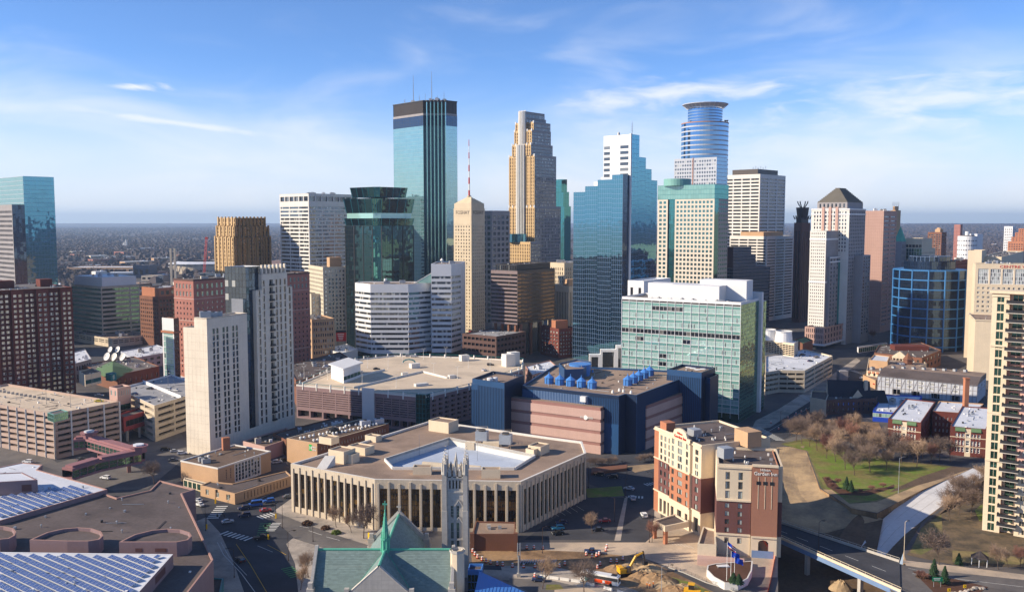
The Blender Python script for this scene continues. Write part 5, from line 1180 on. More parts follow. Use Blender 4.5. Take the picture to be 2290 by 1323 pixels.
for j in range(nf+1):
    zz=5+fh*j;g=shift(tuple(p),tuple(q),.14);mb=MB();mb.prism([g[0],g[1],tuple(q),tuple(p)],zz-.16,zz+.16);b.part('floor_line',mb,'white_panel')
mb=MB();mb.prism([tuple(p),tuple(q),tuple(q+Vector((-on.x,-on.y))*1),tuple(p+Vector((-on.x,-on.y))*1)],0,5);b.part('base_wall',mb,'glass_green')
b.curtain(P[0],P[1],0,z,1.6,2.2,'glass_green','teal_stone',.10,.10,.015);b.face(P[1],P[2],0,z,'white_panel');b.face(P[2],P[3],0,z,'white_panel')
b.block(P,z-.01,z+1.6,'white_panel',{},'roof_grey',1.2)
dr=Vector((math.sin(R(32)),math.cos(R(32))));dl=Vector((-dr.y,dr.x));N1=Vector(P[1])
zb_=zat(655,520)
bl=[N1-dl*1.8,N1-dl*1.8+dr*3.2,N1+dr*3.2+dl*40,N1+dl*40];b.block([tuple(v) for v in bl],0,zb_,'white_panel',{},'roof_white',.3)
t2=elen((N1.x,N1.y),dr,1712,zb_);sl=[N1+dr*3.2-dl*.6,N1+dr*t2-dl*.6,N1+dr*t2+dl*34,N1+dr*3.2+dl*34];b.block([tuple(v) for v in sl],0,z-1,'white_panel',{0:('C',1.6,2.2,'glass_green','teal_stone',.1,.1,.04)},'roof_grey')
Nn_=Vector(P[0])
for (s0,s1,o0,o1,ty) in ((14,44,4,16,640),(2,30,16,28,628),(30,62,14,24,636)):
    a0=Nn_+dl*s0+dr*o0;a1=Nn_+dl*s1+dr*o0;zz=zat(ty,a0.y);q4=[a0,a0+dr*(o1-o0),a1+dr*(o1-o0),a1];mb=MB();mb.prism([tuple(v) for v in q4],z,zz);b.part('penthouse',mb,'white_panel')
for i in range(7):
    c=Nn_+dl*(8+i*7)+dr*(3+i % 3);b.unit(c.x,c.y,z+.4,2.2,1.8,1.4,R(30),'galv')
mb=MB();c=Nn_+dl*10+dr*2;d1=Nn_+dl*26+dr*2
for zz in (z+1.2,z+2.0):mb.tube((*c,zz),(*d1,zz),.07,n=4)
b.part('guard_rail',mb,'white_paint');b.done();CLINIC=(P,z)
P,z=QD(1390,640,1402,1470,40,622);P,z=QD(1440,640,1404,1500,36,628)
b=Bd('white_building','white panelled block with a square dark opening behind the pale green glass building',P[0])
b.block(P,0,z,'white_panel',{3:[(z-14,z-2,G(n=(2,1),f=(.34,.5),d=1,win='void',ind=True))]},'roof_white');b.done()
# near and low buildings
def RP(pxs,z):return [tuple(GP(x,y,z)[:2]) for x,y in pxs]
def LOW(name,label,pxs,z,mat,specs=None,roof='roof_gravel',cat='building',par=.6,pw=.4,capmat=None,z0=0.,clut=0,seed=1,a=.5):
    P=RP(pxs,z);b=Bd(name,label,(P[0][0],P[0][1],0),cat)
    b.block(P,z0,z,mat,specs or {},roof,par,pw,capmat)
    if clut:b.clutter(P,z-par,clut,seed,1,3,a)
    return b,P
def para(n,r,l):return [n,r,(r[0]+l[0]-n[0],r[1]+l[1]-n[1]),l]
def PAR(n,r,l,z):
    a,b_,c=[tuple(GP(x,y,z)[:2]) for x,y in (n,r,l)];return para(a,b_,c)
# convention centre
zc=14.0
P=RP([(330,1440),(477,1250),(407,1102),(437,1093),(357,1073),(335,1095),(262,1112),(218,1097),(-260,1250),(-260,1440)],zc)
b=Bd('convention_center','mauve walled convention center with dark gravel roof, curved penthouses and solar arrays',P[1])
b.block(P,0,zc,'mauve_panel',{},'roof_dark',.5,.5,'salmon')
for pts in ([(66,1206),(150,1209),(197,1209),(222,1205),(231,1196),(226,1187),(205,1180),(175,1178),(140,1181),(105,1189)],[(266,1211),(340,1211),(395,1211),(420,1206),(429,1197),(424,1189),(405,1183),(375,1181),(340,1184),(300,1194)],[(-60,1204),(0,1205),(20,1203),(33,1196),(36,1188),(30,1180),(10,1176),(-20,1175),(-60,1182)]):
    q=RP(pts,18.0);mb=MB();ins=inset(q,.5);k=len(q)
    for i in range(k):
        a,c,d,e=q[i],q[(i+1) % k],ins[(i+1) % k],ins[i]
        mb.poly([(*a,zc-.6),(*c,zc-.6),(*c,18),(*a,18)],0);mb.poly([(*a,18),(*c,18),(*d,18),(*e,18)],1);mb.poly([(*e,18),(*d,18),(*d,17),(*e,17)],0)
    mb.poly([(*p,17) for p in ins],2);b.part('curved_penthouse',mb,['mauve_panel','salmon','roof_dark'])
    for t0,t1 in ((.28,.40),(.62,.82)):
        a,c=lerp2(q[0],q[2],t0),lerp2(q[0],q[2],t1);f=shift(a,c,.06);mb=MB();mb.poly([(*f[0],15.0),(*f[1],15.0),(*f[1],16.1),(*f[0],16.1)]);b.part('louvre',mb,'brick_maroon')
zs=17.5
Pf=RP([(150,1500),(387,1238),(-240,1230),(-240,1500)],zs);b.block(Pf,zc-.6,zs,'mauve_panel',{},'roof_white',.25,.6,'white_panel')
e0,e1=Pf[0],Pf[1];f=shift(lerp2(e0,e1,.78),lerp2(e0,e1,.9),.06);mb=MB();mb.poly([(*f[0],14.6),(*f[1],14.6),(*f[1],16.6),(*f[0],16.6)]);b.part('louvre',mb,'brick_maroon')
Pw=RP([(210,1102),(240,1093),(84,1049),(95,1038),(50,1033),(-200,1085),(-200,1172),(0,1163)],zc+1.2);b.block(Pw,0,zc+1.2,'mauve_panel',{},'roof_white',.25,.5,'salmon')
q=RP([(84,1072),(50,1055),(-120,1062),(-120,1084)],zc+6);b.block(q[::1],zc,zc+6,'mauve_panel',{},'roof_white',.25);
f=shift(q[3],q[0],.05);f=(lerp2(*f,.82),lerp2(*f,.93));mb=MB();mb.poly([(*f[0],16),(*f[1],16),(*f[1],18.5),(*f[0],18.5)]);b.part('louvre',mb,'brick_maroon')
g0,g1=GP(252,1243,zs),GP(318,1269,zs);rd=Vector((g1.x-g0.x,g1.y-g0.y)).normalized();rn=Vector((-rd.y,rd.x))
if rn.y>0:rn=-rn
pw,ph=1.75,1.5;th=R(16)
pmb=MB();cell=[(-pw/2+.04,-ph/2),(pw/2-.04,-ph/2),(pw/2-.04,ph/2),(-pw/2+.04,ph/2)]
pmb.poly([(x,y*math.cos(th),.62+y*math.sin(th)) for x,y in cell],0);pmb.poly([(x,y*math.cos(th),.56+y*math.sin(th)) for x,y in reversed(cell)],1)
for i in range(4):
    a,c=cell[i],cell[(i+1) % 4];pmb.poly([(a[0],a[1]*math.cos(th),.56+a[1]*math.sin(th)),(c[0],c[1]*math.cos(th),.56+c[1]*math.sin(th)),(c[0],c[1]*math.cos(th),.62+c[1]*math.sin(th)),(a[0],a[1]*math.cos(th),.62+a[1]*math.sin(th))],2)
for x in (-pw/2+.2,0.,pw/2-.2):pmb.poly([(x-.02,-ph/2*math.cos(th),.626-ph/2*math.sin(th)),(x+.02,-ph/2*math.cos(th),.626-ph/2*math.sin(th)),(x+.02,ph/2*math.cos(th),.626+ph/2*math.sin(th)),(x-.02,ph/2*math.cos(th),.626+ph/2*math.sin(th))],2)
pmb.tube((0,.6,-.28),(0,.6,.7),.05,n=3,mi=1);PANEL=pmb.mesh('solar_panel',['solar','steel','white_panel']);ang=math.atan2(rd.y,rd.x)
lim=inset(RP([(150,1500),(376,1241),(-240,1233),(-240,1500)],zs),1.6);cnt=0;rr=ABS[b.root.name];base=Vector(GP(377,1243,zs)[:2])
cands=[]
for i in range(-3,50):
    for j in range(-44,44):
        c=base+rn*(i*2.55)+rd*(j*pw)
        if inpoly(c,lim):
            d_=c.length
            px=1145+FPX*c.x/(c.y*CP+(CAMH-zs)*SP)
            if px>-20 and (c.y*CP>0):cands.append((d_,c))
cands.sort(key=lambda t:-t[1].y)
vis=[t for t in cands if t[1].y>GP(0,1335,zs).y]
for k,(d_,c) in enumerate(vis[:300]):
    child('solar_panel',PANEL,b.root,(c.x-rr[0],c.y-rr[1],zs-.24),ang)
lim=inset(RP([(-150,1166),(4,1160),(214,1100),(160,1086),(-150,1130)],zc+1.2),1.2);mb2=MB();n2=0
base=Vector(GP(190,1100,zc+1.2)[:2])
rows=[(t[0],t[1],0) for t in vis[300:]]
back=[]
for i in range(-20,22):
    for j in range(-40,40):
        c=base+rn*(i*2.55)+rd*(j*pw)
        if inpoly(c,lim):back.append(c)
rz=(math.cos(ang),math.sin(ang))
def add_panel(mb,c,z):
    o=len(mb.v)
    for v in PANEL.vertices:mb.v.append((c.x+v.co.x*rz[0]-v.co.y*rz[1],c.y+v.co.x*rz[1]+v.co.y*rz[0],z+v.co.z))
    for p in PANEL.polygons:mb.f.append(tuple(o+i for i in p.vertices));mb.m.append(p.material_index)
for t in vis[300:]:add_panel(mb2,t[1],zs-.24)
for c in back:add_panel(mb2,c,zc+1.2-.24)
if mb2.f:b.part('solar_panels',mb2,['solar','steel','white_panel'],'stuff')
gq=RP([(420,1318),(500,1290),(470,1275),(405,1300)],8);
b.done()
LOWQ=RP([(395,1330),(455,1288),(500,1292),(492,1330)],4.0)
b=Bd('entrance_canopy','flat green framed entrance canopy at the corner of the convention center',(*LOWQ[0],0));b.block([LOWQ[0],LOWQ[3],LOWQ[2],LOWQ[1]],0,4,'teal_metal',{0:('C',1.5,2,'glass_green','teal_metal',.1,.1)},'roof_dark',.4,.5,'teal_metal');b.done()
# parking ramps, left
def ramp_face(nb,nl,m=(.4,.4,1.2,1.0)):return G(n=(nb,nl),f=(.93,.46),m=m,d=2.2,win='void',ind=True,wname='opening')
P=PAR((120,925),(267,897),(-130,880),22)
b=Bd('parking_ramp','pink and tan open sided parking ramp with a flat roof deck beside the pink skyway',(*P[0],0),'parking ramp')
b.block(P,0,22,'ramp_tan',{0:ramp_face(4,7),3:ramp_face(13,7)},'deck',1.0,.3)
for e,k in (((P[3],P[0]),13),((P[0],P[1]),4)):
    for i in range(k+1):
        c=lerp2(*e,i/k);mb=MB();mb.box(c[0],c[1],.7,.7,0,21.9,.6);b.part('column',mb,'white_stone')
q=PAR((120,927),(152,919),(106,922),24.5);b.block([q[0],q[1],q[2],q[3]],21,24.5,'teal_stone',{0:('C',1.2,1.8,'glass_green','teal_stone',.12,.12),3:('C',1.2,1.8,'glass_green','teal_stone',.12,.12)},'roof_grey',.3)
c=lerp2(lerp2(P[0],P[1],.5),P[3],.45)
for i in range(14):
    t=lerp2(lerp2(P[3],P[2],.62),lerp2(P[0],P[1],.62),.12+i*.04);mb=MB();mb.box(t[0],t[1],1.6,.4,21,22.1,.9);b.part('barrier',mb,'concrete')
b.done();RAMP1=P
P=PAR((345,906),(470,868),(262,868),19)
b=Bd('parking_ramp','grey concrete parking ramp with a long roof deck below the satellite dishes',(*P[0],0),'parking ramp')
b.block(P,0,19,'limestone',{0:ramp_face(3,5),3:ramp_face(4,5)},'deck_grey',.9,.35,'white_panel')
m0,m1=lerp2(P[3],P[2],.45),lerp2(P[0],P[1],.45);mb=MB();f=shift(m1,m0,.3);mb.prism([m1,f[0],f[1],m0][::-1],18.1,20.0);b.part('ramp_wall',mb,'white_panel');b.done();RAMP2=P
P=PAR((262,868),(292,862),(244,864),25);b=Bd('stair_tower','square pink stair tower with dark glass base between the two left parking ramps',(*P[0],0),'tower')
b.block(P,0,25,'pink_panel',{0:[(2,16,G(n=(1,4),f=(.9,.9),d=.2,win='bandgreen',ind=True)),(20.5,23.5,G(n=(5,1),f=(.3,.9),m=(.5,.5,0,0),d=.2,win='pale',ind=True))],3:[(20.5,23.5,G(n=(2,1),f=(.3,.9),d=.2,win='pale',ind=True))]},'roof_grey');b.done()
P=PAR((276,933),(342,914),(262,925),13);b=Bd('ramp_entrance','red panelled vehicle entrance block on pillars between the left parking ramps',(*P[0],0),'building')
b.block(P,5.5,13,'red_panel',{0:G(n=(1,1),f=(.85,.42),d=.4,win='grate')},'roof_grey');mb=MB();mb.poly([(*p,5.5) for p in reversed(P)]);b.part('soffit',mb,'concrete_dark')
for t in (.06,.5,.94):
    c=lerp2(P[0],P[1],t);c=lerp2(c,P[2],.06);mb=MB();mb.box(c[0],c[1],1,1,0,5.5);b.part('column',mb,'concrete')
b.done()
# pink skyway
def skyway(name,label,pts,z0,z1,w):
    pts=[GP(x,y,z1) for x,y in pts];b=Bd(name,label,(pts[0].x,pts[0].y,0),'skyway')
    for i in range(len(pts)-1):
        a,c=Vector(pts[i][:2]),Vector(pts[i+1][:2]);d=(c-a).normalized();n=Vector((d.y,-d.x))*w/2;Lg=(c-a).length;k=max(3,int(Lg/3.2))
        q=[tuple(a+n),tuple(c+n),tuple(c-n),tuple(a-n)]
        mb=MB();mb.prism(q,z1-1.0,z1,bot=True);mb.prism(inset(q,.9),z1,z1+.9);b.part('roof_slab',mb,'skyway_pink');mb=MB();mb.prism(q,z0,z0+.9,bot=True);b.part('floor_slab',mb,'skyway_pink')
        for e in ((q[0],q[1]),(q[2],q[3])):
            f=shift(*e,-.25);b.curtain(*f,z0+.9,z1-1,Lg/k,1.3,'glass_green','skyway_pink',.14,.3)
        for t in (.2,.8):
            if Lg>20:
                s_=a.lerp(c,t);mb=MB();mb.box(s_.x,s_.y,1.6,1.6,0,z0,.5);b.part('column',mb,'pink_dark')
    for i in ((1,2) if len(pts)>2 else (1,)):
        p=pts[i];mb=MB();mb.cyl(p.x,p.y,z1-.3,z1+2.2,w*.62,n=8);mb.cyl(p.x,p.y,z1+2.2,z1+2.6,w*.72,n=8);mb.cyl(p.x,p.y,z1+2.6,z1+3.2,w*.4,n=8,mi=1);b.part('turret',mb,['skyway_pink','roof_white'])
    b.done()
skyway('skyway','long pink glazed skyway bridging the street to the parking ramp',[(165,980),(200,977),(310,1008),(218,1026),(150,1046)],6.0,11.0,6.0)
# tv building with dishes
b,P=LOW('broadcast_building','low brown brick building carrying white satellite dishes on its roof',[(262,838),(356,818),(300,796),(180,815)],11,'brick_brown',{0:G(n=(8,1),f=(.3,.3),win='dark',ind=True)},'roof_grey',clut=12,seed=19)
zr=10.4;c=[GP(x,y,10.4) for x,y in ((252,852),(300,826),(252,806),(205,828))];mb=MB();ap=GP(252,817,14.5)
for i in range(4):mb.poly([c[i],c[(i+1) % 4],ap])
b.part('hip_roof',mb,'green_roof');b.done()
for i,(x,y,rad) in enumerate(((240,797,3.1),(256,798,3.1),(275,798,2.9),(263.5,781,2.4),(264,811,2.1),(276,810,2.2),(247,781,2.2))):
    p=AT(x,y,648+(i % 3)*4);b=Bd('satellite_dish','white satellite dish mounted among others above the low brown brick building',(p.x,p.y,10.4),'satellite dish','satellite dishes on the brown building')
    mb=MB();nrm=Vector((-.45,-.8,.42)).normalized();u=nrm.orthogonal().normalized();v=nrm.cross(u);rings=[]
    for k in range(4):
        r_=rad*k/3;rings.append([p+nrm*(.28*rad*(k/3)**2-.2)+(u*math.cos(t)+v*math.sin(t))*r_ for t in [2*math.pi*j/14 for j in range(14)]])
    for k in range(3):
        for j in range(14):
            f_=[rings[k][j],rings[k][(j+1) % 14],rings[k+1][(j+1) % 14],rings[k+1][j]];mb.poly(f_ if k else f_[1:])
    b.part('reflector',mb,'white_paint');mb=MB();mb.tube(p+nrm*.0,p+nrm*rad*.9,.1,n=4);mb.tube(p-nrm*.3,(p.x,p.y+.8,10.4),.25,n=5);b.part('mount',mb,'steel')
b,P=LOW('service_building','small tan service block with a teal base on the grey parking roof',[(190,838),(226,830),(206,822),(176,829)],25,'limestone',{0:[(19.2,22,G(n=(1,1),f=(.96,.9),d=.05,win='tealwin',ind=True))]},'roof_brown',z0=18.1);b.done()
b,P=LOW('stair_house','little teal stair house with yellow doors on the grey parking roof',[(248,836),(260,833),(252,831),(236,834)],22.5,'teal_metal',{0:G(n=(1,1),f=(.3,.5),d=.05,win='pale',ind=True)},'roof_white',z0=18.1);b.done()
for (nm,lb,pts,z,mt,sd) in (('white_roof_building','low grey building with white roof edge in front of the banded office annex',[(300,800),(392,784),(350,770),(270,785)],10,'grey_panel',3),('stone_building','two storey grey stone building with framed windows behind the satellite dishes',[(168,812),(205,802),(190,780),(150,790)],14,'granite_grey',4),('brick_wing','brown brick wing with a white roof below the wrapped stair tower',[(388,862),(440,850),(400,835),(350,846)],8,'brick_orange',5)):
    b,P=LOW(nm,lb,pts,z,mt,{0:G(n=(6,2),f=(.55,.5),m=(1,1,1,1),win='dark',ind=True),3:G(n=(4,2),f=(.55,.5),m=(1,1,1,1),win='dark',ind=True)},'roof_white',clut=4,seed=sd);b.done()
# tan church hall + wing
P=PAR((487,1047),(605,1009),(404,1030),9)
b=Bd('church_hall','tan brick hall with a tall grey window grid and small brick chimney',(*P[0],0))
q0,q1,q2=lerp2(P[0],P[1],.30),lerp2(P[0],P[1],.80),P[1]
b.face(P[0],q0,0,9,'brick_tan',[(3,7.5,G(n=(2,6),f=(.25,.6),m=(3.5,1,0,0),d=.2,win='dark',ind=True))]);WS['hall']=('glass_office','white_stone',1,5,.18)
b.face(q0,q1,0,9,'white_stone',G(n=(8,1),f=(.8,.86),m=(.3,.3,0,0),d=.25,win='hall',ind=True));b.face(q1,q2,0,9,'brick_tan')
b.face(P[3],P[0],0,9,'brick_tan');b.face(P[1],P[2],0,9,'brick_tan');b.face(P[2],P[3],0,9,'brick_tan');b.block(inset(P,-.15),8.7,9.3,'white_stone',{},'roof_brown',.5)
c=lerp2(lerp2(P[3],P[2],.85),P[0],.1);mb=MB();mb.box(c[0],c[1],3.2,2.4,8.8,14.5,.6);b.part('chimney',mb,'brick_orange')
for t in (.35,.5):c=lerp2(lerp2(P[3],P[2],.25),P[0],t);b.unit(c[0],c[1],8.8,3.4,2.2,2,.6,'galv')
b.done()
P=RP([(525,1103),(652,1063),(640,1052),(520,1080),(470,1075),(448,1084)],4.5)
b=Bd('church_wing','single storey tan stone wing with slit windows along the street',(*P[0],0));b.block(P,0,4.5,'brick_tan',{0:G(n=(14,1),f=(.22,.6),m=(4,2,0,0),d=.3,win='dark',ind=True),5:G(n=(3,1),f=(.3,.5),m=(1,1,0,0),d=.3,win='tall',ind=True)},'roof_dark',.4);b.done()
P=RP([(410,1071),(470,1087),(473,1081),(413,1066)],3.2);b=Bd('entrance_walkway','covered walkway with cream frame and green glass leading to the tan hall',(*P[0],0),'walkway');b.block(P,0,3.2,'cream',{0:G(n=(6,1),f=(.8,.8),d=.2,win='bandgreen',ind=True)},'roof_grey',.2);b.done()
# brick hotel with green sign, low white block
P=PAR((709,991),(870,946),(641,979),12.6)
b=Bd('brick_hotel','low orange brick hotel with a green and white sign and rows of roof vents',(*P[0],0))
b.block(P,0,12.6,'brick_brown',{3:('brick_tan',None),0:G(n=(24,3),f=(.32,.44),m=(2,2,1.5,1.2),d=.25,win='res',ind=True)},'roof_brown',.25,.4,'cream')
rnd=random.Random(8)
for i in range(9):
    for k in (.3,.62):
        c=lerp2(lerp2(P[0],P[1],.06+i*.1),lerp2(P[3],P[2],.06+i*.1),k+rnd.uniform(-.08,.08))
        for o in (0,1.6):mb=MB();mb.cyl(c[0]+o,c[1]+o*.4,12.3,13.0,.5,.5,8);mb.cyl(c[0]+o,c[1]+o*.4,13.0,13.5,.75,.3,8);b.part('roof_vent',mb,'lamp_white')
c=lerp2(lerp2(P[0],P[1],.42),lerp2(P[3],P[2],.42),.5);b.unit(c[0],c[1],12.3,4,3,2.2,.6,'black_metal');c=lerp2(lerp2(P[0],P[1],.82),lerp2(P[3],P[2],.82),.4);b.unit(c[0],c[1],12.3,5,3,2.6,.6,'grey_panel');b.unit(c[0]+6,c[1]+4,12.3,5,3,2.6,.6,'grey_panel')
s0,s1=lerp2(P[3],P[0],.74),lerp2(P[3],P[0],.83);f=shift(s0,s1,.1);mb=MB();mb.prism([f[0],f[1],s1,s0],8.8,11.6,bot=True);b.part('sign_panel',mb,'hi_green')
put_text(b,'sign_lettering','H',2.2,P[3],P[0],.763,9.4,'white_paint',.14);put_text(b,'sign_lettering','Holiday Inn',1.1,P[3],P[0],.84,10.4,'white_paint',.12,width=2.6);put_text(b,'sign_lettering','Express',1.1,P[3],P[0],.84,9.1,'white_paint',.12,width=2.4)
b.done()
b,P=LOW('low_building','low pale block with a dark flat roof at the foot of the beige slab',[(592,998),(662,975),(640,955),(541,985)],7,'pink_panel',{},'roof_brown',clut=3,seed=2);b.done()
b,P=LOW('low_building','long shadowed flat roofed block between the beige slab and the brick hotel',[(640,983),(790,938),(760,930),(610,968)],8,'brick_brown',{},'roof_dark',clut=6,seed=4);b.done()
# cream pilastered building
zc=19.0
px=[(650,1036),(838,1071),(1165,1076),(1311,1012),(1302,986),(1225,976),(965,939)]
P=RP(px,zc);b=Bd('pilastered_building','cream stone office building with tall dark window slots and a sunken white courtyard roof',(*P[1],0))
def pil(k,m=(1.2,1.2)):return [(2.2,zc-3.4,G(n=(k,1),f=(.66,1.),m=(m[0],m[1],0,0),d=.35,win='warm',ind=True))]
WS['warm2']=('glass_warm','black_metal',3,7,.14)
b.face(P[0],P[1],0,zc,'limestone',pil(12));b.face(P[2],P[3],0,zc,'limestone',pil(16));b.face(P[3],P[4],0,zc,'limestone',pil(2));b.face(P[4],P[5],0,zc,'limestone');b.face(P[5],P[6],0,zc,'limestone');b.face(P[6],P[0],0,zc,'limestone')
b.face(P[1],P[2],0,zc,'limestone',[(1.2,zc-3.4,G(n=(13,1),f=(.72,1.),m=(1.2,1.2,0,0),d=.4,win='warm2',ind=True))])
for e,k in (((P[0],P[1]),12),((P[1],P[2]),13),((P[2],P[3]),16)):
    f=shift(*e,.1);Lw=(Vector(e[1])-Vector(e[0])).length;ag=math.atan2(e[1][1]-e[0][1],e[1][0]-e[0][0])
    for i in range(k+1):
        c=lerp2(f[0],f[1],(1.2+(Lw-2.4)*i/k)/Lw);mb=MB();mb.box(c[0],c[1],.7,.6,0,zc-(.9 if i % 2 else 1.6),ag);b.part('pilaster',mb,'limestone')
court=RP([(842,1040),(1195,1040),(1160,1010),(985,977),(840,1030)],17.5)
ins=inset(P,.8);cm=b.w('white_stone')
for i in range(len(P)):
    a,c,d,e=P[i],P[(i+1) % len(P)],ins[(i+1) % len(P)],ins[i];cm.poly([(*a,zc),(*c,zc),(*d,zc),(*e,zc)]);cm.poly([(*e,zc),(*d,zc),(*d,zc-.9),(*e,zc-.9)])
from mathutils.geometry import tessellate_polygon
def holed(name,outer,hole,z,mat,bd):
    tris=tessellate_polygon([[Vector((*p,z)) for p in outer],[Vector((*p,z)) for p in hole]]);vs=list(outer)+list(hole);mb=MB()
    for t in tris:
        q=[(*vs[i],z) for i in t]
        if (q[1][0]-q[0][0])*(q[2][1]-q[0][1])-(q[1][1]-q[0][1])*(q[2][0]-q[0][0])<0:q=q[::-1]
        mb.poly(q)
    return bd.part(name,mb,mat)
hole=RP([(880,1049),(1150,1050),(1195,1022),(1005,983),(862,1030)],zc-.9)
b.roof=holed('roof',ins,hole,zc-.9,'roof_gravel',b)
mb=MB();mb.poly([(*p,zc-3.0) for p in hole]);b.part('court_roof',mb,'court_membrane');mb=MB();n=len(hole)
for i in range(n):
    a,c=hole[(i+1) % n],hole[i];mb.poly([(*a,zc-3.0),(*c,zc-3.0),(*c,zc+.2),(*a,zc+.2)])
    f=shift(a,c,-.5);mb.prism([a,c,f[1],f[0]][::-1],zc-.9,zc+.2)
b.part('court_wall',mb,'white_stone')
a0=math.atan2(P[1][1]-P[0][1],P[1][0]-P[0][0]);a1=math.atan2(P[3][1]-P[2][1],P[3][0]-P[2][0])
for (x,y,w,d,h,ag,nm) in ((992,962,11,8,5,a0,'penthouse'),(765,1030,8,7,5,a0,'penthouse'),(785,1032,5,4.5,3.6,a0,'penthouse'),(808,1012,9,6,3.2,a0,'penthouse'),(736,990,7,5,3,a0,'penthouse'),(1205,1012,7,6,3.6,a1,'penthouse'),(1192,1016,5,4,2.8,a1,'penthouse'),(945,1058,7,4,3,0,'penthouse'),(1098,1066,7,4,3.4,0,'penthouse'),(835,985,6,4,2.6,a0,'penthouse')):
    p=GP(x,y,zc-.9);mb=MB();q=[(p.x+u*math.cos(ag)-v*math.sin(ag),p.y+u*math.sin(ag)+v*math.cos(ag)) for u,v in ((-w/2,-d/2),(w/2,-d/2),(w/2,d/2),(-w/2,d/2))]
    ii=inset(q,.35);top=zc-.9+h
    for i in range(4):
        aa,cc,dd,ee=q[i],q[(i+1) % 4],ii[(i+1) % 4],ii[i];mb.poly([(*aa,zc-.9),(*cc,zc-.9),(*cc,top),(*aa,top)]);mb.poly([(*aa,top),(*cc,top),(*dd,top),(*ee,top)]);mb.poly([(*ee,top),(*dd,top),(*dd,top-.5),(*ee,top-.5)])
    mb.poly([(*v,top-.5) for v in ii],1);b.part(nm,mb,['cream','roof_gravel'])
p=GP(722,1043,zc-.9);mb=MB()
for s_ in (-1,1):pass
mb.poly([(p.x-2,p.y-3,zc-.9),(p.x+2,p.y-3,zc-.9),(p.x+4.5,p.y+2,zc+3),(p.x+.5,p.y+2,zc+3)]);mb.poly([(p.x+2,p.y-3,zc-.9),(p.x+4.5,p.y+2,zc-.9),(p.x+4.5,p.y+2,zc+3)]);mb.poly([(p.x+4.5,p.y+2,zc-.9),(p.x+.5,p.y+2,zc-.9),(p.x+.5,p.y+2,zc+3),(p.x+4.5,p.y+2,zc+3)]);b.part('sloped_hatch',mb,'white_stone')
p=GP(1058,1008,zc-3.0)
for (x,y,w,h) in ((1053,1003,4,3),(1100,1006,7,4),(1085,1004,4,3)):q=GP(x,y,zc-3.0);mb=MB();mb.box(q.x,q.y,w,4,zc-3.0,zc-3.0+h,-.2,0);b.part('machine_house',mb,'cream')
mb=MB();d0,d1=GP(945,1040,zc-3.0),GP(1075,1050,zc-3.0);mb.tube(d0+Vector((0,0,.8)),d1+Vector((0,0,.8)),1.,n=4);b.part('duct',mb,'cream')
for x,y in ((1078,985),(1131,993)):
    q=GP(x,y+8,zc-.9);mb=MB()
    for ox in (-2,2):
        for oy in (-1.5,1.5):mb.tube((q.x+ox,q.y+oy,zc-.9),(q.x+ox,q.y+oy,zc+1),.15,n=4,mi=0)
    mb.box(q.x,q.y,5,4,zc+1,zc+5,-.2,1,True);mb.cyl(q.x,q.y,zc+5,zc+5.6,1.6,n=10,mi=2)
    for zz in (zc+5.6,zc+6.4):
        for s_ in (-1,1):mb.tube((q.x-2.4,q.y+s_*1.9,zz),(q.x+2.4,q.y+s_*1.9,zz),.06,n=3);mb.tube((q.x+s_*2.4,q.y-1.9,zz),(q.x+s_*2.4,q.y+1.9,zz),.06,n=3)
    b.part('cooling_unit',mb,['cream','galv','black_metal'])
for x,y,h in ((938,1018,9),(1003,1032,10),(1068,1030,9),(1142,985,5)):q=GP(x,y,zc-3.0);mb=MB();mb.tube(q,q+Vector((0,0,h)),.09,.05,n=4);b.part('roof_mast',mb,'steel')
P2=PAR((1152,1193),(1152.5,1165),(1056,1193),6);b.done()
P2=RP([(1056,1193),(1153,1193),(1153,1166),(1064,1164)],6);b=Bd('brick_annex','small brown brick annex with a gravel roof in front of the pilastered building',(*P2[0],0));b.block(P2,0,6,'brick_brown',{},'roof_gravel',.5,.4);b.clutter(P2,5.5,3,3,.7,1.3)
for c in (P2[0],P2[1]):mb=MB();mb.box(c[0],c[1],1.4,1.4,0,6.4);b.part('corner_pier',mb,'brick_brown')
b.done()
# gothic church
zrg,zev=18.0,8.6
cr=GP(862,1228,zrg);xc,yc=cr.x,cr.y
xl,xr=GP(712,1226,zrg).x,GP(1012,1228,zrg).x;yb,yf=GP(903,1150,zrg).y,GP(840,1266,zrg).y
b=Bd('gothic_church','grey stone gothic church with green slate roofs, copper ridges and a needle spire',(xc,yc,0),'church')
hw=8.4
mb=MB()
def slate_plane(mb,a,c,d,e,rows=26,cols=40):
    """slope a(eave left) c(eave right) d(ridge right) e(ridge left) laid in overlapping courses"""
    a,c,d,e=map(Vector,(a,c,d,e));nrm=(c-a).cross(e-a).normalized()
    for j in range(rows):
        t0,t1=j/rows,(j+1)/rows
        l0,r0,l1,r1=a.lerp(e,t0)+nrm*.06,c.lerp(d,t0)+nrm*.06,a.lerp(e,t1),c.lerp(d,t1)
        off=.5*(j % 2)/cols
        xs=[0.]+[min(1,max(0,(i+off*cols)/cols)) for i in range(1 if j % 2==0 else 0,cols)]+[1.]
        xs=sorted(set(xs))
        for u,v in zip(xs[:-1],xs[1:]):
            if v-u>1e-4:mb.poly([l0.lerp(r0,u),l0.lerp(r0,v),l1.lerp(r1,v),l1.lerp(r1,u)])
slate_plane(mb,(xl,yc-hw,zev),(xr,yc-hw,zev),(xr,yc,zrg),(xl,yc,zrg));slate_plane(mb,(xr,yc+hw,zev),(xl,yc+hw,zev),(xl,yc,zrg),(xr,yc,zrg))
hn=8.6
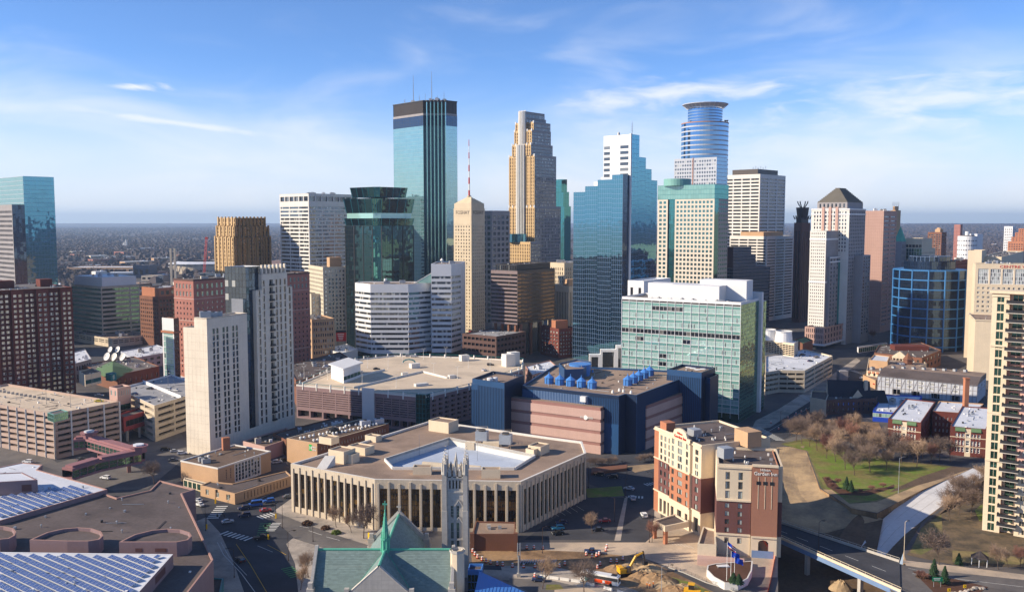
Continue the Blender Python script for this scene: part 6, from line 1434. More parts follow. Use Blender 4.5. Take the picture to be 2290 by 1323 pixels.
slate_plane(mb,(xc-hn,yb,zev),(xc-hn,yf,zev),(xc,yf,zrg),(xc,yb,zrg));slate_plane(mb,(xc+hn,yf,zev),(xc+hn,yb,zev),(xc,yb,zrg),(xc,yf,zrg))
b.part('slate_roof',mb,'slate','stuff')
mb=MB();mb.box((xl+xr)/2,yc,xr-xl,2*hw,0,zev-.05);mb.box(xc,(yb+yf)/2,2*hn,yb-yf,0,zev-.07);b.part('wall',mb,'church_stone')
mb=MB()
for (p,q) in (((xl,yc,zrg+.1),(xr,yc,zrg+.1)),((xc,yf,zrg+.1),(xc,yb,zrg+.1))):mb.tube(p,q,.38,n=6)
for sgn in (-1,1):
    for s2 in (-1,1):mb.tube((xc,yc,zrg),(xc+sgn*hn,yc+s2*hw,zev+.1),.2,n=4)
b.part('copper_ridge',mb,'copper')
def coping(bd,x0,y0,x1,y1,zb,zt,th=.9,mat='church_stone'):
    """gable parapet wall with raised coping, peak in the middle of (x0,y0)-(x1,y1)"""
    a,c=Vector((x0,y0)),Vector((x1,y1));m=(a+c)/2;d=(c-a).normalized();n=Vector((d.y,-d.x))*th/2;mb=MB()
    for s_ in (1,-1):
        pts=[a+n*s_,c+n*s_,m+n*s_];f=[(*pts[0],0),(*pts[1],0),(*pts[1],zb+1),(*pts[2],zt+1),(*pts[0],zb+1)];mb.poly(f if s_>0 else f[::-1])
    for p,z1,q,z2 in ((a,zb+1,m,zt+1),(m,zt+1,c,zb+1)):mb.poly([(*(p+n),z1),(*(q+n),z2),(*(q-n),z2),(*(p-n),z1)])
    bd.part('gable_wall',mb,'church_stone');mb=MB()
    for p,z1,q,z2 in ((a,zb+1.05,m,zt+1.05),(m,zt+1.05,c,zb+1.05)):mb.tube((*p,z1),(*q,z2),.62,n=4,cap=True)
    bd.part('coping',mb,mat)
    for p in (a,c):
        for st,(w,h) in enumerate(((2.6,zb-1),(2.0,zb+1.6),(1.3,zb+3.2))):mb=MB();mb.box(p.x,p.y,w,w,0 if st==0 else (zb-1,zb+1.6)[st-1],h);bd.part('buttress',mb,'church_stone')
coping(b,xl-.3,yc-hw-.4,xl-.3,yc+hw+.4,zev,zrg);coping(b,xr+.3,yc+hw+.4,xr+.3,yc-hw-.4,zev,zrg);coping(b,xc-hn-.4,yb,xc+hn+.4,yb,zev,zrg);coping(b,xc-hn-.4,yf,xc+hn+.4,yf,zev,zrg-1.2)
def cross(bd,x,y,z,h,mat):mb=MB();mb.box(x,y,.28,.28,z,z+h,0);mb.box(x,y,h*.55,.26,z+h*.55,z+h*.72,0,bot=True);bd.part('cross',mb,mat)
cross(b,xc,yb,zrg+1,2.6,'church_stone')
p=GP(1020,1290,0);tw=Vector((xr+1.6,yc-3.2));mb=MB();mb.cyl(tw.x,tw.y,0,zrg+.6,2.0,n=8);b.part('stair_turret',mb,'cream');mb=MB();mb.cyl(tw.x,tw.y,zrg+.6,zrg+1.3,2.25,n=8,cap=False);mb.cyl(tw.x,tw.y,zrg+1.3,zrg+.4,1.6,n=8);b.part('turret_cap',mb,'church_stone')
mb=MB();zsp=GP(862,1228,zrg);ztop=AT(862,1120,yc).z
mb.cyl(xc,yc,zrg-1,zrg+3.2,1.25,1.15,8);mb.cyl(xc,yc,zrg+3.2,zrg+3.7,1.45,1.45,8)
for i in range(8):
    u=math.pi/4*i+.39;mb.cyl(xc+1.2*math.cos(u),yc+1.2*math.sin(u),zrg-.5,zrg+5.6,.22,.05,4)
mb.cyl(xc,yc,zrg+3.7,zrg+5.4,1.0,.85,8);mb.cyl(xc,yc,zrg+5.4,ztop-2.4,.95,.1,8)
for k in range(6):mb.cyl(xc,yc,zrg+6+k*1.15,zrg+6.12+k*1.15,.98-.14*k,.9-.14*k,8)
b.part('spire',mb,'copper');cross(b,xc,yc,ztop-2.5,2.6,'copper');b.done()
tx,ty=XA(1019,281,20),281.0;w=6.6
b=Bd('bell_tower','square grey gothic bell tower with corner pinnacles and tall lancet openings',(tx,ty,0),'tower')
zt1,zt2,zt3=AT(1019,1092,ty).z,AT(1019,1060,ty).z,AT(1019,1030,ty).z
h=w/2
WS['lancet']=('glass_green','church_stone',2,4,.12)
for i in range(4):
    c_,s_=(1,0) if i==0 else (0,1) if i==1 else (-1,0) if i==2 else (0,-1)
    p=Vector((tx,ty))+Vector((-c_*h+s_*h,-s_*h-c_*h));q=Vector((tx,ty))+Vector((c_*h+s_*h,s_*h-c_*h))
    b.face(p,q,0,zt1,'church_stone',[(zt1-22,zt1-10,G(n=(2,1),f=(.5,1.),m=(1.5,1.5,0,0),d=.7,win='lancet',ind=True)),(zt1-8.6,zt1-4.5,G(n=(2,1),f=(.5,1.),m=(1.5,1.5,0,0),d=.7,win='lancet',ind=True))])
    d=(q-p).normalized();on=Vector((d.y,-d.x))
    for t in (.32,.68):
        for zb_ in (zt1-10,zt1-4.5):
            m=p.lerp(q,t)+on*.15;mb=MB();mb.tube((*(m-d*1.2),zb_),(*m,zb_+1.9),.2,n=4);mb.tube((*m,zb_+1.9),(*(m+d*1.2),zb_),.2,n=4);mb.poly([(*(m-d*1.1+on*-.1),zb_),(*(m+d*1.1+on*-.1),zb_),(*(m+on*-.1),zb_+1.7)]);b.part('hood_mould',mb,'church_stone')
    b.face(p,q,zt1,zt2,'church_stone',G(n=(4,1),f=(.45,.6),m=(1.2,1.2,0,0),d=1.,win='void',ind=True,wname='opening'))
    for zz in (zt1-.3,zt2-.25,zt1-24,12):mb=MB();f=shift(tuple(p),tuple(q),.3);mb.prism([f[0],f[1],tuple(q),tuple(p)],zz,zz+.55,bot=True);b.part('string_course',mb,'church_stone')
    for k in range(3):
        m=p.lerp(q,.25+.25*k);mb=MB();mb.box(m.x,m.y,1.,.6,zt2,zt2+(2.2 if k!=1 else 3.6),math.atan2(d.y,d.x));mb.cyl(m.x,m.y,zt2+(2.2 if k!=1 else 3.6),zt2+(3.4 if k!=1 else 6.6),.5,.04,4);b.part('merlon',mb,'church_stone')
    mb=MB();mb.box(p.x,p.y,1.7,1.7,0,zt1-6);mb.box(p.x,p.y,1.4,1.4,zt1-6,zt2+1);b.part('buttress',mb,'church_stone');mb=MB();mb.cyl(p.x,p.y,zt2+1,zt2+4.4,1.0,.85,8);mb.cyl(p.x,p.y,zt2+4.4,zt3,.75,.06,8)
    for k in range(4):u=math.pi/2*k+.78;mb.cyl(p.x+.85*math.cos(u),p.y+.85*math.sin(u),zt2+2,zt2+6,.25,.03,4)
    for k in range(4):
        zz=zt2+5+k*1.1;mb.cyl(p.x,p.y,zz,zz+.2,.78-.15*k,.6-.15*k,6)
    b.part('pinnacle',mb,'church_stone')
mb=MB();mb.box(tx,ty,w-1,w-1,zt2-1.4,zt2-1.2);b.part('roof',mb,'roof_grey');b.done()
b=Bd('blue_roof_hall','bright blue folded metal roof of the low hall beside the bell tower',(*GP(1120,1340,0)[:2],0))
A_,B_,C_,D_=GP(1072,1276,9),GP(1238,1352,6.5),GP(1190,1420,7),GP(1040,1420,7.5)
nsm=22;mb=MB();mb.poly([D_,C_,B_,A_]);b.part('roof',mb,'blue_roof')
mb=MB()
for i in range(1,nsm):
    a,c=A_.lerp(B_,i/nsm),D_.lerp(C_,i/nsm);mb.tube(a+Vector((0,0,.03)),c+Vector((0,0,.03)),.05,n=3)
b.part('seams',mb,'blue_roof');mb=MB();pts=[A_.lerp(B_,t)+Vector((.0,2.4*math.sin(math.pi*t),-.35)) for t in [i/12 for i in range(13)]];s0=[A_.lerp(B_,i/12) for i in range(13)]
for i in range(12):mb.poly([s0[i],s0[i+1],pts[i+1],pts[i]][::-1]);mb.poly([pts[i],pts[i+1],Vector((pts[i+1].x,pts[i+1].y,0)),Vector((pts[i].x,pts[i].y,0))][::-1])
b.part('curved_wall',mb,'blue_dark');mb=MB();mb.poly([A_,D_,(D_.x,D_.y,0),(A_.x,A_.y,0)]);b.part('wall',mb,'concrete');b.done()
P=RP([(1046,1273),(1077,1273),(1081,1259),(1050,1259)],8.5);b=Bd('glass_entry','small glass entry block with blue fascia beside the bell tower',(*P[0],0));b.block(P,0,8.5,'blue_roof',{0:[(0,7,G(n=(4,3),f=(.9,.92),d=.1,win='bandgreen',ind=True))],1:[(0,7,G(n=(4,3),f=(.9,.92),d=.1,win='bandgreen',ind=True))]},'roof_dark',.8,.3);b.done()
# long parking ramp, middle
zr=20.0
P=RP([(953,884),(1062,857),(1168,822),(1170,803),(1045,796),(880,792),(800,800),(662,857)],zr)
b=Bd('parking_ramp','long mauve parking ramp with louvred walls, white rails and a tan roof deck',(*P[0],0),'parking ramp')
L_,N_=P[7],P[0]
s1,s2,s3=lerp2(L_,N_,.53),lerp2(L_,N_,.62),lerp2(L_,N_,.93)
def louv(k):return [(.5,5.2,G(n=(k,1),f=(.88,.8),m=(.4,.4,0,0),d=3,win='void',ind=True,wname='opening')),(6,zr-3.0,G(n=(k,8),f=(.94,.36),m=(.4,.4,.4,.4),d=.6,win='void',ind=True,wname='opening'))]
b.face(L_,s1,0,zr-1.4,'mauve_panel',louv(5));b.face(s2,s3,0,zr-1.4,'mauve_panel',louv(5))
mb=MB();f=shift(s1,s2,.8);mb.prism([f[0],f[1],s2,s1],0,zr+1.2);b.part('stair_tower',mb,'white_panel')
g=shift(s3,N_,.5);b.curtain(g[0],g[1],0,zr+.5,1.8,2.6,'glass_green','teal_metal',.14,.14);b.curtain(N_,lerp2(N_,P[1],.07),0,zr+.5,1.8,2.6,'glass_green','teal_metal',.14,.14)
b.face(lerp2(N_,P[1],.07),P[1],0,zr-1.4,'mauve_panel',[(1.5,zr-2.6,G(n=(7,6),f=(.62,.55),m=(1,1,0,0),d=1.6,win='void',ind=True,wname='opening'))]);b.face(P[1],P[2],0,zr-1.4,'mauve_panel',ramp_face(6,5))
for i in range(2,7):b.face(P[i],P[i+1],0,zr-1.4,'mauve_panel')
b.face(L_,shift(L_,N_,0)[0],0,1,'mauve_panel')
dip=RP([(800,880),(952,878),(1060,842),(960,826),(905,845)],zr-1.4)
mb=MB();mb.poly([(*p,zr-1.4) for p in P]);b.part('roof_deck',mb,'deck')
for i in range(len(P)):
    e=(P[i],P[(i+1) % len(P)]);Lg=(Vector(e[1])-Vector(e[0])).length;k=max(2,int(Lg/9))
    f=shift(*e,-.3);mb=MB();mb.prism([e[0],e[1],f[1],f[0]],zr-1.4,zr-.6);b.part('parapet',mb,'white_stone')
    for j in range(k):
        c=lerp2(lerp2(*e,(j+.5)/k),lerp2(*f,(j+.5)/k),.5);mb=MB();mb.box(c[0],c[1],.7,.7,zr-3.2,zr+.9,.6);b.part('rail_post',mb,'white_paint')
    mb=MB();mb.tube((*e[0],zr+.7),(*e[1],zr+.7),.14,n=4);b.part('rail',mb,'teal_metal')
def decklow(a,c,z0,z1,th,nm,mt):
    a,c=Vector(GP(*a,zr-1.4)[:2]),Vector(GP(*c,zr-1.4)[:2]);f=shift(tuple(a),tuple(c),th);mb=MB();mb.prism([tuple(a),tuple(c),f[1],f[0]][::-1],z0,z1);b.part(nm,mb,mt)
for a,c in (((790,868),(945,832)),((945,832),(1000,846)),((760,852),(860,828)),((1000,846),(1020,842))):decklow(a,c,zr-1.4,zr-.3,.4,'ramp_wall','white_stone')
for x,y,w,d,h,mt in ((927,822,6,4,3,'white_stone'),(1038,806,6,4,4,'white_stone'),(1137,818,7,6,8,'white_stone'),(1148,815,7,5,8.5,'white_stone'),(942,862,8,3,1.5,'white_stone'),(1010,845,4,2.5,2,'white_stone'),(905,838,4,2,1.6,'white_stone')):
    q=GP(x,y,zr-1.4);mb=MB();mb.box(q.x,q.y,w,d,zr-1.4,zr-1.4+h,.55);b.part('stair_head',mb,mt)
q=GP(915,818,zr-1.4);mb=MB()
for i in range(6):u0,u1=R(30*i),R(30*(i+1));mb.tube((q.x+4*math.cos(u0),q.y,zr+1+2*math.sin(u0)),(q.x+4*math.cos(u1),q.y,zr+1+2*math.sin(u1)),.5,n=4)
b.part('ramp_canopy',mb,'teal_metal');b.done();RAMP3=(P,zr-1.4)
P=PAR((768,825),(806,812),(740,815),27);b=Bd('pavilion','pale boxy stair pavilion with a projecting flat roof at the back of the mauve ramp',(*P[0],0));b.block(P,0,27,'white_panel',{0:[(20,22.5,G(n=(5,1),f=(.95,.9),d=.1,win='bandgreen',ind=True))]},'roof_white',.3);mb=MB();mb.prism(inset(P,-1.4),27,27.7,bot=True);b.part('roof_slab',mb,'white_panel');b.done()
b,P=LOW('long_low_building','dark roofed long low building behind the mauve ramp',[(662,850),(800,812),(760,786),(640,815)],16,'brick_brown',{3:G(n=(7,1),f=(.7,.3),m=(1,1,9,1),win='void',ind=True)},'roof_dark',clut=8,seed=6);b.done()
b,P=LOW('low_building','white roofed low shed below the tan brick building',[(760,790),(800,780),(775,768),(730,778)],8,'white_stone',{},'roof_white',clut=3,seed=8);b.done()
q=AT(763,752,760);b=Bd('billboard','red billboard on posts beside the pale terracotta block',(q.x,q.y,0),'billboard');mb=MB();mb.box(q.x,q.y,8.5,.5,q.z-4,q.z+3.4,.1,bot=True);b.part('panel',mb,'red');mb=MB();mb.box(q.x,q.y-.02,8.6,.52,q.z+3.4,q.z+5.4,.1);b.part('header',mb,'black_metal');mb=MB()
for s_ in (-3,3):mb.tube((q.x+s_,q.y+.4,0),(q.x+s_,q.y+.4,q.z-4),.3,n=6)
b.part('posts',mb,'steel');mb=MB()
for i in range(4):mb.box(q.x-.3,q.y-.3,5.5-i*.7,.12,q.z+1.8-i*1.5,q.z+2.4-i*1.5,.1,bot=True)
b.part('lettering',mb,'white_paint');b.done()
# blue and pink building
zu,zp=29.0,23.0
U=RP([(1384,885),(1399,880),(1424,883),(1535,842),(1500,828),(1240,816),(1168,861)],zu)
b=Bd('blue_building','deep blue metal clad building with pink stone boxes and rows of small blue roof cupolas',(*U[0],0))
def ribs(p,q,z0,z1,step,mat,o=.12,w=.35,nm='wall_rib',bd=b):
    Lw=(Vector(q)-Vector(p)).length;k=int(Lw/step);f=shift(p,q,o/2);mb=MB();ag=math.atan2(q[1]-p[1],q[0]-p[0])
    for i in range(k+1):c=lerp2(*f,i/k);mb.box(c[0],c[1],w,o,z0,z1,ag)
    bd.part(nm+'s',mb,mat)
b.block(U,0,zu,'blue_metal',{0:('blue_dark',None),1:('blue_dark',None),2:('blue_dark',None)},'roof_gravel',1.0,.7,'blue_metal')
mb=MB();f=shift(U[6],U[0],.25);mb.prism([f[0],f[1],U[0],U[6]],zu-1.6,zu);b.part('fascia',mb,'blue_dark')
m=lerp2(U[6],U[0],.70);m0=lerp2(U[6],U[0],.12);f=shift(m0,m,.06);mb=MB();mb.poly([(*f[0],zp),(*f[1],zp),(*f[1],zu-1.6),(*f[0],zu-1.6)]);b.part('light_cladding',mb,'blue_light');ribs(f[0],f[1],zp,zu-1.6,.9,'blue_metal',.14);ribs(m,U[0],zp-8,zu-1.6,.9,'blue_dark',.14);ribs(U[2],U[3],0,zu-1,1.2,'blue_metal',.16)
A_=RP([(1134,887.5),(1344,911.5)],zp);d=(Vector(U[0])-Vector(U[6])).normalized();inn=Vector((-d.y,d.x))
pk=[A_[0],A_[1],tuple(Vector(A_[1])+inn*5),tuple(Vector(A_[0])+inn*5)]
def pink(pk,lit):
    for j in range(4):
        z0=j*zp/4
        for i in range(4):
            b.face(pk[i],pk[(i+1) % 4],z0,z0+zp/4-1.6,'pink_panel#%d' % lit);e=shift(pk[i],pk[(i+1) % 4],-.35);b.face(*e,z0+zp/4-1.6,z0+zp/4,'pink_dark#%d' % lit)
        lo=inset(pk,.35);mb=MB();zt=z0+zp/4-1.6
        for i in range(4):mb.poly([(*pk[i],zt),(*pk[(i+1) % 4],zt),(*lo[(i+1) % 4],zt),(*lo[i],zt)])
        b.part('ledge',mb,'pink_panel')
    mb=MB();mb.poly([(*p,zp) for p in inset(pk,.35)]);b.part('roof',mb,'roof_gravel')
pink(pk,1)
A2=RP([(1446,907),(1556,868)],zp-1);d2=(Vector(A2[1])-Vector(A2[0])).normalized();in2=Vector((-d2.y,d2.x));pk2=[A2[0],A2[1],tuple(Vector(A2[1])+in2*8),tuple(Vector(A2[0])+in2*8)];zp_=zp;zp=zp-1;pink(pk2,0);zp=zp_
t0=.845;f=shift(pk[0],pk[1],.1);c=lerp2(*f,t0);dd=(Vector(pk[1])-Vector(pk[0])).normalized();mb=MB();zz=zp-5.6
ring=[(c[0]+dd.x*1.15*math.cos(u),c[1]+dd.y*1.15*math.cos(u),zz+1.15*math.sin(u)) for u in [2*math.pi*i/18 for i in range(18)]];mb.poly(ring);b.part('emblem',mb,'white_paint')
for x0 in (.79,.80,.812,.825,.865,.873,.881,.889,.897,.905,.913):
    g0,g1=lerp2(*f,x0),lerp2(*f,x0+.004);mb=MB();mb.poly([(*g0,zz-.5),(*g1,zz-.5),(*g1,zz+.55),(*g0,zz+.55)]);b.part('letter',mb,'white_stone')
q=lerp2(U[6],U[0],.665);mb=MB();mb.box(q[0]-.8,q[1]-1,3,2,24.5,27.2,math.atan2(d.y,d.x),bot=True);b.part('wall_camera_box',mb,'white_panel')
for (n,r,l,z,nm) in (((1106,862.5),(1124,851),(1054,857),29.5,'corner_tower'),((1128,856),(1172,838),(1056,846),32,'corner_tower'),((1569,833),(1600,821),(1492,825),34,'corner_tower'),((1588,845),(1607,836),(1560,838),31,'corner_tower')):
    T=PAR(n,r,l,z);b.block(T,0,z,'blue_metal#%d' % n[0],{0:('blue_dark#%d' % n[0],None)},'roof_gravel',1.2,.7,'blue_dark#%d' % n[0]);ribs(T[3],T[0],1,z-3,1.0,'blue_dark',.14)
    if nm and n[0]==1109:
        f=shift(lerp2(T[3],T[0],.08),lerp2(T[3],T[0],.97),.08);mb=MB();mb.poly([(*f[0],14.5),(*f[1],14.5),(*f[1],17.5),(*f[0],17.5)]);b.part('light_cladding',mb,'blue_light');ribs(*f,14.5,17.5,.7,'blue_metal',.12)
        f=shift(lerp2(T[3],T[0],.15),lerp2(T[3],T[0],.92),.08);mb=MB();mb.poly([(*f[0],7),(*f[1],7),(*f[1],10.5),(*f[0],10.5)]);b.part('window_band',mb,'glass_green')
for x,y,rdm in ((1096,844,1.6),(1108,843,1.2),(1550,822,2),(1560,825,2),(1572,824,2),(1540,820,2)):q=GP(x,y,33);mb=MB();mb.cyl(q.x,q.y,q.z-2.4,q.z-.4,rdm,n=12);mb.cyl(q.x,q.y,q.z-.4,q.z,rdm*1.1,rdm*.8,12);b.part('roof_fan',mb,'white_panel')
T=RP([(1262,826),(1305,824),(1322,808),(1290,803),(1250,812)],zu+5);b.block(T,zu-1,zu+5,'blue_metal#p',{},'roof_gravel',.6,.5,'blue_metal#p');q=GP(1296,820,zu+3);mb=MB();mb.cyl(q.x,q.y-4,zu-1,zu+5.5,5.5,6.3,18);b.part('drum',mb,'blue_roof')
def cupola(x,y):
    q=GP(x,y,zu-1);mb=MB();mb.cyl(q.x,q.y,zu-1,zu+2.2,2.35,2.35,8,0,False);mb.cyl(q.x,q.y,zu+2.2,zu+4.2,2.75,.25,8,0);mb.cyl(q.x,q.y,zu+4.2,zu+5.2,.25,.2,6,0)
    for i in range(8):u=2*math.pi*(i+.0)/8;mb.tube((q.x+2.36*math.cos(u),q.y+2.36*math.sin(u),zu-1),(q.x+2.36*math.cos(u),q.y+2.36*math.sin(u),zu+2.2),.14,n=4,mi=1)
    b.part('roof_cupola',mb,['blue_roof','blue_metal'])
for i in range(5):cupola(1228+i*24,857+i*2.7)
for i in range(5):cupola(1404+i*12.2,861-i*5.4)
for x,y in ((1264,830),(1325,832),(1385,874),(1394,876),(1411,879),(1370,878)):q=GP(x,y,zu-1);mb=MB();mb.cyl(q.x,q.y,zu-1,zu+.4,.7,.4,8);b.part('roof_vent',mb,'blue_roof' if y<870 else 'lamp_white')
b.done()
# hotel with two white/red signs
zh=32.5;pm('brick_sign',(152,108,88),var=.14,fine=2)
b=Bd('hotel_tower','cream and brick hotel with a porte cochere, curved gable and two roof signs',(*GP(1600,1270,0)[:2],0))
La,Na=Vector(GP(1464,957,zh)[:2]),Vector(GP(1569,1000,zh)[:2]);dn=(Na-La).normalized();Lw=(Na-La).length;on=Vector((dn.y,-dn.x));inn=-on
WS['hotel3']=('glass_hotel','bronze',3,1,.12)
def hface(p,q,cols,ws,style,zones,inds=True):
    for (z0,z1,mat,rows,fh) in zones:b.face(p,q,z0,z1,mat,G(n=(cols,rows),f=(ws,fh),m=(.5,.5,0,0),d=.3,win=style,ind=inds) if rows else None)
fl=3.05;zb0,zb1=8.2,8.2+4*fl+.6
segs=[(0.,.10,0,.0,0),(.10,.40,3,.5,0),(.40,.53,1,.5,1.0),(.53,.70,1,.68,1.0),(.70,.82,1,.5,1.0),(.82,1.0,1,.42,0)]
for (t0,t1,c,ww,o) in segs:
    p,q=La+dn*Lw*t0,La+dn*Lw*t1;f=shift(tuple(p),tuple(q),o) if o else (tuple(p),tuple(q))
    brick='brick_orange' if o else 'brick_maroon'
    st='hotel3' if ww>.5 else 'hotel'
    if c==0:b.face(*f,0,zh,'brick_orange')
    else:
        hface(*f,c,ww,st,[(zb0,zb1,brick,4,.62),(zb1,zh-1.2+(1.2 if o else 0),'cream',4,.74),(zh-1.2+(1.2 if o else 0),zh,'cream',0,0)])
        b.face(*f,0,zb0,'cream',[(.4,6.2,G(n=(c,1),f=(.62,.92),m=(.5,.5,0,0),d=.8,win='dark',ind=True))])
    if o:
        for e,g in ((tuple(p),f[0]),(f[1],tuple(q))):b.face(e,g,0,zh,'cream')
for t,zz,th_ in ((0,zb0,.35),(0,zb1,.3),(0,zh-.3,.45)):
    p,q=La,Na;f=shift(tuple(p),tuple(q),1.0+th_);g=shift(tuple(p),tuple(q),1.0);mb=MB()
    for (t0,t1,c,ww,o) in segs:
        e0,e1=shift(tuple(La+dn*Lw*t0),tuple(La+dn*Lw*t1),o+th_);mb.prism([e0,e1,tuple(La+dn*Lw*t1),tuple(La+dn*Lw*t0)],zz,zz+.5,bot=True)
    b.part('cornice',mb,'cream')
p,q=La+dn*Lw*.40+on*1.05,La+dn*Lw*.82+on*1.05;mb=MB();k=14;top=[p.lerp(q,i/k) for i in range(k+1)];hz=[zh+1.6+2.6*math.sin(math.pi*i/k) if 2<i<k-2 else zh+1.4 for i in range(k+1)]
for i in range(k):
    mb.poly([(*top[i],zh),(*top[i+1],zh),(*top[i+1],hz[i+1]),(*top[i],hz[i])]);a,c=top[i]+inn*.8,top[i+1]+inn*.8;mb.poly([(*c,zh),(*a,zh),(*a,hz[i]),(*c,hz[i+1])]);mb.poly([(*top[i],hz[i]),(*top[i+1],hz[i+1]),(*c,hz[i+1]),(*a,hz[i])])
b.part('curved_gable',mb,'cream')
pp,qq=tuple(p),tuple(q)
put_text(b,'sign_lettering','Hilton',1.15,pp,qq,.37,zh+2.0,'red',.12,width=3.4);put_text(b,'sign_lettering','Garden Inn',1.5,pp,qq,.22,zh+.5,'red',.12,width=8.0)
wb=30.0
Nb=Na+inn*wb;Lb=La+inn*wb
for f_ in ((Na,Nb),(Nb,Lb),(Lb,La)):b.face(f_[0],f_[1],0,zb0,'cream');b.face(f_[0],f_[1],zb0,zb1,'brick_maroon',G(n=(2,4),f=(.3,.5),m=(2,4,0,0),win='hotel'));b.face(f_[0],f_[1],zb1,zh,'cream')
b.block([tuple(v) for v in (La,Na,Nb,Lb)],zh-.05,zh+.8,'cream',{},'roof_dark',.75,.5)
za=30.5
F1,F2=Vector(GP(1604,1042,za)[:2]),Vector(GP(1681,1046,za)[:2]);df=(F2-F1).normalized();of=Vector((df.y,-df.x));lf=(F2-F1).length
for (z0,z1,mat,rows,fh) in ((0,3.5,'cream',0,0),(3.5,6.8,'cream',1,.6),(6.8,7.4,'cream',0,0),(7.4,18.6,'brick_maroon',4,.6),(18.6,19.4,'cream',0,0),(19.4,za-1.4,'cream',3,.8),(za-1.4,za,'cream',0,0)):
    b.face(F1,F2,z0,z1,mat,G(n=(2,rows),f=(.34,fh),m=(1.4,1.4,0,0),d=.3,win='hotel',ind=True) if rows else None)
for zz in (7.0,18.8,za-.4):f=shift(tuple(F1),tuple(F2),.4);mb=MB();mb.prism([f[0],f[1],tuple(F2),tuple(F1)],zz,zz+.6,bot=True);b.part('cornice',mb,'cream')
for t in (.30,.72):
    f=shift(tuple(F1+df*lf*(t-.055)),tuple(F1+df*lf*(t+.055)),.02);mb=MB();mb.poly([(*f[0],20.4),(*f[1],20.4),(*f[1],27.5),(*f[0],27.5)])
bk=24.0
S1,S2=F2+df*.2+of*.9,F2+df*8.6+of*.9;E2=S2+df*1.6-of*2
for (z0,z1,mat) in ((0,7.2,'cream'),(7.2,za+1.2,'brick_sign#t')):b.face(S1,S2,z0,z1,mat);b.face(S2,S2-of*bk,z0,z1,mat);b.face(S1-of*2,S1,z0,z1,mat)
ft=shift(tuple(S1+df*2.4),tuple(S1+df*5.6),.05);mb=MB();mb.poly([(*ft[0],1.9),(*ft[1],1.9),(*ft[1],5.4),(*lerp2(*ft,.85),6.0),(*lerp2(*ft,.5),6.3),(*lerp2(*ft,.15),6.0),(*ft[0],5.4)]);
b.face(E2,E2-of*bk,0,7,'cream');b.face(E2,E2-of*bk,7,19,'brick_maroon');b.face(E2,E2-of*bk,19,za,'cream');b.face(S2-of*2,E2,0,7,'cream');b.face(S2-of*2,E2,7,19,'brick_maroon');b.face(S2-of*2,E2,19,za,'cream')
b.part('arched_window',mb,'glass_black');f=shift(tuple(S1),tuple(S2),.35);mb=MB();mb.prism([f[0],f[1],tuple(S2),tuple(S1)],6.9,7.5,bot=True);mb.prism([f[0],f[1],tuple(S2-of*.8),tuple(S1-of*.8)],za+.8,za+1.5,bot=True);b.part('cornice',mb,'cream')
for t in (.24,.5,.76):
    c=S1.lerp(S2,t)+of*.05;mb=MB();mb.box(c.x,c.y,.18,.12,17,za-2.6,math.atan2(df.y,df.x));b.part('stripe',mb,'cream');mb=MB();mb.box(c.x,c.y,1.3,.16,25.2,26.4,math.atan2(df.y,df.x));b.part('window',mb,'glass_dark')
put_text(b,'sign_lettering','Hilton',1.25,tuple(S1),tuple(S2),.30,za-.55,'white_paint',.15,width=3.2);put_text(b,'sign_lettering','Garden Inn',1.7,tuple(S1),tuple(S2),.06,za-2.0,'white_paint',.15,width=7.4)
b.face(F1-of*bk,F1,0,7.2,'cream');b.face(F1-of*bk,F1,7.2,18.8,'brick_maroon',G(n=(2,4),f=(.12,.5),m=(1,12,0,0),win='hotel'));b.face(F1-of*bk,F1,18.8,za,'cream')
b.block([tuple(v) for v in (F1,F2,S2-of*.9,E2,E2-of*bk,F1-of*bk)],za-.06,za+.9,'cream',{},'roof_dark',.85,.6)
for x,y,w,d,h,mt in ((1672,990,8,6,5,'brick_tan'),(1493,962,4.5,4,3.5,'brick_orange'),(1622,1018,4,4,3,'galv'),(1553,973,4.5,3.5,2.6,'galv')):
    q=GP(x,y,zh);mb=MB();mb.box(q.x,q.y,w,d,zh-.6,zh+h,math.atan2(dn.y,dn.x));b.part('rooftop_unit' if mt=='galv' else 'penthouse',mb,mt)
for i in range(14):
    rnd=random.Random(i);q=(Na.lerp(La,rnd.uniform(.05,.9))+inn*rnd.uniform(3,16));mb=MB();mb.cyl(q.x,q.y,zh,zh+.9,.28,.2,6);b.part('roof_vent',mb,'lamp_white')
for i in range(8):
    rnd=random.Random(i+50);q=(F1.lerp(F2,rnd.uniform(.1,.9))-of*rnd.uniform(4,20));mb=MB();mb.cyl(q.x,q.y,za,za+.9,.3,.2,6);b.part('roof_vent',mb,'lamp_white')
C0=[Vector(GP(x,y,6.6)[:2]) for x,y in ((1487,1176),(1540,1165),(1510,1148),(1461,1163))];mb=MB();mb.prism([tuple(v) for v in C0],4.6,6.6,bot=True,cap=False);ii=inset([tuple(v) for v in C0],.6);mb.poly([(*v,6.1) for v in ii],1)
for i in range(4):mb.poly([(*C0[i],6.6),(*C0[(i+1) % 4],6.6),(*ii[(i+1) % 4],6.6),(*ii[i],6.6)]);mb.poly([(*ii[i],6.6),(*ii[(i+1) % 4],6.6),(*ii[(i+1) % 4],6.1),(*ii[i],6.1)])
b.part('porte_cochere',mb,['cream','roof_dark'])
for v in (C0[0],C0[3]):c=v.lerp(C0[2],.06);mb=MB();mb.box(c.x,c.y,1.2,1.2,0,4.6,.5);b.part('column',mb,'brick_orange')
Q=[Vector(GP(x,y,6.2)[:2]) for x,y in ((1560,1215),(1602,1218),(1600,1182),(1572,1176))];b.block([tuple(v) for v in Q],0,6.2,'cream',{},'roof_gravel',.7,.5);mb=MB();c0,c1=Q[0],Q[1];f=shift(tuple(c0),tuple(c1),3.0)
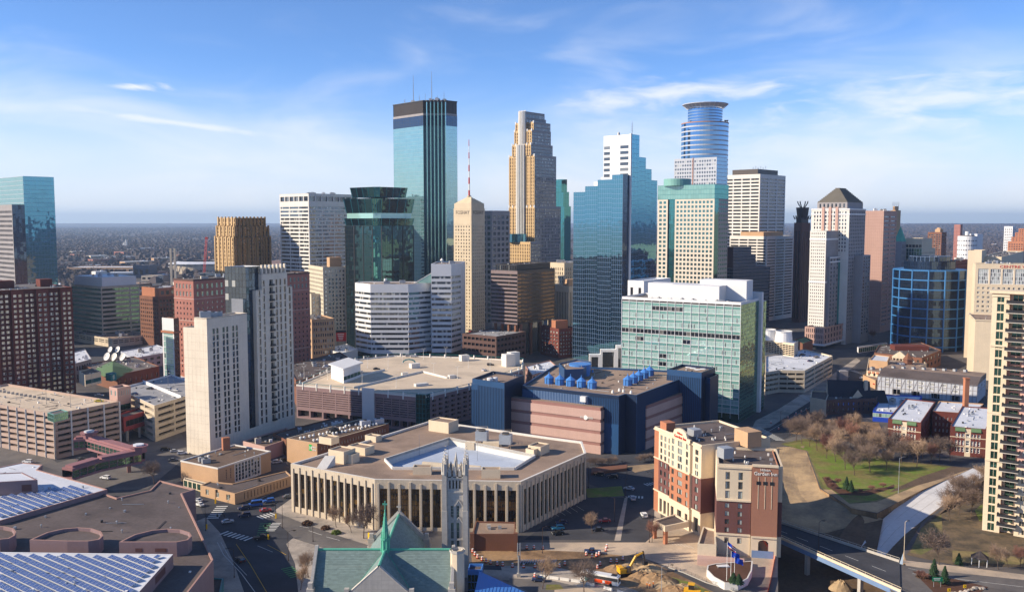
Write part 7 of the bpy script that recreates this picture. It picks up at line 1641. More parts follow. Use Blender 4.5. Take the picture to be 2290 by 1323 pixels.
mb.prism([f[0],tuple(Vector(f[1])+df*9),tuple(c1+df*9),tuple(c0)],0,2.4);b.part('bin_enclosure',mb,'pink_panel')
f=shift(tuple(S1+df*.3),tuple(S2-df*1),.06);mb=MB();mb.poly([(*f[0],0),(*f[1],0),(*f[1],2.6),(*f[0],2.6)]);b.part('garage_door',mb,'blue_light');b.done();HOT=(La,Na,dn,on,F1,F2,df,of,S1,S2)
# tall residential tower, right edge
L0=Vector((XA(2212,321,60),321.));dt=Vector((.80,-.60));ot=Vector((dt.y,-dt.x));zt=AT(2214,655,321).z;zt2=zt-3.5
b=Bd('residential_tower','tall cream and pink residential tower with stacked dark balconies at the park edge',(L0.x,L0.y,0))
w1,w2,w3=5.6,4.6,26.
a0,a1,a2,a3=L0,L0+dt*w1,L0+dt*(w1+w2),L0+dt*(w1+w2+w3)
nfl=26
def col(p,q,n,f_,z0=0,zt=zt,pk=(.30,.78),st='tall'):
    for (za,zb_,m) in ((z0,zt*pk[0],'cream'),(zt*pk[0],zt*pk[1],'salmon_brick'),(zt*pk[1],zt,'cream')):b.face(p,q,za,zb_,m,G(n=(n,max(1,round((zb_-za)/3.3))),f=f_,m=(.3,.3,.2,.2),d=.3,win=st,ind=True))
pm('salmon_brick',(204,162,146),var=.1)
WS['tall2']=('glass_green','cream',2,1,.10);WS['pinkwin']=('glass_res','cream',2,1,.10)
b.face(a0,a0+dt*.01,0,zt,'cream');col(a0,a1,1,(.46,.84),st='tall2',pk=(.5,.502))
i1,i2=a1+(-ot)*2.4,a2+(-ot)*2.4;col(i1,i2,1,(.8,.8),st='tall2');b.face(a1,i1,0,zt,'salmon_brick');b.face(i2,a2,0,zt,'salmon_brick');col(a2,a3,6,(.42,.62),zt=zt2,st='pinkwin')
for j in range(1,nfl):
    zz=j*zt/nfl;mb=MB();c=(a1+a2)/2+ot*.2;mb.box(c.x,c.y,w2+1.6,4.0,zz-.18,zz+.1,math.atan2(dt.y,dt.x),0,True)
    rl=MB();f0=[c+dt*s_*(w2/2+.75)+ot*o_ for s_,o_ in ((-1,-1.9),(-1,1.95),(1,1.95),(1,-1.9))]
    for i in range(3):
        rl.tube((*f0[i],zz+1.15),(*f0[i+1],zz+1.15),.06,n=3);rl.poly([(*f0[i],zz+.1),(*f0[i+1],zz+.1),(*f0[i+1],zz+1.1),(*f0[i],zz+1.1)])
    o=b.part('balcony',mb,'concrete');b.part('railing',rl,'black_metal',parent=o)
for zz in (zt*.30,zt*.78,zt-1.2):
    f=shift(tuple(a0),tuple(a1),.35);mb=MB();mb.prism([f[0],f[1],tuple(a1),tuple(a0)],zz,zz+.7,bot=True);f=shift(tuple(a2),tuple(a3),.35);zz2=min(zz,zt2-1);mb.prism([f[0],f[1],tuple(a3),tuple(a2)],zz2,zz2+.7,bot=True);b.part('cornice',mb,'cream')
bb=22.
b.face(a0-ot*bb,a0,0,zt,'cream',G(n=(4,25),f=(.4,.6),m=(1,1,2,2),win='tall2'));b.face(a3,a3-ot*bb,0,zt2,'cream');b.face(a3-ot*bb,a0-ot*bb,0,zt2,'cream')
mb=MB();mb.prism([tuple(a0+ot*.8-dt*.8),tuple(a1+ot*.8),tuple(a2+ot*.8),tuple(a2-ot*8),tuple(a0-ot*8-dt*.8)],zt,zt+1.0,bot=True);b.part('roof_slab',mb,'cream');mb=MB();mb.poly([(*v,zt2) for v in (a2,a3,a3-ot*bb,a2-ot*bb)]);b.part('roof',mb,'roof_grey')
q=a2+dt*6-ot*6;mb=MB();mb.box(q.x,q.y,8,6,zt2,zt2+3.5,.5);b.part('penthouse',mb,'bronze');b.done()
# right middle ground
b,P=LOW('parking_ramp','low curved concrete parking ramp with white roof deck below the cooling towers',[(1712,832),(1742,827),(1800,828),(1862,795),(1800,780),(1712,795)],15,'limestone',{i:ramp_face(3,4) for i in (0,1,2)},'roof_white','parking ramp',.9,.4);b.done();RAMP4=P
P=PAR((1776,768),(1785,762),(1700,757),24);b=Bd('cooling_plant','tan louvred cooling plant with two white cooling towers on top',(*P[0],0));b.block(P,0,24,'concrete',{3:('cream',[(14.5,22.5,G(n=(12,6),f=(.9,.7),d=.5,win='void',ind=True,wname='louvre'))]),0:None},'roof_white',.4)
for x,y,r_ in ((1722,760,6.2),(1757,764,6.6)):q=GP(x,y,24);mb=MB();mb.cyl(q.x,q.y+5,23.6,31,r_,r_*.86,20,0,False);mb.cyl(q.x,q.y+5,31,31.6,r_*.92,r_*.92,20,0,False);mb.cyl(q.x,q.y+5,28,28.1,r_*.85,r_*.85,20,1);b.part('cooling_tower',mb,['white_panel','black_metal'])
b.done()
b,P=LOW('pavilion','low stone pavilion with a green roof between cooling plant and pyramid tower',[(1795,768),(1818,760),(1800,752),(1778,758)],14,'brick_brown',{},'green_roof');b.done()
P=PAR((1920,778),(1985,768),(1917,775),10);b=Bd('skyway','blue glazed skyway crossing from the pyramid roofed tower',(*P[0],0),'skyway');b.block(P,6,10,'white_panel',{0:('C',3,3.6,'glass_teal','white_panel',.3,.2)},'roof_grey',.3);b.done()
b,P=LOW('civic_building','red brick civic building with a columned stone pediment and dark roof',[(2062,800),(2105,782),(2060,765),(1965,772),(1955,788)],12,'brick_brown',{4:G(n=(9,2),f=(.4,.6),m=(1,1,2,1),win='dark',ind=True),0:G(n=(5,2),f=(.4,.6),m=(1,1,2,1),win='dark',ind=True)},'roof_dark')
q0,q1=lerp2(P[4],P[0],.40),lerp2(P[4],P[0],.72);f=shift(q0,q1,1.5);m=lerp2(*f,.5);mb=MB();mb.poly([(*f[0],11),(*f[1],11),(*m,15.5)]);m2=lerp2(q0,q1,.5);mb.poly([(*f[1],11),(*q1,11),(*m2,15.5),(*m,15.5)]);mb.poly([(*q0,11),(*f[0],11),(*m,15.5),(*m2,15.5)]);mb.prism([f[0],f[1],q1,q0],9.8,11,bot=True);b.part('pediment',mb,'limestone')
for i in range(5):c=lerp2(*f,.06+.22*i);mb=MB();mb.cyl(c[0],c[1],0,9.8,.6,.5,8);b.part('column',mb,'limestone')
mb=MB();q=lerp2(P[0],P[2],.5);mb.box(q[0]-8,q[1]+4,26,12,11,15,-.1);b.part('attic',mb,'brick_red');b.done()
b,P=LOW('shop_building','tan stucco shops with arched awnings and a boxy roof turret',[(2010,838),(2072,812),(2050,795),(1943,800),(1938,828)],9,'cream',{4:[(5.5,8,G(n=(6,1),f=(.4,.8),d=.4,win='dark',ind=True)),],0:G(n=(4,1),f=(.4,.4),win='dark',ind=True)},'roof_gravel',clut=8,seed=41)
q=RP([(1985,808),(1990,796),(1955,792),(1944,804)],14);b.block([q[3],q[0],q[1],q[2]],8,14,'brick_tan',{},'roof_white',.6);q=GP(2030,812,9);mb=MB()
for i in range(6):mb.poly([(q.x+4*math.cos(R(60*i)),q.y+4*math.sin(R(60*i)),12),(q.x+4*math.cos(R(60*i+60)),q.y+4*math.sin(R(60*i+60)),12),(q.x,q.y,17)])
mb.cyl(q.x,q.y,8,12,3.4,n=6,cap=False);b.part('turret',mb,'brick_brown')
f=shift(P[4],P[0],.9)
for i in range(7):t0,t1=.05+i*.13,.13+i*.13;mb=MB();a,c,d,e=lerp2(*f,t0),lerp2(*f,t1),lerp2(P[4],P[0],t1),lerp2(P[4],P[0],t0);mb.poly([(*a,7.6),(*c,7.6),(*d,8.9),(*e,8.9)]);b.part('awning',mb,'brick_orange')
b.done()
b,P=LOW('corner_shop','little tan brick shop with a red canopy beside the timbered warehouse',[(1958,850),(1966,842),(1945,832),(1930,838)],6,'brick_tan',{},'roof_gravel');q=lerp2(P[0],P[3],.1);mb=MB();mb.box(q[0]+2,q[1]-1,6,2,3,3.5,-.4,bot=True);b.part('canopy',mb,'red');b.done()
P=PAR((2186,850),(2206,832),(1963,828),15)
b=Bd('warehouse','long white half timbered warehouse with green shutters and a brown sloped roof',(*P[0],0))
zw=11.5;WS['shutter']=('glass_green','white_paint',1,2,.3)
b.face(P[3],P[0],0,zw,'grey_panel',[(.2,4,G(n=(4,1),f=(.42,.95),m=(6,6,0,0),d=2,win='void',ind=True,wname='opening')),(5,zw-.5,G(n=(8,2),f=(.48,.55),m=(3,2,0,0),d=.2,win='shutter',ind=True))]);b.face(P[0],P[1],0,zw,'grey_panel',[(5,zw-.5,G(n=(3,2),f=(.48,.55),d=.2,win='shutter',ind=True))])  # white walls painted grey to stand for the shade on them
e=(P[3],P[0]);r0,r1=lerp2(P[3],P[2],.42),lerp2(P[0],P[1],.42);f=shift(*e,.5);mb=MB();mb.poly([(*f[0],zw-.2),(*f[1],zw-.2),(*r1,15),(*r0,15)]);b.part('sloped_roof',mb,'roof_dark');mb=MB();mb.poly([(*r0,15),(*r1,15),(*P[1],14.6),(*P[2],14.6)]);mb.poly([(*P[0],zw),(*P[1],zw),(*P[1],14.6),(*r1,15)]);b.part('flat_roof',mb,'roof_gravel')
fr=MB();g=shift(*e,.1)
for i in range(25):c=lerp2(*g,i/24);fr.box(c[0],c[1],.3,.2,0,zw,math.atan2(e[1][1]-e[0][1],e[1][0]-e[0][0]))
for zz in (4.4,8):fr.prism([g[0],g[1],e[1],e[0]],zz,zz+.35,bot=True)
for i in range(0,24,3):c0,c1=lerp2(*g,i/24),lerp2(*g,(i+1)/24);fr.tube((*c0,4.4),(*c1,zw),.16,n=4)
b.part('timber_frame',fr,'granite_grey')
for i in range(8):c=lerp2(r0,P[1],.1+i*.1);b.unit(c[0],c[1],14.6,2.2,1.8,1.6,.6)
b.done()
P=RP([(1848,894),(1960,890),(1968,878),(1855,872)],9);b=Bd('stone_church','dark shadowed stone church with steep black gable roofs',(*P[0],0),'church')
b.block(P,0,9,'granite_brown',{0:[(1,8,G(n=(10,2),f=(.3,.5),d=.3,win='plain',ind=True))]},'roof_dark');q=RP([(1812,888),(1848,894),(1856,874),(1815,872)],9.2);b.block(q,0,9.2,'limestone',{},'roof_dark')
a,c=GP(1850,848,17),GP(1945,852,17);mb=MB();mb.gable((a.x,a.y),(c.x,c.y),9,8,17,0,1);b.part('gable_roof',mb,['roof_slate_dark','limestone']) if 'roof_slate_dark' in M else b.part('gable_roof',mb,['black_metal','limestone'])
mb=MB();m=a.lerp(c,.55);mb.gable((m.x,m.y),(m.x+1,m.y-9.5),4,8,13,0,1);b.part('dormer',mb,['black_metal','cream']);mb=MB();m=a.lerp(c,.85);mb.box(m.x,m.y-4,2,2,8,18);b.part('chimney',mb,'limestone');a,c=GP(1935,872,12),GP(1978,872,12);mb=MB();mb.gable((a.x,a.y),(c.x,c.y),7,5,12,0,1);mb.box((a.x+c.x)/2,a.y,abs(c.x-a.x)-1,13,0,5.2,0,1);b.part('side_roof',mb,['black_metal','granite_brown'])
p=AT(1884,828,625);mb=MB();mb.box(p.x,p.y,6,6,0,p.z);b.part('stone_tower',mb,'granite_grey');b.done()
b,P=LOW('white_blue_warehouse','single storey warehouse with white roof and blue striped wall',[(1952,918),(2040,925),(2062,884),(1975,882)],6,'flag_blue',{0:[(2.6,5,G(n=(1,1),f=(1,.9),d=.05,win='pale',ind=True,wname='stripe')),],3:None},'roof_white',clut=4,seed=3);b.done()
for (nm,lb,n,r,l) in (('brick_apartments','red brick apartment wing with white roof and green cornices facing the park, blue warehouse side',(2060,947),(2092,900),(1986,938)),('brick_apartments','red brick apartment wing with white roof beside the tall cream tower',(2206,962),(2225,915),(2125,955))):
    P=PAR(n,r,l,13.5);b=Bd(nm,lb,(*P[0],0));WS['arch']=('glass_res','white_paint',1,2,.22)
    e=(P[3],P[0]);tts=(0,.14,.42,.58,.86,1.)
    for i in range(5):
        a,c=lerp2(*e,tts[i]),lerp2(*e,tts[i+1]);nn_={1:3,3:3,2:1}.get(i,0)
        b.face(a,c,0,13.5,'brick_red' if i!=2 else 'cream',[(1.5,11.5,G(n=(nn_,3),f=(.66,.72),d=.3,win='arch',ind=True))] if nn_ else None)
        if i in (1,3):f=shift(a,c,.7);mb=MB();mb.poly([(*f[0],12.2),(*f[1],12.2),(*c,14),(*a,14)]);mb.poly([(*f[1],12.2),(*f[0],12.2),(*a,12.0),(*c,12.0)]);b.part('green_cornice',mb,'green_roof')
    b.face(P[0],P[1],0,13.5,'brick_red',G(n=(8,3),f=(.35,.5),m=(1,1,1.5,2),d=.3,win='res',ind=True));b.face(P[1],P[2],0,13.5,'brick_red');b.face(P[2],P[3],0,13.5,'brick_red',G(n=(8,3),f=(.35,.5),m=(1,1,1.5,2),win='res'));b.block(P,13.4,14.1,'brick_red',{},'roof_white',.5,.5)
    for zz in (4.5,9.):f=shift(*e,.1);mb=MB();mb.prism([f[0],f[1],e[1],e[0]],zz,zz+.35,bot=True);b.part('stone_band',mb,'cream')
    b.clutter(P,13.6,4,77,.8,1.8);b.done()
P=PAR((2100,910),(2150,905),(2085,900),13.5);P=RP([(2085,918),(2180,925),(2200,902),(2100,896)],13.2);b=Bd('brick_apartments','rear brick link between the two white roofed apartment wings',(*P[0],0));b.block(P,0,13.2,'brick_red',{0:G(n=(10,3),f=(.35,.5),m=(1,1,1.5,2),d=.3,win='res',ind=True)},'roof_white',.5,.5,'brick_tan');b.done()
q=GP(2163,912,13);b=Bd('chimney','tall free standing orange brick chimney behind the white roofed apartments',(q.x,q.y+2,0),'chimney');zz=AT(2163,848,q.y).z;mb=MB();mb.box(q.x,q.y+2,2.3,2.3,0,zz);b.part('shaft',mb,'brick_orange');mb=MB();mb.box(q.x,q.y+2,2.7,2.7,zz,zz+.6);b.part('cap',mb,'brick_orange');b.done()
P,z=QD(1250,735,1209,1290,60,735);b=Bd('brick_hotel','small red brick hotel with pale bay windows below the dark bronze block',P[0]);b.block(P,0,z,'brick_red',{0:G(n=(6,7),f=(.5,.45),m=(1,1,2,2),win='res',ind=True),3:G(n=(6,7),f=(.5,.45),m=(1,1,2,2),win='res',ind=True)},'roof_dark');q=lerp2(P[0],P[2],.4);mb=MB();mb.box(q[0],q[1],12,10,z-1,z+6,.5);b.part('penthouse',mb,'brick_orange');b.done()
P,z=QD(1262,850,1225,1330,50,588);b=Bd('office_building','beige office block with narrow windows between bronze block and mirror slab',P[0]);vs2=G(pitch=(3,4),f=(.4,.7),m=(1,1,2,4),win='dark');b.block(P,0,z,'foshay_stone',{0:vs2,3:vs2},'roof_gravel');b.clutter(P,z-.9,4,5,4,8);b.done()
P,z=QD(1272,800,1240,1330,50,640);b=Bd('office_building','tan stone building with vertical fins beside the mirror slab foot',P[0]);b.block(P,0,z,'foshay_stone',{0:G(pitch=(2,60),f=(.5,.9),m=(1,1,2,3),win='dark'),3:G(pitch=(2,60),f=(.5,.9),m=(1,1,2,3),win='dark')},'roof_gravel');q=lerp2(P[0],P[2],.3);mb=MB();mb.box(q[0],q[1],14,10,z-1,z+6,.5);b.part('penthouse',mb,'brick_tan');b.done()
q=AT(1345,790,700);b=Bd('portal','white stepped entrance portal at the foot of the mirror slab',(q.x,q.y,0),'portal')
for x0,x1,y0,nm in ((1343,1378,781,'portal_frame'),(1378,1395,772,'portal_frame'),(1318,1343,792,'portal_frame')):
    z1=AT(1345,y0,690).z;xa,xb=XA(x0,690,z1),XA(x1,690,z1);mb=MB();mb.box((xa+xb)/2,692,xb-xa,4,z1-2,z1,0,bot=True)
    for xx in (xa+.8,xb-.8):mb.box(xx,692,1.6,4,0,z1-2)
    mb.box((xa+xb)/2,698,xb-xa,8,0,z1-.5,0,1);b.part(nm,mb,['white_panel','glass_dark'])
b.done()
b,P=LOW('old_storefronts','row of small pink brick storefronts behind the blue building',[(1190,838),(1250,822),(1230,805),(1175,818)],12,'salmon',{0:G(n=(8,3),f=(.5,.5),win='dark',ind=True),3:G(n=(4,3),f=(.5,.5),win='dark',ind=True)},'roof_white',clut=4,seed=12);b.done()
# trees
def grow_tree(seed,h,spread,wood,twig,nb=7,upr=.5,ntw=6,thick=1.25):
    rnd=random.Random(seed);tr,tw=MB(),MB();LN=(.40,.34,.20,.125,.10);RD=(.017,.0085,.0046,.0030,.0024)
    def branch(p,d,k,lv):
        ln=h*LN[lv]*k;r=h*RD[lv]*(thick if lv>2 else 1);m=tr if lv<2 else tw;ns=2 if lv<3 else 1;pts=[p]
        for i in range(ns):
            d=(d+Vector((rnd.gauss(0,.10),rnd.gauss(0,.10),.06*lv if lv<3 else 0))).normalized();q=pts[-1]+d*ln/ns;m.tube(pts[-1],q,r*(1-.28*i),r*(1-.28*(i+1)),5 if lv<2 else 3);pts.append(q)
        if lv==4:return
        n=(nb,5,5,ntw)[lv];ph=rnd.uniform(0,6.28);side=d.orthogonal().normalized();s2=d.cross(side)
        for i in range(n):
            t_=(.62 if lv==0 else .3)+(.38 if lv==0 else .7)*(i+rnd.random())/n;u=ph+2.4*i+rnd.uniform(-.3,.3);x=t_*ns;j=min(ns-1,int(x));b0=pts[j].lerp(pts[j+1],x-j)
            s=spread*rnd.uniform(.7,1.3)*(1.1 if i<n-1 else .3);branch(b0,(d+(side*math.cos(u)+s2*math.sin(u))*s+Vector((0,0,upr*.5 if lv<2 else upr*.15))).normalized(),rnd.uniform(.72,1.12)*(1 if lv else 1.1-.25*abs(t_-.8)),lv+1)
    branch(Vector((0,0,-.2)),Vector((rnd.uniform(-.06,.06),rnd.uniform(-.06,.06),1)).normalized(),1,0)
    k=h/max(v[2] for v in tw.v)
    for m in (tr,tw):m.v=[(x*k,y*k,z*k) for x,y,z in m.v]
    return tr.mesh('trunk',wood),tw.mesh('crown',twig)
TV=[grow_tree(1,11,.85,'bark','twig'),grow_tree(2,11,1.0,'bark','twig',8),grow_tree(3,11,.8,'bark','twig_pale'),grow_tree(4,11,.7,'bark','twig_red',8,.5,7),grow_tree(5,11,.6,'bark','twig_pale',6,.9),grow_tree(6,11,.95,'bark','twig',7,.35,7)]
rt=random.Random(77)
def tree(px,py,h,v,label,group=None,name='bare_tree',z=0.,wide=1.):
    p=GP(px,py,z);o=empty(name,p,label,'tree',group);s=h/11;o.scale=(s*wide,s*wide,s);o.rotation_euler=(0,0,rt.uniform(0,6.28));child('trunk',TV[v][0],o);child('crown',TV[v][1],o)
park=[(1793,992),(1810,998),(1827,1007),(1848,1024),(1890,1049),(1911,1062),(1946,1054),(1982,1051),(2016,1037),(2042,1034),(2050,1043),(2082,1037),(2101,1032),(2125,1032),(1780,986),(1869,1032),(1918,1015),(1935,998),(1961,1024),(1995,1024),(1803,975),(1823,972),(1842,974),(1863,982),(1884,990),(1902,1000),(1830,985),(1855,1005),(1877,1014),(1925,1030),(1975,1012),(2030,1020),(2064,1024),(1770,975),(1790,968),(2010,1008),(1950,1008),(1905,978)]
for i,(x,y) in enumerate(park):tree(x,y,rt.uniform(10,15),rt.choice((0,1,1,5,2,3)),'bare brown park tree standing among others on the green lawn','bare trees in the park')
for x,y,h,v,lb in ((345,1082,11.5,1,'wide bare tree beside the pink skyway column'),(813,1203,14,0,'tall bare tree on the lawn before the pilastered building'),(752,1178,9,2,'slim bare tree on the narrow lawn near the pilastered building entrance'),(786,1190,8,4,'thin young bare tree between larger ones by the pilastered building'),(1325,1192,8.5,2,'pale bare tree in the small parking lot'),(1458,1212,8.5,3,'reddish bare tree at the hotel driveway'),
    (1213,1316,11,4,'sparse bare street tree on the grass patch by the blue roof'),(1306,1326,13.5,5,'dark spreading bare tree in front of the city bus'),(2100,1262,13,1,'big spreading bare tree beside the bridge end'),(2232,1272,9,2,'pale birch clump near the cream tower base'),(2255,1268,7,4,'small bare tree by the cream tower driveway'),(2282,1270,8,3,'reddish bare shrub tree at the cream tower wall'),
    (437,1072,6,3,'small bare tree in front of the tan brick hall'),(690,1290,9,2,'pale bare tree at the left gable of the gothic church'),(672,1318,9,4,'bare tree lower left of the gothic church gable'),(1712,762,12,3,'brown bare tree behind the cooling plant'),(1735,755,12,1,'bare tree clump between clinic and pyramid tower'),(1950,762,11,3,'reddish bare tree at the foot of the pink granite slab'),(310,852,9,4,'pale yellow birch beside the broadcast building'),(322,852,8.5,4,'second pale birch beside the broadcast building')):tree(x,y,h,v,lb)
for x,y in ((2120,1145),(2145,1150),(2160,1128),(2178,1105),(2190,1120),(2140,1118),(2172,1150),(2196,1085),(2125,1165),(2155,1108)):tree(x,y,rt.uniform(9,12),rt.choice((2,4,2,0)),'pale bare tree in the thicket between white road and cream tower','thicket beside the white road')
for x,y in ((1320,1040),(1333,1042),(1347,1041),(1361,1040),(1374,1036),(1430,1034),(1443,1033),(1456,1031)):tree(x,y,rt.uniform(3.6,4.6),rt.choice((1,5)),'low bare hedge tree along the foot of the blue building','hedge trees by the blue building','hedge_tree',0.,1.7)
for x,y in ((2060,1292),(2070,1296),(1875,1082),(1925,1102),(1950,1098),(1850,1078),(1975,1092),(1860,1092)):tree(x,y,rt.uniform(2,3),3,'low brown shrub in a planting bed','brown shrubs','shrub',0.,1.8)
def conifer(px,py,h,label,group=None,w=.28,mat='needle',z=0.):
    p=GP(px,py,z);rnd=random.Random(int(px));o=empty('conifer',p,label,'tree',group);m=MB();m.cyl(0,0,0,h*.3,.14,.1,5);child('trunk',m.mesh('trunk','bark'),o);m=MB()
    for k in range(520):
        t=rnd.random()**.8;r_=h*w*(1-t)*rnd.uniform(.5,1.08)+.08;u=rnd.uniform(0,6.28);c=Vector((r_*math.cos(u),r_*math.sin(u),h*(.08+.92*t)));s=.16+.18*(1-t);d=Vector((math.cos(u),math.sin(u),-.35));e=Vector((-math.sin(u),math.cos(u),rnd.uniform(-.3,.3)))*s;m.poly([c-e,c+d*s*1.6,c+e,c-d*s*.6+Vector((0,0,s))])
    child('crown',m.mesh('crown',mat),o)
for x,y,h,lb in ((2088,1293,6.5,'small evergreen beside the green road sign, taller one'),(2112,1306,6,'small evergreen right of the green road sign'),(2048+96,1262,4,'young evergreen by the bridge end hedge'),(1893,1096,6,'dark evergreen in the park, tallest of the clump'),(1903,1099,5,'dark evergreen in the park clump beside the flower bed'),(1640,1303,3.4,'clipped evergreen bush in the hotel flag planter'),(1652,1305,3.2,'second clipped evergreen bush in the hotel flag planter')):conifer(x,y,h,lb,w=.45 if h<3.6 else .28,z=2.2 if 1600<x<1700 else 0.)
def bush(px,py,r_,mat,label,group=None,n=420):
    p=GP(px,py);rnd=random.Random(int(px*7+py));m=MB()
    for k in range(n):
        d=Vector((rnd.gauss(0,1),rnd.gauss(0,1),abs(rnd.gauss(0,.8)))).normalized();c=d*r_*rnd.uniform(.55,1.05);c.z *= .75;e=Vector((rnd.uniform(-1,1),rnd.uniform(-1,1),rnd.uniform(-1,1)))*.28;g=Vector((rnd.uniform(-1,1),rnd.uniform(-1,1),rnd.uniform(-1,1)))*.28;m.poly([c-e,c+g,c+e,c-g])
    o=empty('bush',p,label,'bush',group);child('foliage',m.mesh('foliage',mat),o)
for x,y,r_,mt,lb in ((687,1172,2.2,'shrub_brown','round brown bush at the pilastered building corner'),(752,1192,1.8,'shrub_leaf','fresh green bush on the narrow lawn'),(728,1182,1.8,'shrub_brown','dark brown bush beside the planter wall'),(2185,1112,2.6,'shrub_leaf','green bush at the foot of the cream tower'),(2060,1290,1.6,'shrub_brown','reddish brown bush left of the green road sign'),(1655,842,2,'shrub_leaf','small green bush at the clinic base')):bush(x,y,r_,mt,lb)
# vehicles
def prof(mb,pts,w,mi=0,y0=None):
    """extrude a side profile (x,z) across the width"""
    h=w/2;n=len(pts);mb.poly([(x,-h,z) for x,z in pts],mi);mb.poly([(x,h,z) for x,z in reversed(pts)],mi)
    for i in range(n):a,c=pts[i],pts[(i+1) % n];mb.poly([(c[0],-h,c[1]),(a[0],-h,a[1]),(a[0],h,a[1]),(c[0],h,c[1])],mi)
def car_meshes(kind):
    body,glass=MB(),MB()
    if kind=='car':L_,low,cab,w,wb=4.5,[(-2.2,.3),(2.2,.3),(2.25,.62),(2.1,.8),(1.0,.92),(-1.7,.95),(-2.22,.85)],[(1.0,.92),(.25,1.42),(-1.0,1.44),(-1.75,.95)],1.8,1.35
    elif kind=='suv':L_,low,cab,w,wb=4.8,[(-2.35,.36),(2.3,.36),(2.38,.75),(2.2,.98),(1.1,1.06),(-2.3,1.06),(-2.4,.9)],[(1.05,1.06),(.4,1.68),(-2.0,1.72),(-2.32,1.06)],1.9,1.45
    elif kind=='van':L_,low,cab,w,wb=5.6,[(-2.8,.4),(2.7,.4),(2.8,.9),(2.5,1.2),(1.9,1.3),(-2.8,1.3)],[(2.0,1.3),(1.4,2.3),(1.0,2.5),(-2.75,2.5),(-2.8,1.3)],2.05,1.8
    else:L_,low,cab,w,wb=5.7,[(-2.8,.45),(2.75,.45),(2.85,.85),(2.7,1.08),(1.3,1.12),(-.9,1.12),(-.9,1.05),(-2.8,1.05)],[(1.3,1.12),(.7,1.78),(-.6,1.8),(-.9,1.12)],2.0,1.8
    prof(body,low,w);c0=[(x*.985+.0,z) for x,z in cab]
    prof(body,c0,w*.86)
    gl=[(cab[0][0]-.12,cab[0][1]+.07),(cab[1][0]-.05,cab[1][1]-.09),(cab[-2][0]+.08,cab[-2][1]-.09),(cab[-1][0]+.16,cab[-1][1]+.07)];h=w*.43+.012
    glass.poly([(x,-h,z) for x,z in gl]);glass.poly([(x,h,z) for x,z in reversed(gl)])
    for (a,c),s in (((cab[0],cab[1]),1),((cab[-1],cab[-2]),-1)):
        a,c=Vector((a[0]*.985+s*.02,a[1])),Vector((c[0]*.985+s*.02,c[1]));a,c=a.lerp(c,.1),a.lerp(c,.92);q=[(a.x,-w*.37,a.y),(a.x,w*.37,a.y),(c.x,w*.36,c.y),(c.x,-w*.36,c.y)];glass.poly(q if s>0 else q[::-1])
    wh=MB();r_=.34 if kind=='car' else .39
    A=[(r_*math.cos(6.283*i/12),r_*math.sin(6.283*i/12)) for i in range(12)]
    for i in range(12):a,c=A[i],A[(i+1) % 12];wh.poly([(a[0],-.12,a[1]),(c[0],-.12,c[1]),(c[0],.12,c[1]),(a[0],.12,a[1])])
    wh.poly([(x,-.12,z) for x,z in A]);wh.poly([(x,.12,z) for x,z in reversed(A)]);wh.poly([(x*.55,-.125,z*.55) for x,z in A],1);wh.poly([(x*.55,.125,z*.55) for x,z in reversed(A)],1)
    lt=MB();lt.box(0,0,.06,.38,-.08,.08,bot=True)
    return dict(body=body.mesh('body','car_paint'),glass=glass.mesh('window_glass','glass_dark'),wheel=wh.mesh('wheel',['rubber','galv']),hl=lt.mesh('headlight','lamp_white'),tl=lt.mesh('taillight','red'),w=w,wb=wb,r=r_,L=L_)
CK={k:car_meshes(k) for k in ('car','suv','van','pickup')}
PAINT=dict(white=(.75,.75,.74),silver=(.45,.47,.5),black=(.015,.016,.018),grey=(.12,.13,.14),blue=(.03,.12,.42),teal=(.05,.3,.42),red=(.35,.03,.03),navy=(.02,.035,.09),yellow=(.75,.6,.03))
def car(px,py,hd,colr,kind,where,z=.12,name=None):
    k=CK[kind];p=GP(px,py,z);nm={'car':'car','suv':'suv','van':'van','pickup':'pickup_truck'}[kind]
    o=empty(name or nm,p,'%s %s %s' % (colr if colr!='navy' else 'dark blue',nm.replace('_',' '),where),nm.replace('_',' '));o.rotation_euler=(0,0,R(hd))
    c=child('body',k['body'],o);c.color=(*PAINT[colr],1);child('window_glass',k['glass'],o)
    for sx_ in (-1,1):
        for sy_ in (-1,1):child('wheel',k['wheel'],o,(sx_*k['wb'],sy_*(k['w']/2-.08),k['r']))
    for sy_ in (-1,1):child('headlight',k['hl'],c,(k['L']/2-.02,sy_*k['w']*.36,.68));child('taillight',k['tl'],c,(-k['L']/2+.02,sy_*k['w']*.36,.72))
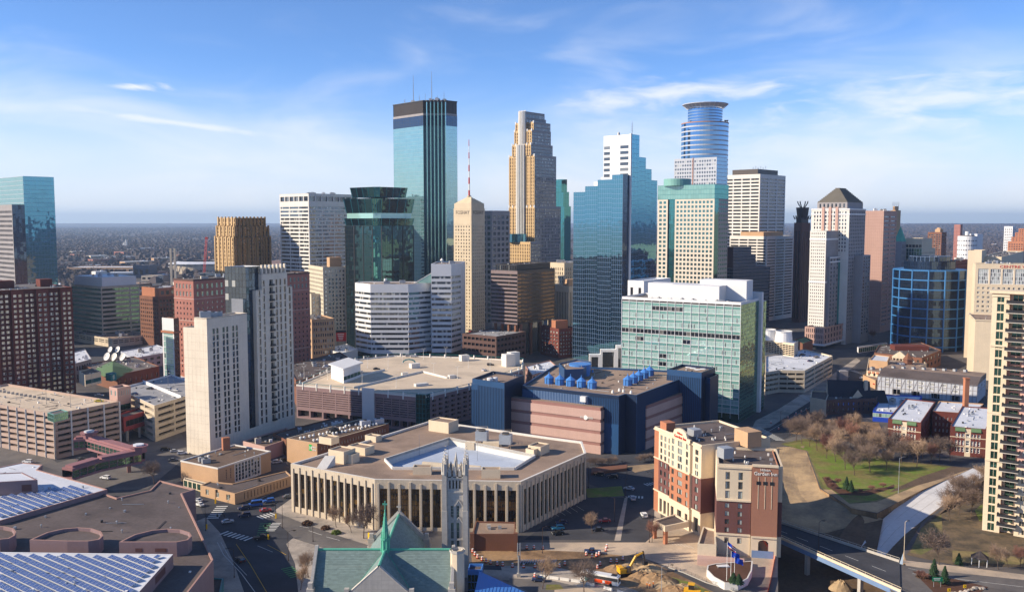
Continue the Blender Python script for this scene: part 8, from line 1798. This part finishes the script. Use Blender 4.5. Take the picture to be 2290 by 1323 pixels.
for a in ((571,1131,200,'blue','van','waiting at the crosswalk of the curved road'),(546,1138,205,'navy','suv','beside the blue van at the crosswalk'),(547,1154,200,'navy','suv','stopped in front of the blue van'),(594,1143,25,'red','car','crossing the intersection'),(601,1122,205,'blue','suv','behind the blue van'),(509,1168,28,'silver','car','entering the shaded curve'),(586,1204,22,'black','pickup','turning beside the traffic island'),(537,1254,130,'black','suv','driving in the shaded curve'),(443,1120,140,'silver','car','parked by the covered walkway'),(446,1130,140,'white','car','parked second by the covered walkway'),(645,1112,25,'grey','car','on the street by the church wing'),
    (1407,1094,150,'silver','car','turning near the crosswalk'),(1414,1116,95,'silver','suv','driving up the street beside the parking lot'),(1440,1154,95,'white','suv','parked along the kerb opposite the hotel entrance'),(1340,1062,165,'black','suv','by the planted wall of the blue building'),(1369,1068,165,'black','suv','following another black one past the planted wall'),(1248,1194,195,'black','car','parked at the lot edge by the pilastered wall'),(1247,1183,195,'teal','suv','parked in the lot between two darker cars'),(1256,1170,195,'navy','car','parked in the lot nearest the pilastered wall'),(1337,1186,185,'black','car','under the pale tree in the lot'),(1352,1166,185,'red','car','behind the pale tree in the lot'),(1325,1236,175,'navy','pickup','parked on the construction dirt'),(1205,1298,175,'navy','car','half hidden by the blue roof'),
    (408,1015,20,'white','suv','parked below the beige slab'),(391,1010,20,'silver','car','parked beside the white one below the beige slab'),(370,1006,20,'black','suv','in the shade behind the pink skyway'),(388,1030,20,'grey','car','parked by the tan brick hall corner'),(62,1034,170,'white','suv','on the street below the left ramp'),(236,1070,160,'white','suv','under the pink skyway'),(180,1028,70,'grey','car','at the crossing below the left ramp'),(620,1035,30,'silver','suv','parked behind the tan brick hall'),(634,1030,30,'black','car','parked beside the silver one behind the hall'),
    (222,898,10,'yellow','car','on the roof deck of the left ramp',21.02),(222,886,10,'grey','car','in shade on the left ramp roof',21.02),(335,870,160,'black','car','on the grey ramp deck',18.12),(375,872,160,'silver','suv','on the grey ramp deck edge',18.12),(392,874,160,'white','car','on the grey ramp deck beside the silver one',18.12),(300,882,160,'navy','car','on the lower grey ramp deck',18.12),
    (1083,829,60,'white','car','alone on the tan ramp deck',18.62),(1097,817,10,'black','suv','by the far rail of the tan ramp deck',18.62),(842,826,10,'black','car','on the tan ramp deck',18.62),(804,832,10,'silver','car','on the tan ramp deck beside the lamp',18.62),(783,829,10,'white','car','on the tan ramp deck near the pavilion',18.62),(752,829,10,'black','suv','at the pavilion on the tan ramp deck',18.62),(925,798,10,'white','suv','at the back rail of the tan ramp deck',18.62),(914,797,10,'silver','suv','second at the back rail of the tan ramp deck',18.62),(1053,742,60,'red','car','on the dark brown garage roof',DARKRAMP[1]+.02),(1075,741,60,'white','car','on the dark brown garage roof',DARKRAMP[1]+.02),
    (1795,794,30,'black','car','on the white roofed ramp',14.12),(1826,800,30,'grey','suv','on the white roofed ramp',14.12),(1812,808,30,'navy','car','on the white roofed ramp edge',14.12),(2018,880,20,'navy','suv','in the shaded lot by the timbered warehouse'),(2040,882,20,'teal','car','in the shaded lot by the timbered warehouse'),(2090,886,20,'teal','suv','in the shaded lot before the warehouse gates'),(2110,888,20,'silver','suv','in the shaded lot before the warehouse gates'),(2195,886,15,'silver','car','at the right end of the warehouse lot'),(1928,846,30,'white','car','at the corner shop'),(1866,941,20,'black','suv','on the dirt lot by the stone church'),(1622,1280,5,'white','van','parked behind the hotel flagpoles')):car(*a)
p=GP(1342,1302,.12);b=Bd('city_bus','long white city bus with an orange advertisement swirl along its side',(p.x,p.y,.12),'bus');ang=math.atan2(-.42,.90);c_,s_=math.cos(ang),math.sin(ang)
def loc(x,y,z):return (p.x+x*c_-y*s_,p.y+x*s_+y*c_,.12+z)
def lbox(mb,x0,x1,y0,y1,z0,z1,mi=0):
    v=[[loc(x,y,z) for x,y in ((x0,y0),(x1,y0),(x1,y1),(x0,y1))] for z in (z0,z1)]
    for i in range(4):mb.poly([v[0][i],v[0][(i+1) % 4],v[1][(i+1) % 4],v[1][i]],mi)
    mb.poly(v[1],mi);mb.poly(v[0][::-1],mi)
mb=MB();lbox(mb,-6.3,6.3,-1.28,1.28,.4,3.0);b.part('body',mb,'white_paint');mb=MB();lbox(mb,-5.9,5.9,-1.1,1.1,3.0,3.2);b.part('roof',mb,'white_panel');mb=MB();lbox(mb,-6.0,6.2,-1.3,1.3,1.7,2.7);lbox(mb,6.2,6.34,-1.15,1.15,1.3,2.8);b.part('window_band',mb,'glass_dark');mb=MB();lbox(mb,-1.5,4.2,-1.31,-1.285,.5,1.65);b.part('advert_panel',mb,'orange');mb=MB();lbox(mb,-4.6,-1.5,-1.31,-1.285,.5,1.65);b.part('advert_panel',mb,'teal_metal');mb=MB();lbox(mb,1.2,2.0,-1.33,-1.31,.7,1.5);b.part('advert_swirl',mb,'white_paint');mb=MB();lbox(mb,3.8,5.4,-.7,.7,3.2,3.4);b.part('roof_hatch',mb,'black_metal')
for x in (-3.6,3.9):
    for y in (-1.2,1.2):mb=MB();A=[loc(x+.5*math.cos(6.283*i/12),y,.5+.5*math.sin(6.283*i/12)) for i in range(12)];B=[loc(x+.5*math.cos(6.283*i/12),y*1.1,.5+.5*math.sin(6.283*i/12)) for i in range(12)];mb.poly(B);mb.poly(B[::-1]);[mb.poly([A[i],A[(i+1) % 12],B[(i+1) % 12],B[i]]) for i in range(12)];b.part('wheel',mb,'rubber')
def machine(nm,lb,px,py,z,rot):
    q=GP(px,py,z);return Bd(nm,lb,(q.x,q.y,z),'machine'),q,rot
b,q,_=machine('excavator','yellow tracked excavator with raised arm digging beside the bus',1398,1284,.4,0)
for s_ in (-1.2,1.2):mb=MB();mb.box(q.x,q.y+s_,4.4,.8,.3,1.2,.3,bot=True);mb.tube((q.x-2.1,q.y+s_-1.0,.75),(q.x-2.1,q.y+s_+.2,.75),.45,n=8);b.part('track',mb,'rubber')
mb=MB();mb.box(q.x-.5,q.y,3.6,2.8,1.3,2.6,.3,bot=True);mb.box(q.x-1.6,q.y,1.6,2.8,2.6,3.1,.3);b.part('house',mb,'machine_yellow');mb=MB();mb.box(q.x+.9,q.y-.8,1.5,1.1,1.6,3.4,.3);b.part('cab',mb,['glass_dark']);mb=MB();mb.tube((q.x+1,q.y+.2,2),(q.x+3.6,q.y+1.5,6),.42,n=5);mb.tube((q.x+3.6,q.y+1.5,6),(q.x+6.2,q.y+2.6,6.8),.38,.3,n=5);b.part('boom',mb,'machine_yellow');mb=MB();mb.tube((q.x+6.0,q.y+2.5,7.2),(q.x+6.8,q.y+2.9,3.6),.32,.25,n=5);b.part('stick',mb,'bronze');mb=MB();mb.box(q.x+6.8,q.y+2.9,1.4,1.1,2.6,3.8,.5,bot=True);b.part('bucket',mb,'black_metal')
b,q,_=machine('wheel_loader','yellow wheel loader parked low at the dirt slope below the hotel drive',1548,1330,.3,0)
mb=MB();mb.box(q.x,q.y,5,2.2,1.0,2.3,-.3,bot=True);b.part('body',mb,'machine_yellow');mb=MB();mb.box(q.x-.3,q.y,1.6,1.6,2.3,3.8,-.3);b.part('cab',mb,'glass_dark');mb=MB();mb.box(q.x-.3,q.y,2.0,1.9,3.8,4.0,-.3,bot=True);b.part('cab_roof',mb,'machine_yellow');mb=MB();mb.box(q.x+4,q.y-1.3,1.4,3,.5,1.7,-.3,bot=True);b.part('bucket',mb,'machine_yellow')
for sx_ in (-1.7,1.7):
    for sy_ in (-1.2,1.2):mb=MB();a=Vector((q.x+sx_,q.y+sy_-sx_*.3,.85));mb.tube(a-Vector((0,.3,0)),a+Vector((0,.3,0)),.85,n=12,cap=True);b.part('wheel',mb,'rubber')
for i,(x,y,r_,h) in enumerate(((1405,1272,6,1.6),(1432,1290,5,1.9),(1452,1276,6,2.0),(1478,1300,6,2.1),(1530,1316,5,1.5),(1412,1298,4,1.0),(1440,1282,6,1.8),(1465,1296,6,2.2),(1490,1310,5,1.8),(1380,1270,5,1.2),(1420,1262,4,1.1),(1510,1322,6,1.6),(1880,1316,4,3))):
    q=GP(x,y,-8 if x>1700 else 0);m=MB();nn=14;rg=[]
    for k in range(6):rg.append([Vector((q.x+r_*(1-k/5)*math.cos(6.283*j/nn)*(1+.3*mnoise.noise(Vector((j,k,i)))),q.y+r_*.8*(1-k/5)*math.sin(6.283*j/nn),q.z-.05+h*(math.sin(k/5*1.57))*(1+.35*mnoise.noise(Vector((j*.7,k*.9,i+5)))))) for j in range(nn)])
    for k in range(5):
        for j in range(nn):m.poly([rg[k][j],rg[k][(j+1) % nn],rg[k+1][(j+1) % nn],rg[k+1][j]])
    tag(m.obj('dirt_mound','dirt' if i % 2 else 'sand'),'loose heap of excavated dirt beside the machines' if x<1700 else 'sand heap on the trench floor under the bridge','dirt heap','dirt heaps by the excavator' if x<1700 else None)
bm=MB();
for k in range(4):bm.cyl(0,0,.08+k*.25,.33+k*.25,.32-.02*k,.30-.02*k,10,k % 2,k==3)
bmesh_=bm.mesh('drum',['orange','white_paint']);bs=MB();bs.cyl(0,0,0,.09,.48,.44,8);bsm=bs.mesh('base','rubber')
for x,y in ((1057,1234),(1062,1241),(1068,1247),(1078,1252),(1087,1257),(1097,1260),(1112,1263),(1124,1264),(1146,1267),(1171,1268),(1196,1268),(1219,1269),(1251,1268),(1263,1262),(1196,1289),(1178,1226),(1194,1226),(1214,1227),(1311,1241),(1324,1246),(1340,1240),(1334,1243),(1393,1251),(1425,1243),(1379,1257),(1342,1263),(1357,1224),(1355,1231),(1366,1257),(1336,1270),(1741,960),(1724,946),(1762,934),(1780,926),(1792,921),(1803,917)):
    o=empty('traffic_barrel',GP(x,y,.1),'orange and white striped traffic barrel in a construction row','traffic barrel','orange barrels around the roadworks');o.scale=(1.25,1.25,1.25);child('drum',bmesh_,o);child('base',bsm,o)
jm=MB();prof(jm,[(-.3,0),(.3,0),(.22,.2),(.1,.85),(-.1,.85),(-.22,.2)],3.0);jme=jm.mesh('barrier','white_stone')
jl=[(1206,1289),(1250,1295),(1300,1302),(1340,1312),(1380,1323),(1420,1336)]
for (a,c) in zip(jl[:-1],jl[1:]):
    A,C=GP(*a,.1),GP(*c,.1);n=max(1,int((C-A).length/3.2));d=C-A
    for i in range(n):o=bpy.data.objects.new('concrete_barrier',jme);COL.objects.link(o);o.location=A.lerp(C,(i+.5)/n);o.rotation_euler=(0,0,math.atan2(d.y,d.x)+math.pi/2);tag(o,'white concrete road barrier segment in a curved line by the bus','barrier','concrete barriers along the roadworks')
for k in range(16):
    x=1158+k*5.4;q=GP(x,1258,.3);mb=MB();mb.tube(q,q+Vector((.9,2.2,.3)),.22,n=6,cap=True);o=mb.obj('pipe','galv');tag(o,'short white pipe length laid in a row on the construction dirt','pipe','pipes on the dirt')
def lamp(px,py,h,label,mat='dark_pole',arm=2.2,z=0.,side=1,group='street lamps',twin=False):
    q=GP(px,py,z);o=empty('street_lamp',q,label,'street lamp',group);m=MB();m.cyl(0,0,0,.5,.22,.2,8);m.tube((0,0,.4),(0,0,h),.11,.07,6);child('pole',m.mesh('pole',mat),o);m=MB();m.tube((0,0,h-.1),(side*arm*.6,0,h+.5),.06,.05,5);m.tube((side*arm*.6,0,h+.5),(side*arm,0,h+.45),.05,.05,5)
    if twin:m.tube((0,0,h-.1),(-arm,0,h+.1),.05,.05,5)
    ar=child('arm',m.mesh('arm',mat),o);m=MB();m.box(side*arm,0,.9,.35,h+.34,h+.5,bot=True);m.box(-arm if twin else side*arm,0,.9,.35,h+.34,h+.5,bot=True);child('lamp_head',m.mesh('lamp_head','lamp_white'),ar)
for x,y,h in ((580,1107,9),(645,1253,10),(632,1180,9),(460,1186,9),(524,1290,9),(1374,1165,9),(1398,1112,8),(1316,1090,9),(1213,1236,9),(1452,1212,9),(1460,1098,8),(1402,1072,8),(700,1210,7),(1745,955,9),(1766,972,9),(1815,905,9),(1850,875,9)):lamp(x,y,h,'dark street lamp beside the road with a short arm',side=1 if x % 2 else -1,group='dark street lamps')
lamp(2009,1102,15,'tall curved galvanised lamp post at the park tip','galv',3,group=None);lamp(2021,1258,14,'tan lamp post at the right bridge end','cream',1.0,group=None);lamp(1479,1345,11,'curved grey lamp post rising from the dirt slope','galv',3,group=None);lamp(1830,1236,11,'lamp post standing on the bridge deck','dark_pole',1.5,group=None)
for x,y in ((680,846),(733,848),(782,850),(822,822),(868,824),(900,812),(947,803),(970,838),(997,800),(1023,846),(1047,822),(1096,828),(886,866),(810,858)):lamp(x,y,7,'white twin headed lamp on the tan ramp deck','white_paint',.9,18.6,group='lamps on the tan ramp deck',twin=True)
for x,y,z in ((104,903,21),(158,910,21),(206,862,18.1),(376,862,18.1)):lamp(x,y,7,'grey lamp on the roof deck of the left ramps','steel',.9,z,group='lamps on the left ramps',twin=True)
def signal(px,py,arm,label):
    q=GP(px,py);o=empty('traffic_signal',q,label,'traffic signal');m=MB();m.tube((0,0,0),(0,0,5.6),.13,.1,6);m.tube((0,0,5.4),(arm,-.5,5.7),.09,.06,5);child('pole',m.mesh('pole','black_metal'),o)
    for t in (.98,.6):m=MB();m.box(arm*t,-.6*t,.4,.35,4.7,5.8,bot=True);h=child('signal_head',m.mesh('signal_head','black_metal'),o)
    m=MB();m.box(0,0,.5,.5,0,1.8);child('control_box',m.mesh('control_box','yellow_sign'),o)
signal(462,1182,7,'black mast arm signal at the convention center corner');signal(600,1205,-1,'short black signal at the traffic island tip');signal(617,1158,-1.5,'yellow based signal at the pilastered building corner');signal(482,1125,1,'yellow based signal by the tan church wing')
for x,y,lb in ((1625,1297,'tall white flagpole with the striped flag in the hotel planter'),(1634,1298,'middle white flagpole with a small blue flag in the hotel planter'),(1642,1300,'right white flagpole with a bright blue flag in the hotel planter')):
    q=GP(x,y,2.2);i=(1625,1634,1642).index(x);h=(12.5,9.5,8)[i];o=empty('flagpole',q,lb,'flagpole');m=MB();m.tube((0,0,0),(0,0,h),.09,.05,6);child('pole',m.mesh('pole','white_paint'),o);m=MB()
    for k in range(6):
        for j in range(5):
            f0=lambda u,v:(.12+u*.42,.18*math.sin(u*1.3+v*.4),h-.1-v*.36-u*.16*(1 if i!=0 else 2))
            m.poly([f0(k,j+1),f0(k+1,j+1),f0(k+1,j),f0(k,j)],(j % 2 if not (k<3 and j<3) else 2) if i==0 else 0)
    child('flag',m.mesh('flag',['red','white_paint','flag_blue'] if i==0 else ['flag_blue']),o)
W0=[GP(x,y,0) for x,y in ((1683,1268),(1681,1290),(1672,1308),(1650,1320),(1620,1318),(1595,1304),(1580,1288),(1582,1278),(1600,1274))];P=[(v.x,v.y) for v in W0];P=P[::-1] if sum(P[i][0]*P[(i+1) % 9][1]-P[(i+1) % 9][0]*P[i][1] for i in range(9))<0 else P
b=Bd('planter','curved pale concrete planter wall under the hotel flags',(*P[0],0),'planter');mb=MB();mb.prism(P,0,2.3,cap=False);ii=inset(P,.4)
for i in range(9):a,c,d,e=P[i],P[(i+1) % 9],ii[(i+1) % 9],ii[i];mb.poly([(*a,2.3),(*c,2.3),(*d,2.3),(*e,2.3)])
b.part('wall',mb,'white_stone');mb=MB();mb.poly([(*p,2.2) for p in ii]);b.part('soil',mb,'mulch')
q=GP(1160,1289);b=Bd('sign_mast','tall white lattice sign mast on a concrete foot at the roadworks',(q.x,q.y,0),'mast');mb=MB();mb.box(q.x,q.y,1.2,1.2,0,1.2);b.part('foot',mb,'concrete');mb=MB();mb.tube((q.x,q.y,1.2),(q.x,q.y,7),.3,.26,8);mb.tube((q.x-.35,q.y,6.5),(q.x-.35,q.y,11.2),.12,n=5);mb.tube((q.x+.45,q.y,5),(q.x+.45,q.y,11.2),.12,n=5)
for k in range(6):mb.tube((q.x-.35,q.y,6.6+k*.75),(q.x+.45,q.y,7.3+k*.75),.08,n=4)
b.part('lattice',mb,'galv')
q=GP(2096,1312);b=Bd('road_sign','green road sign panel on two posts between small evergreens',(q.x,q.y,0),'road sign');mb=MB();mb.box(q.x,q.y,3.2,.12,1.9,3.2,bot=True);b.part('panel',mb,'green_sign');mb=MB();[mb.tube((q.x+s_,q.y+.1,0),(q.x+s_,q.y+.1,2.2),.07,n=5) for s_ in (-1.1,1.1)];b.part('posts',mb,'galv');mb=MB();[mb.box(q.x-.2,q.y-.08,2.2-.4*k,.03,2.75-.45*k,2.9-.45*k,bot=True) for k in range(2)];b.part('lettering',mb,'white_paint')
for x,y,lb in ((2122,1330,'yellow arrow sign nearest the green road sign'),(2157,1322,'yellow arrow sign beside the boulders')):
    q=GP(x,y);b=Bd('arrow_sign',lb,(q.x,q.y,0),'sign');mb=MB();mb.box(q.x,q.y,.9,.08,1.2,2.2,bot=True);b.part('panel',mb,'yellow_sign');mb=MB();mb.tube((q.x,q.y+.08,0),(q.x,q.y+.08,1.4),.05,n=5);b.part('post',mb,'galv');mb=MB();f=[(-.25,1.4),(.1,1.7),(-.25,2.0),(-.05,2.0),(.3,1.7),(-.05,1.4)];mb.poly([(q.x+u,q.y-.06,v) for u,v in f]);b.part('arrow',mb,'black_metal')
for k in range(12):
    q=GP(2130+k*6.2,1328-k*1.2+rt.uniform(-3,3));m=MB();r_=rt.uniform(.4,.9);n=7
    rg=[[(q.x+r_*s*math.cos(6.283*j/n)*rt.uniform(.8,1.2),q.y+r_*s*math.sin(6.283*j/n)*rt.uniform(.8,1.2),z*r_) for j in range(n)] for s,z in ((1,0),(1.05,.5),(.6,1.))]
    for i in range(2):[m.poly([rg[i][j],rg[i][(j+1) % n],rg[i+1][(j+1) % n],rg[i+1][j]]) for j in range(n)]
    m.poly(rg[2]);tag(m.obj('boulder','pavement'),'pale boulder in the rock row by the yellow arrow signs','boulder','boulders beside the road')
q=GP(2190,1262);b=Bd('gazebo','small dark roofed gazebo under the cream tower',(q.x,q.y,0),'gazebo');mb=MB();[mb.poly([(q.x+3*math.cos(R(60*i)),q.y+3*math.sin(R(60*i)),2.6),(q.x+3*math.cos(R(60*i+60)),q.y+3*math.sin(R(60*i+60)),2.6),(q.x,q.y,4.8)]) for i in range(6)];b.part('roof',mb,'roof_dark')
for i in range(6):mb=MB();mb.tube((q.x+2.6*math.cos(R(60*i)),q.y+2.6*math.sin(R(60*i)),0),(q.x+2.6*math.cos(R(60*i)),q.y+2.6*math.sin(R(60*i)),2.7),.12,n=5);b.part('post',mb,'white_paint')
fp=[(1495,1268),(1530,1280),(1580,1302),(1632,1318),(1680,1342)];b=Bd('fence','low black rail fence on a kerb along the hotel drive',(*GP(*fp[0])[:2],0),'fence')
for a,c in zip(fp[:-1],fp[1:]):
    A,C=GP(*a),GP(*c);mb=MB();[mb.tube((A.x,A.y,z),(C.x,C.y,z),.035,n=3) for z in (.35,.75,1.15)];b.part('rails',mb,'black_metal');n=int((C-A).length/1.5)
    for i in range(n):v=A.lerp(C,i/n);mb=MB();mb.tube((v.x,v.y,0),(v.x,v.y,1.2),.04,n=4);b.part('post',mb,'black_metal')
    d=(C-A).normalized();k=Vector((-d.y,d.x,0))*.25;mb=MB();mb.prism([tuple((A-k).xy),tuple((C-k).xy),tuple((C+k).xy),tuple((A+k).xy)],0,.25);b.part('kerb',mb,'concrete')
q=GP(828,1208);b=Bd('yellow_sign','bright yellow slanted sign board on the narrow lawn',(q.x,q.y,0),'sign');mb=MB();mb.box(q.x,q.y,1.9,.3,.6,2.8,-.5,bot=True);b.part('board',mb,'yellow_sign');mb=MB();mb.box(q.x,q.y,1.2,.2,0,.6,-.5);b.part('foot',mb,'concrete')
A,C=GP(1402,1052),GP(1322,1062);b=Bd('planter_wall','low red brown planted wall along the street by the blue building',(A.x,A.y,0),'wall');mb=MB();mb.prism([tuple(v) for v in ((C.x,C.y),(A.x,A.y),(A.x+1,A.y+6),(C.x+1,C.y+8))],0,1.3);b.part('wall',mb,'brick_brown')
tp=[(1734,1245),(1724,1300),(1716,1330)];b=Bd('safety_fence','orange mesh safety fence at the trench edge by the hotel',(*GP(*tp[0])[:2],0),'fence');mb=MB()
for a,c in zip(tp[:-1],tp[1:]):A,C=GP(*a),GP(*c);mb.poly([A,C,C+Vector((0,0,1.2)),A+Vector((0,0,1.2))])
b.part('mesh_panel',mb,'orange')
def person(px,py,label,z=.15):
    q=GP(px,py,z);me=bpy.data.meshes.new('body');V=[(0,0,.95),(0,0,1.2),(0,0,1.42),(0,0,1.52),(0,0,1.68),(.1,0,.9),(.12,.06,.48),(.12,0,.05),(.12,-.14,.03),(-.1,0,.9),(-.12,-.05,.48),(-.12,.02,.05),(-.12,-.12,.03),(.2,0,1.4),(.27,-.05,1.12),(.22,-.25,.98),(-.2,0,1.4),(-.27,-.03,1.12),(-.24,-.2,.92)]
    E=[(0,1),(1,2),(2,3),(3,4),(0,5),(5,6),(6,7),(7,8),(0,9),(9,10),(10,11),(11,12),(2,13),(13,14),(14,15),(2,16),(16,17),(17,18)];RR=[.15,.16,.15,.06,.11,.1,.075,.05,.05,.1,.075,.05,.05,.075,.055,.045,.075,.055,.045]
    me.from_pydata(V,E,[]);o=bpy.data.objects.new('tmp',me);COL.objects.link(o);m=o.modifiers.new('s','SKIN')
    for i,r_ in enumerate(RR):me.skin_vertices[0].data[i].radius=(r_,r_*.8)
    me.skin_vertices[0].data[0].use_root=True;s=o.modifiers.new('d','SUBSURF');s.levels=1;dg=bpy.context.evaluated_depsgraph_get();dg.update();m2=bpy.data.meshes.new_from_object(o.evaluated_get(dg));bpy.data.objects.remove(o)
    for k in ('jeans','hivis','skin'):m2.materials.append(M[k])
    for f in m2.polygons:f.material_index=0 if f.center.z<.92 else (1 if f.center.z<1.46 and abs(f.center.x)<.3 and not (f.center.z<1.05 and abs(f.center.x)>.19) else 2)
    r=empty('person',q,label,'person');r.rotation_euler=(0,0,rt.uniform(0,6));r.scale=(1.08,1.08,1.08);child('body',m2,r);h=MB();h.cyl(0,0,1.72,1.84,.13,.09,8);child('helmet',h.mesh('helmet','white_paint'),r)
for x,y,lb in ((1447,1314,'worker in orange vest standing by the dirt heap'),(1453,1316,'worker in orange vest beside the first one by the road'),(1461,1312,'worker in orange vest nearest the curved lamp post')):person(x,y,lb)
# the air
def haze():
    m=bpy.data.materials.new('haze_air');m.use_nodes=True;nt=m.node_tree;nt.nodes.remove(nt.nodes['Principled BSDF']);v=nt.nodes.new('ShaderNodeVolumePrincipled');v.inputs['Density'].default_value=HAZE;v.inputs['Color'].default_value=(.55,.74,1.,1);v.inputs['Anisotropy'].default_value=.25;nt.links.new(v.outputs[0],nt.nodes['Material Output'].inputs['Volume'])
    mb=MB();mb.box(0,8600,36000,22000,-13,285,bot=True);M['haze_air']=m;tag(mb.obj('haze','haze_air'),'thin blue haze between the city and the horizon','haze',kind='stuff')
HAZE=.00006
haze()
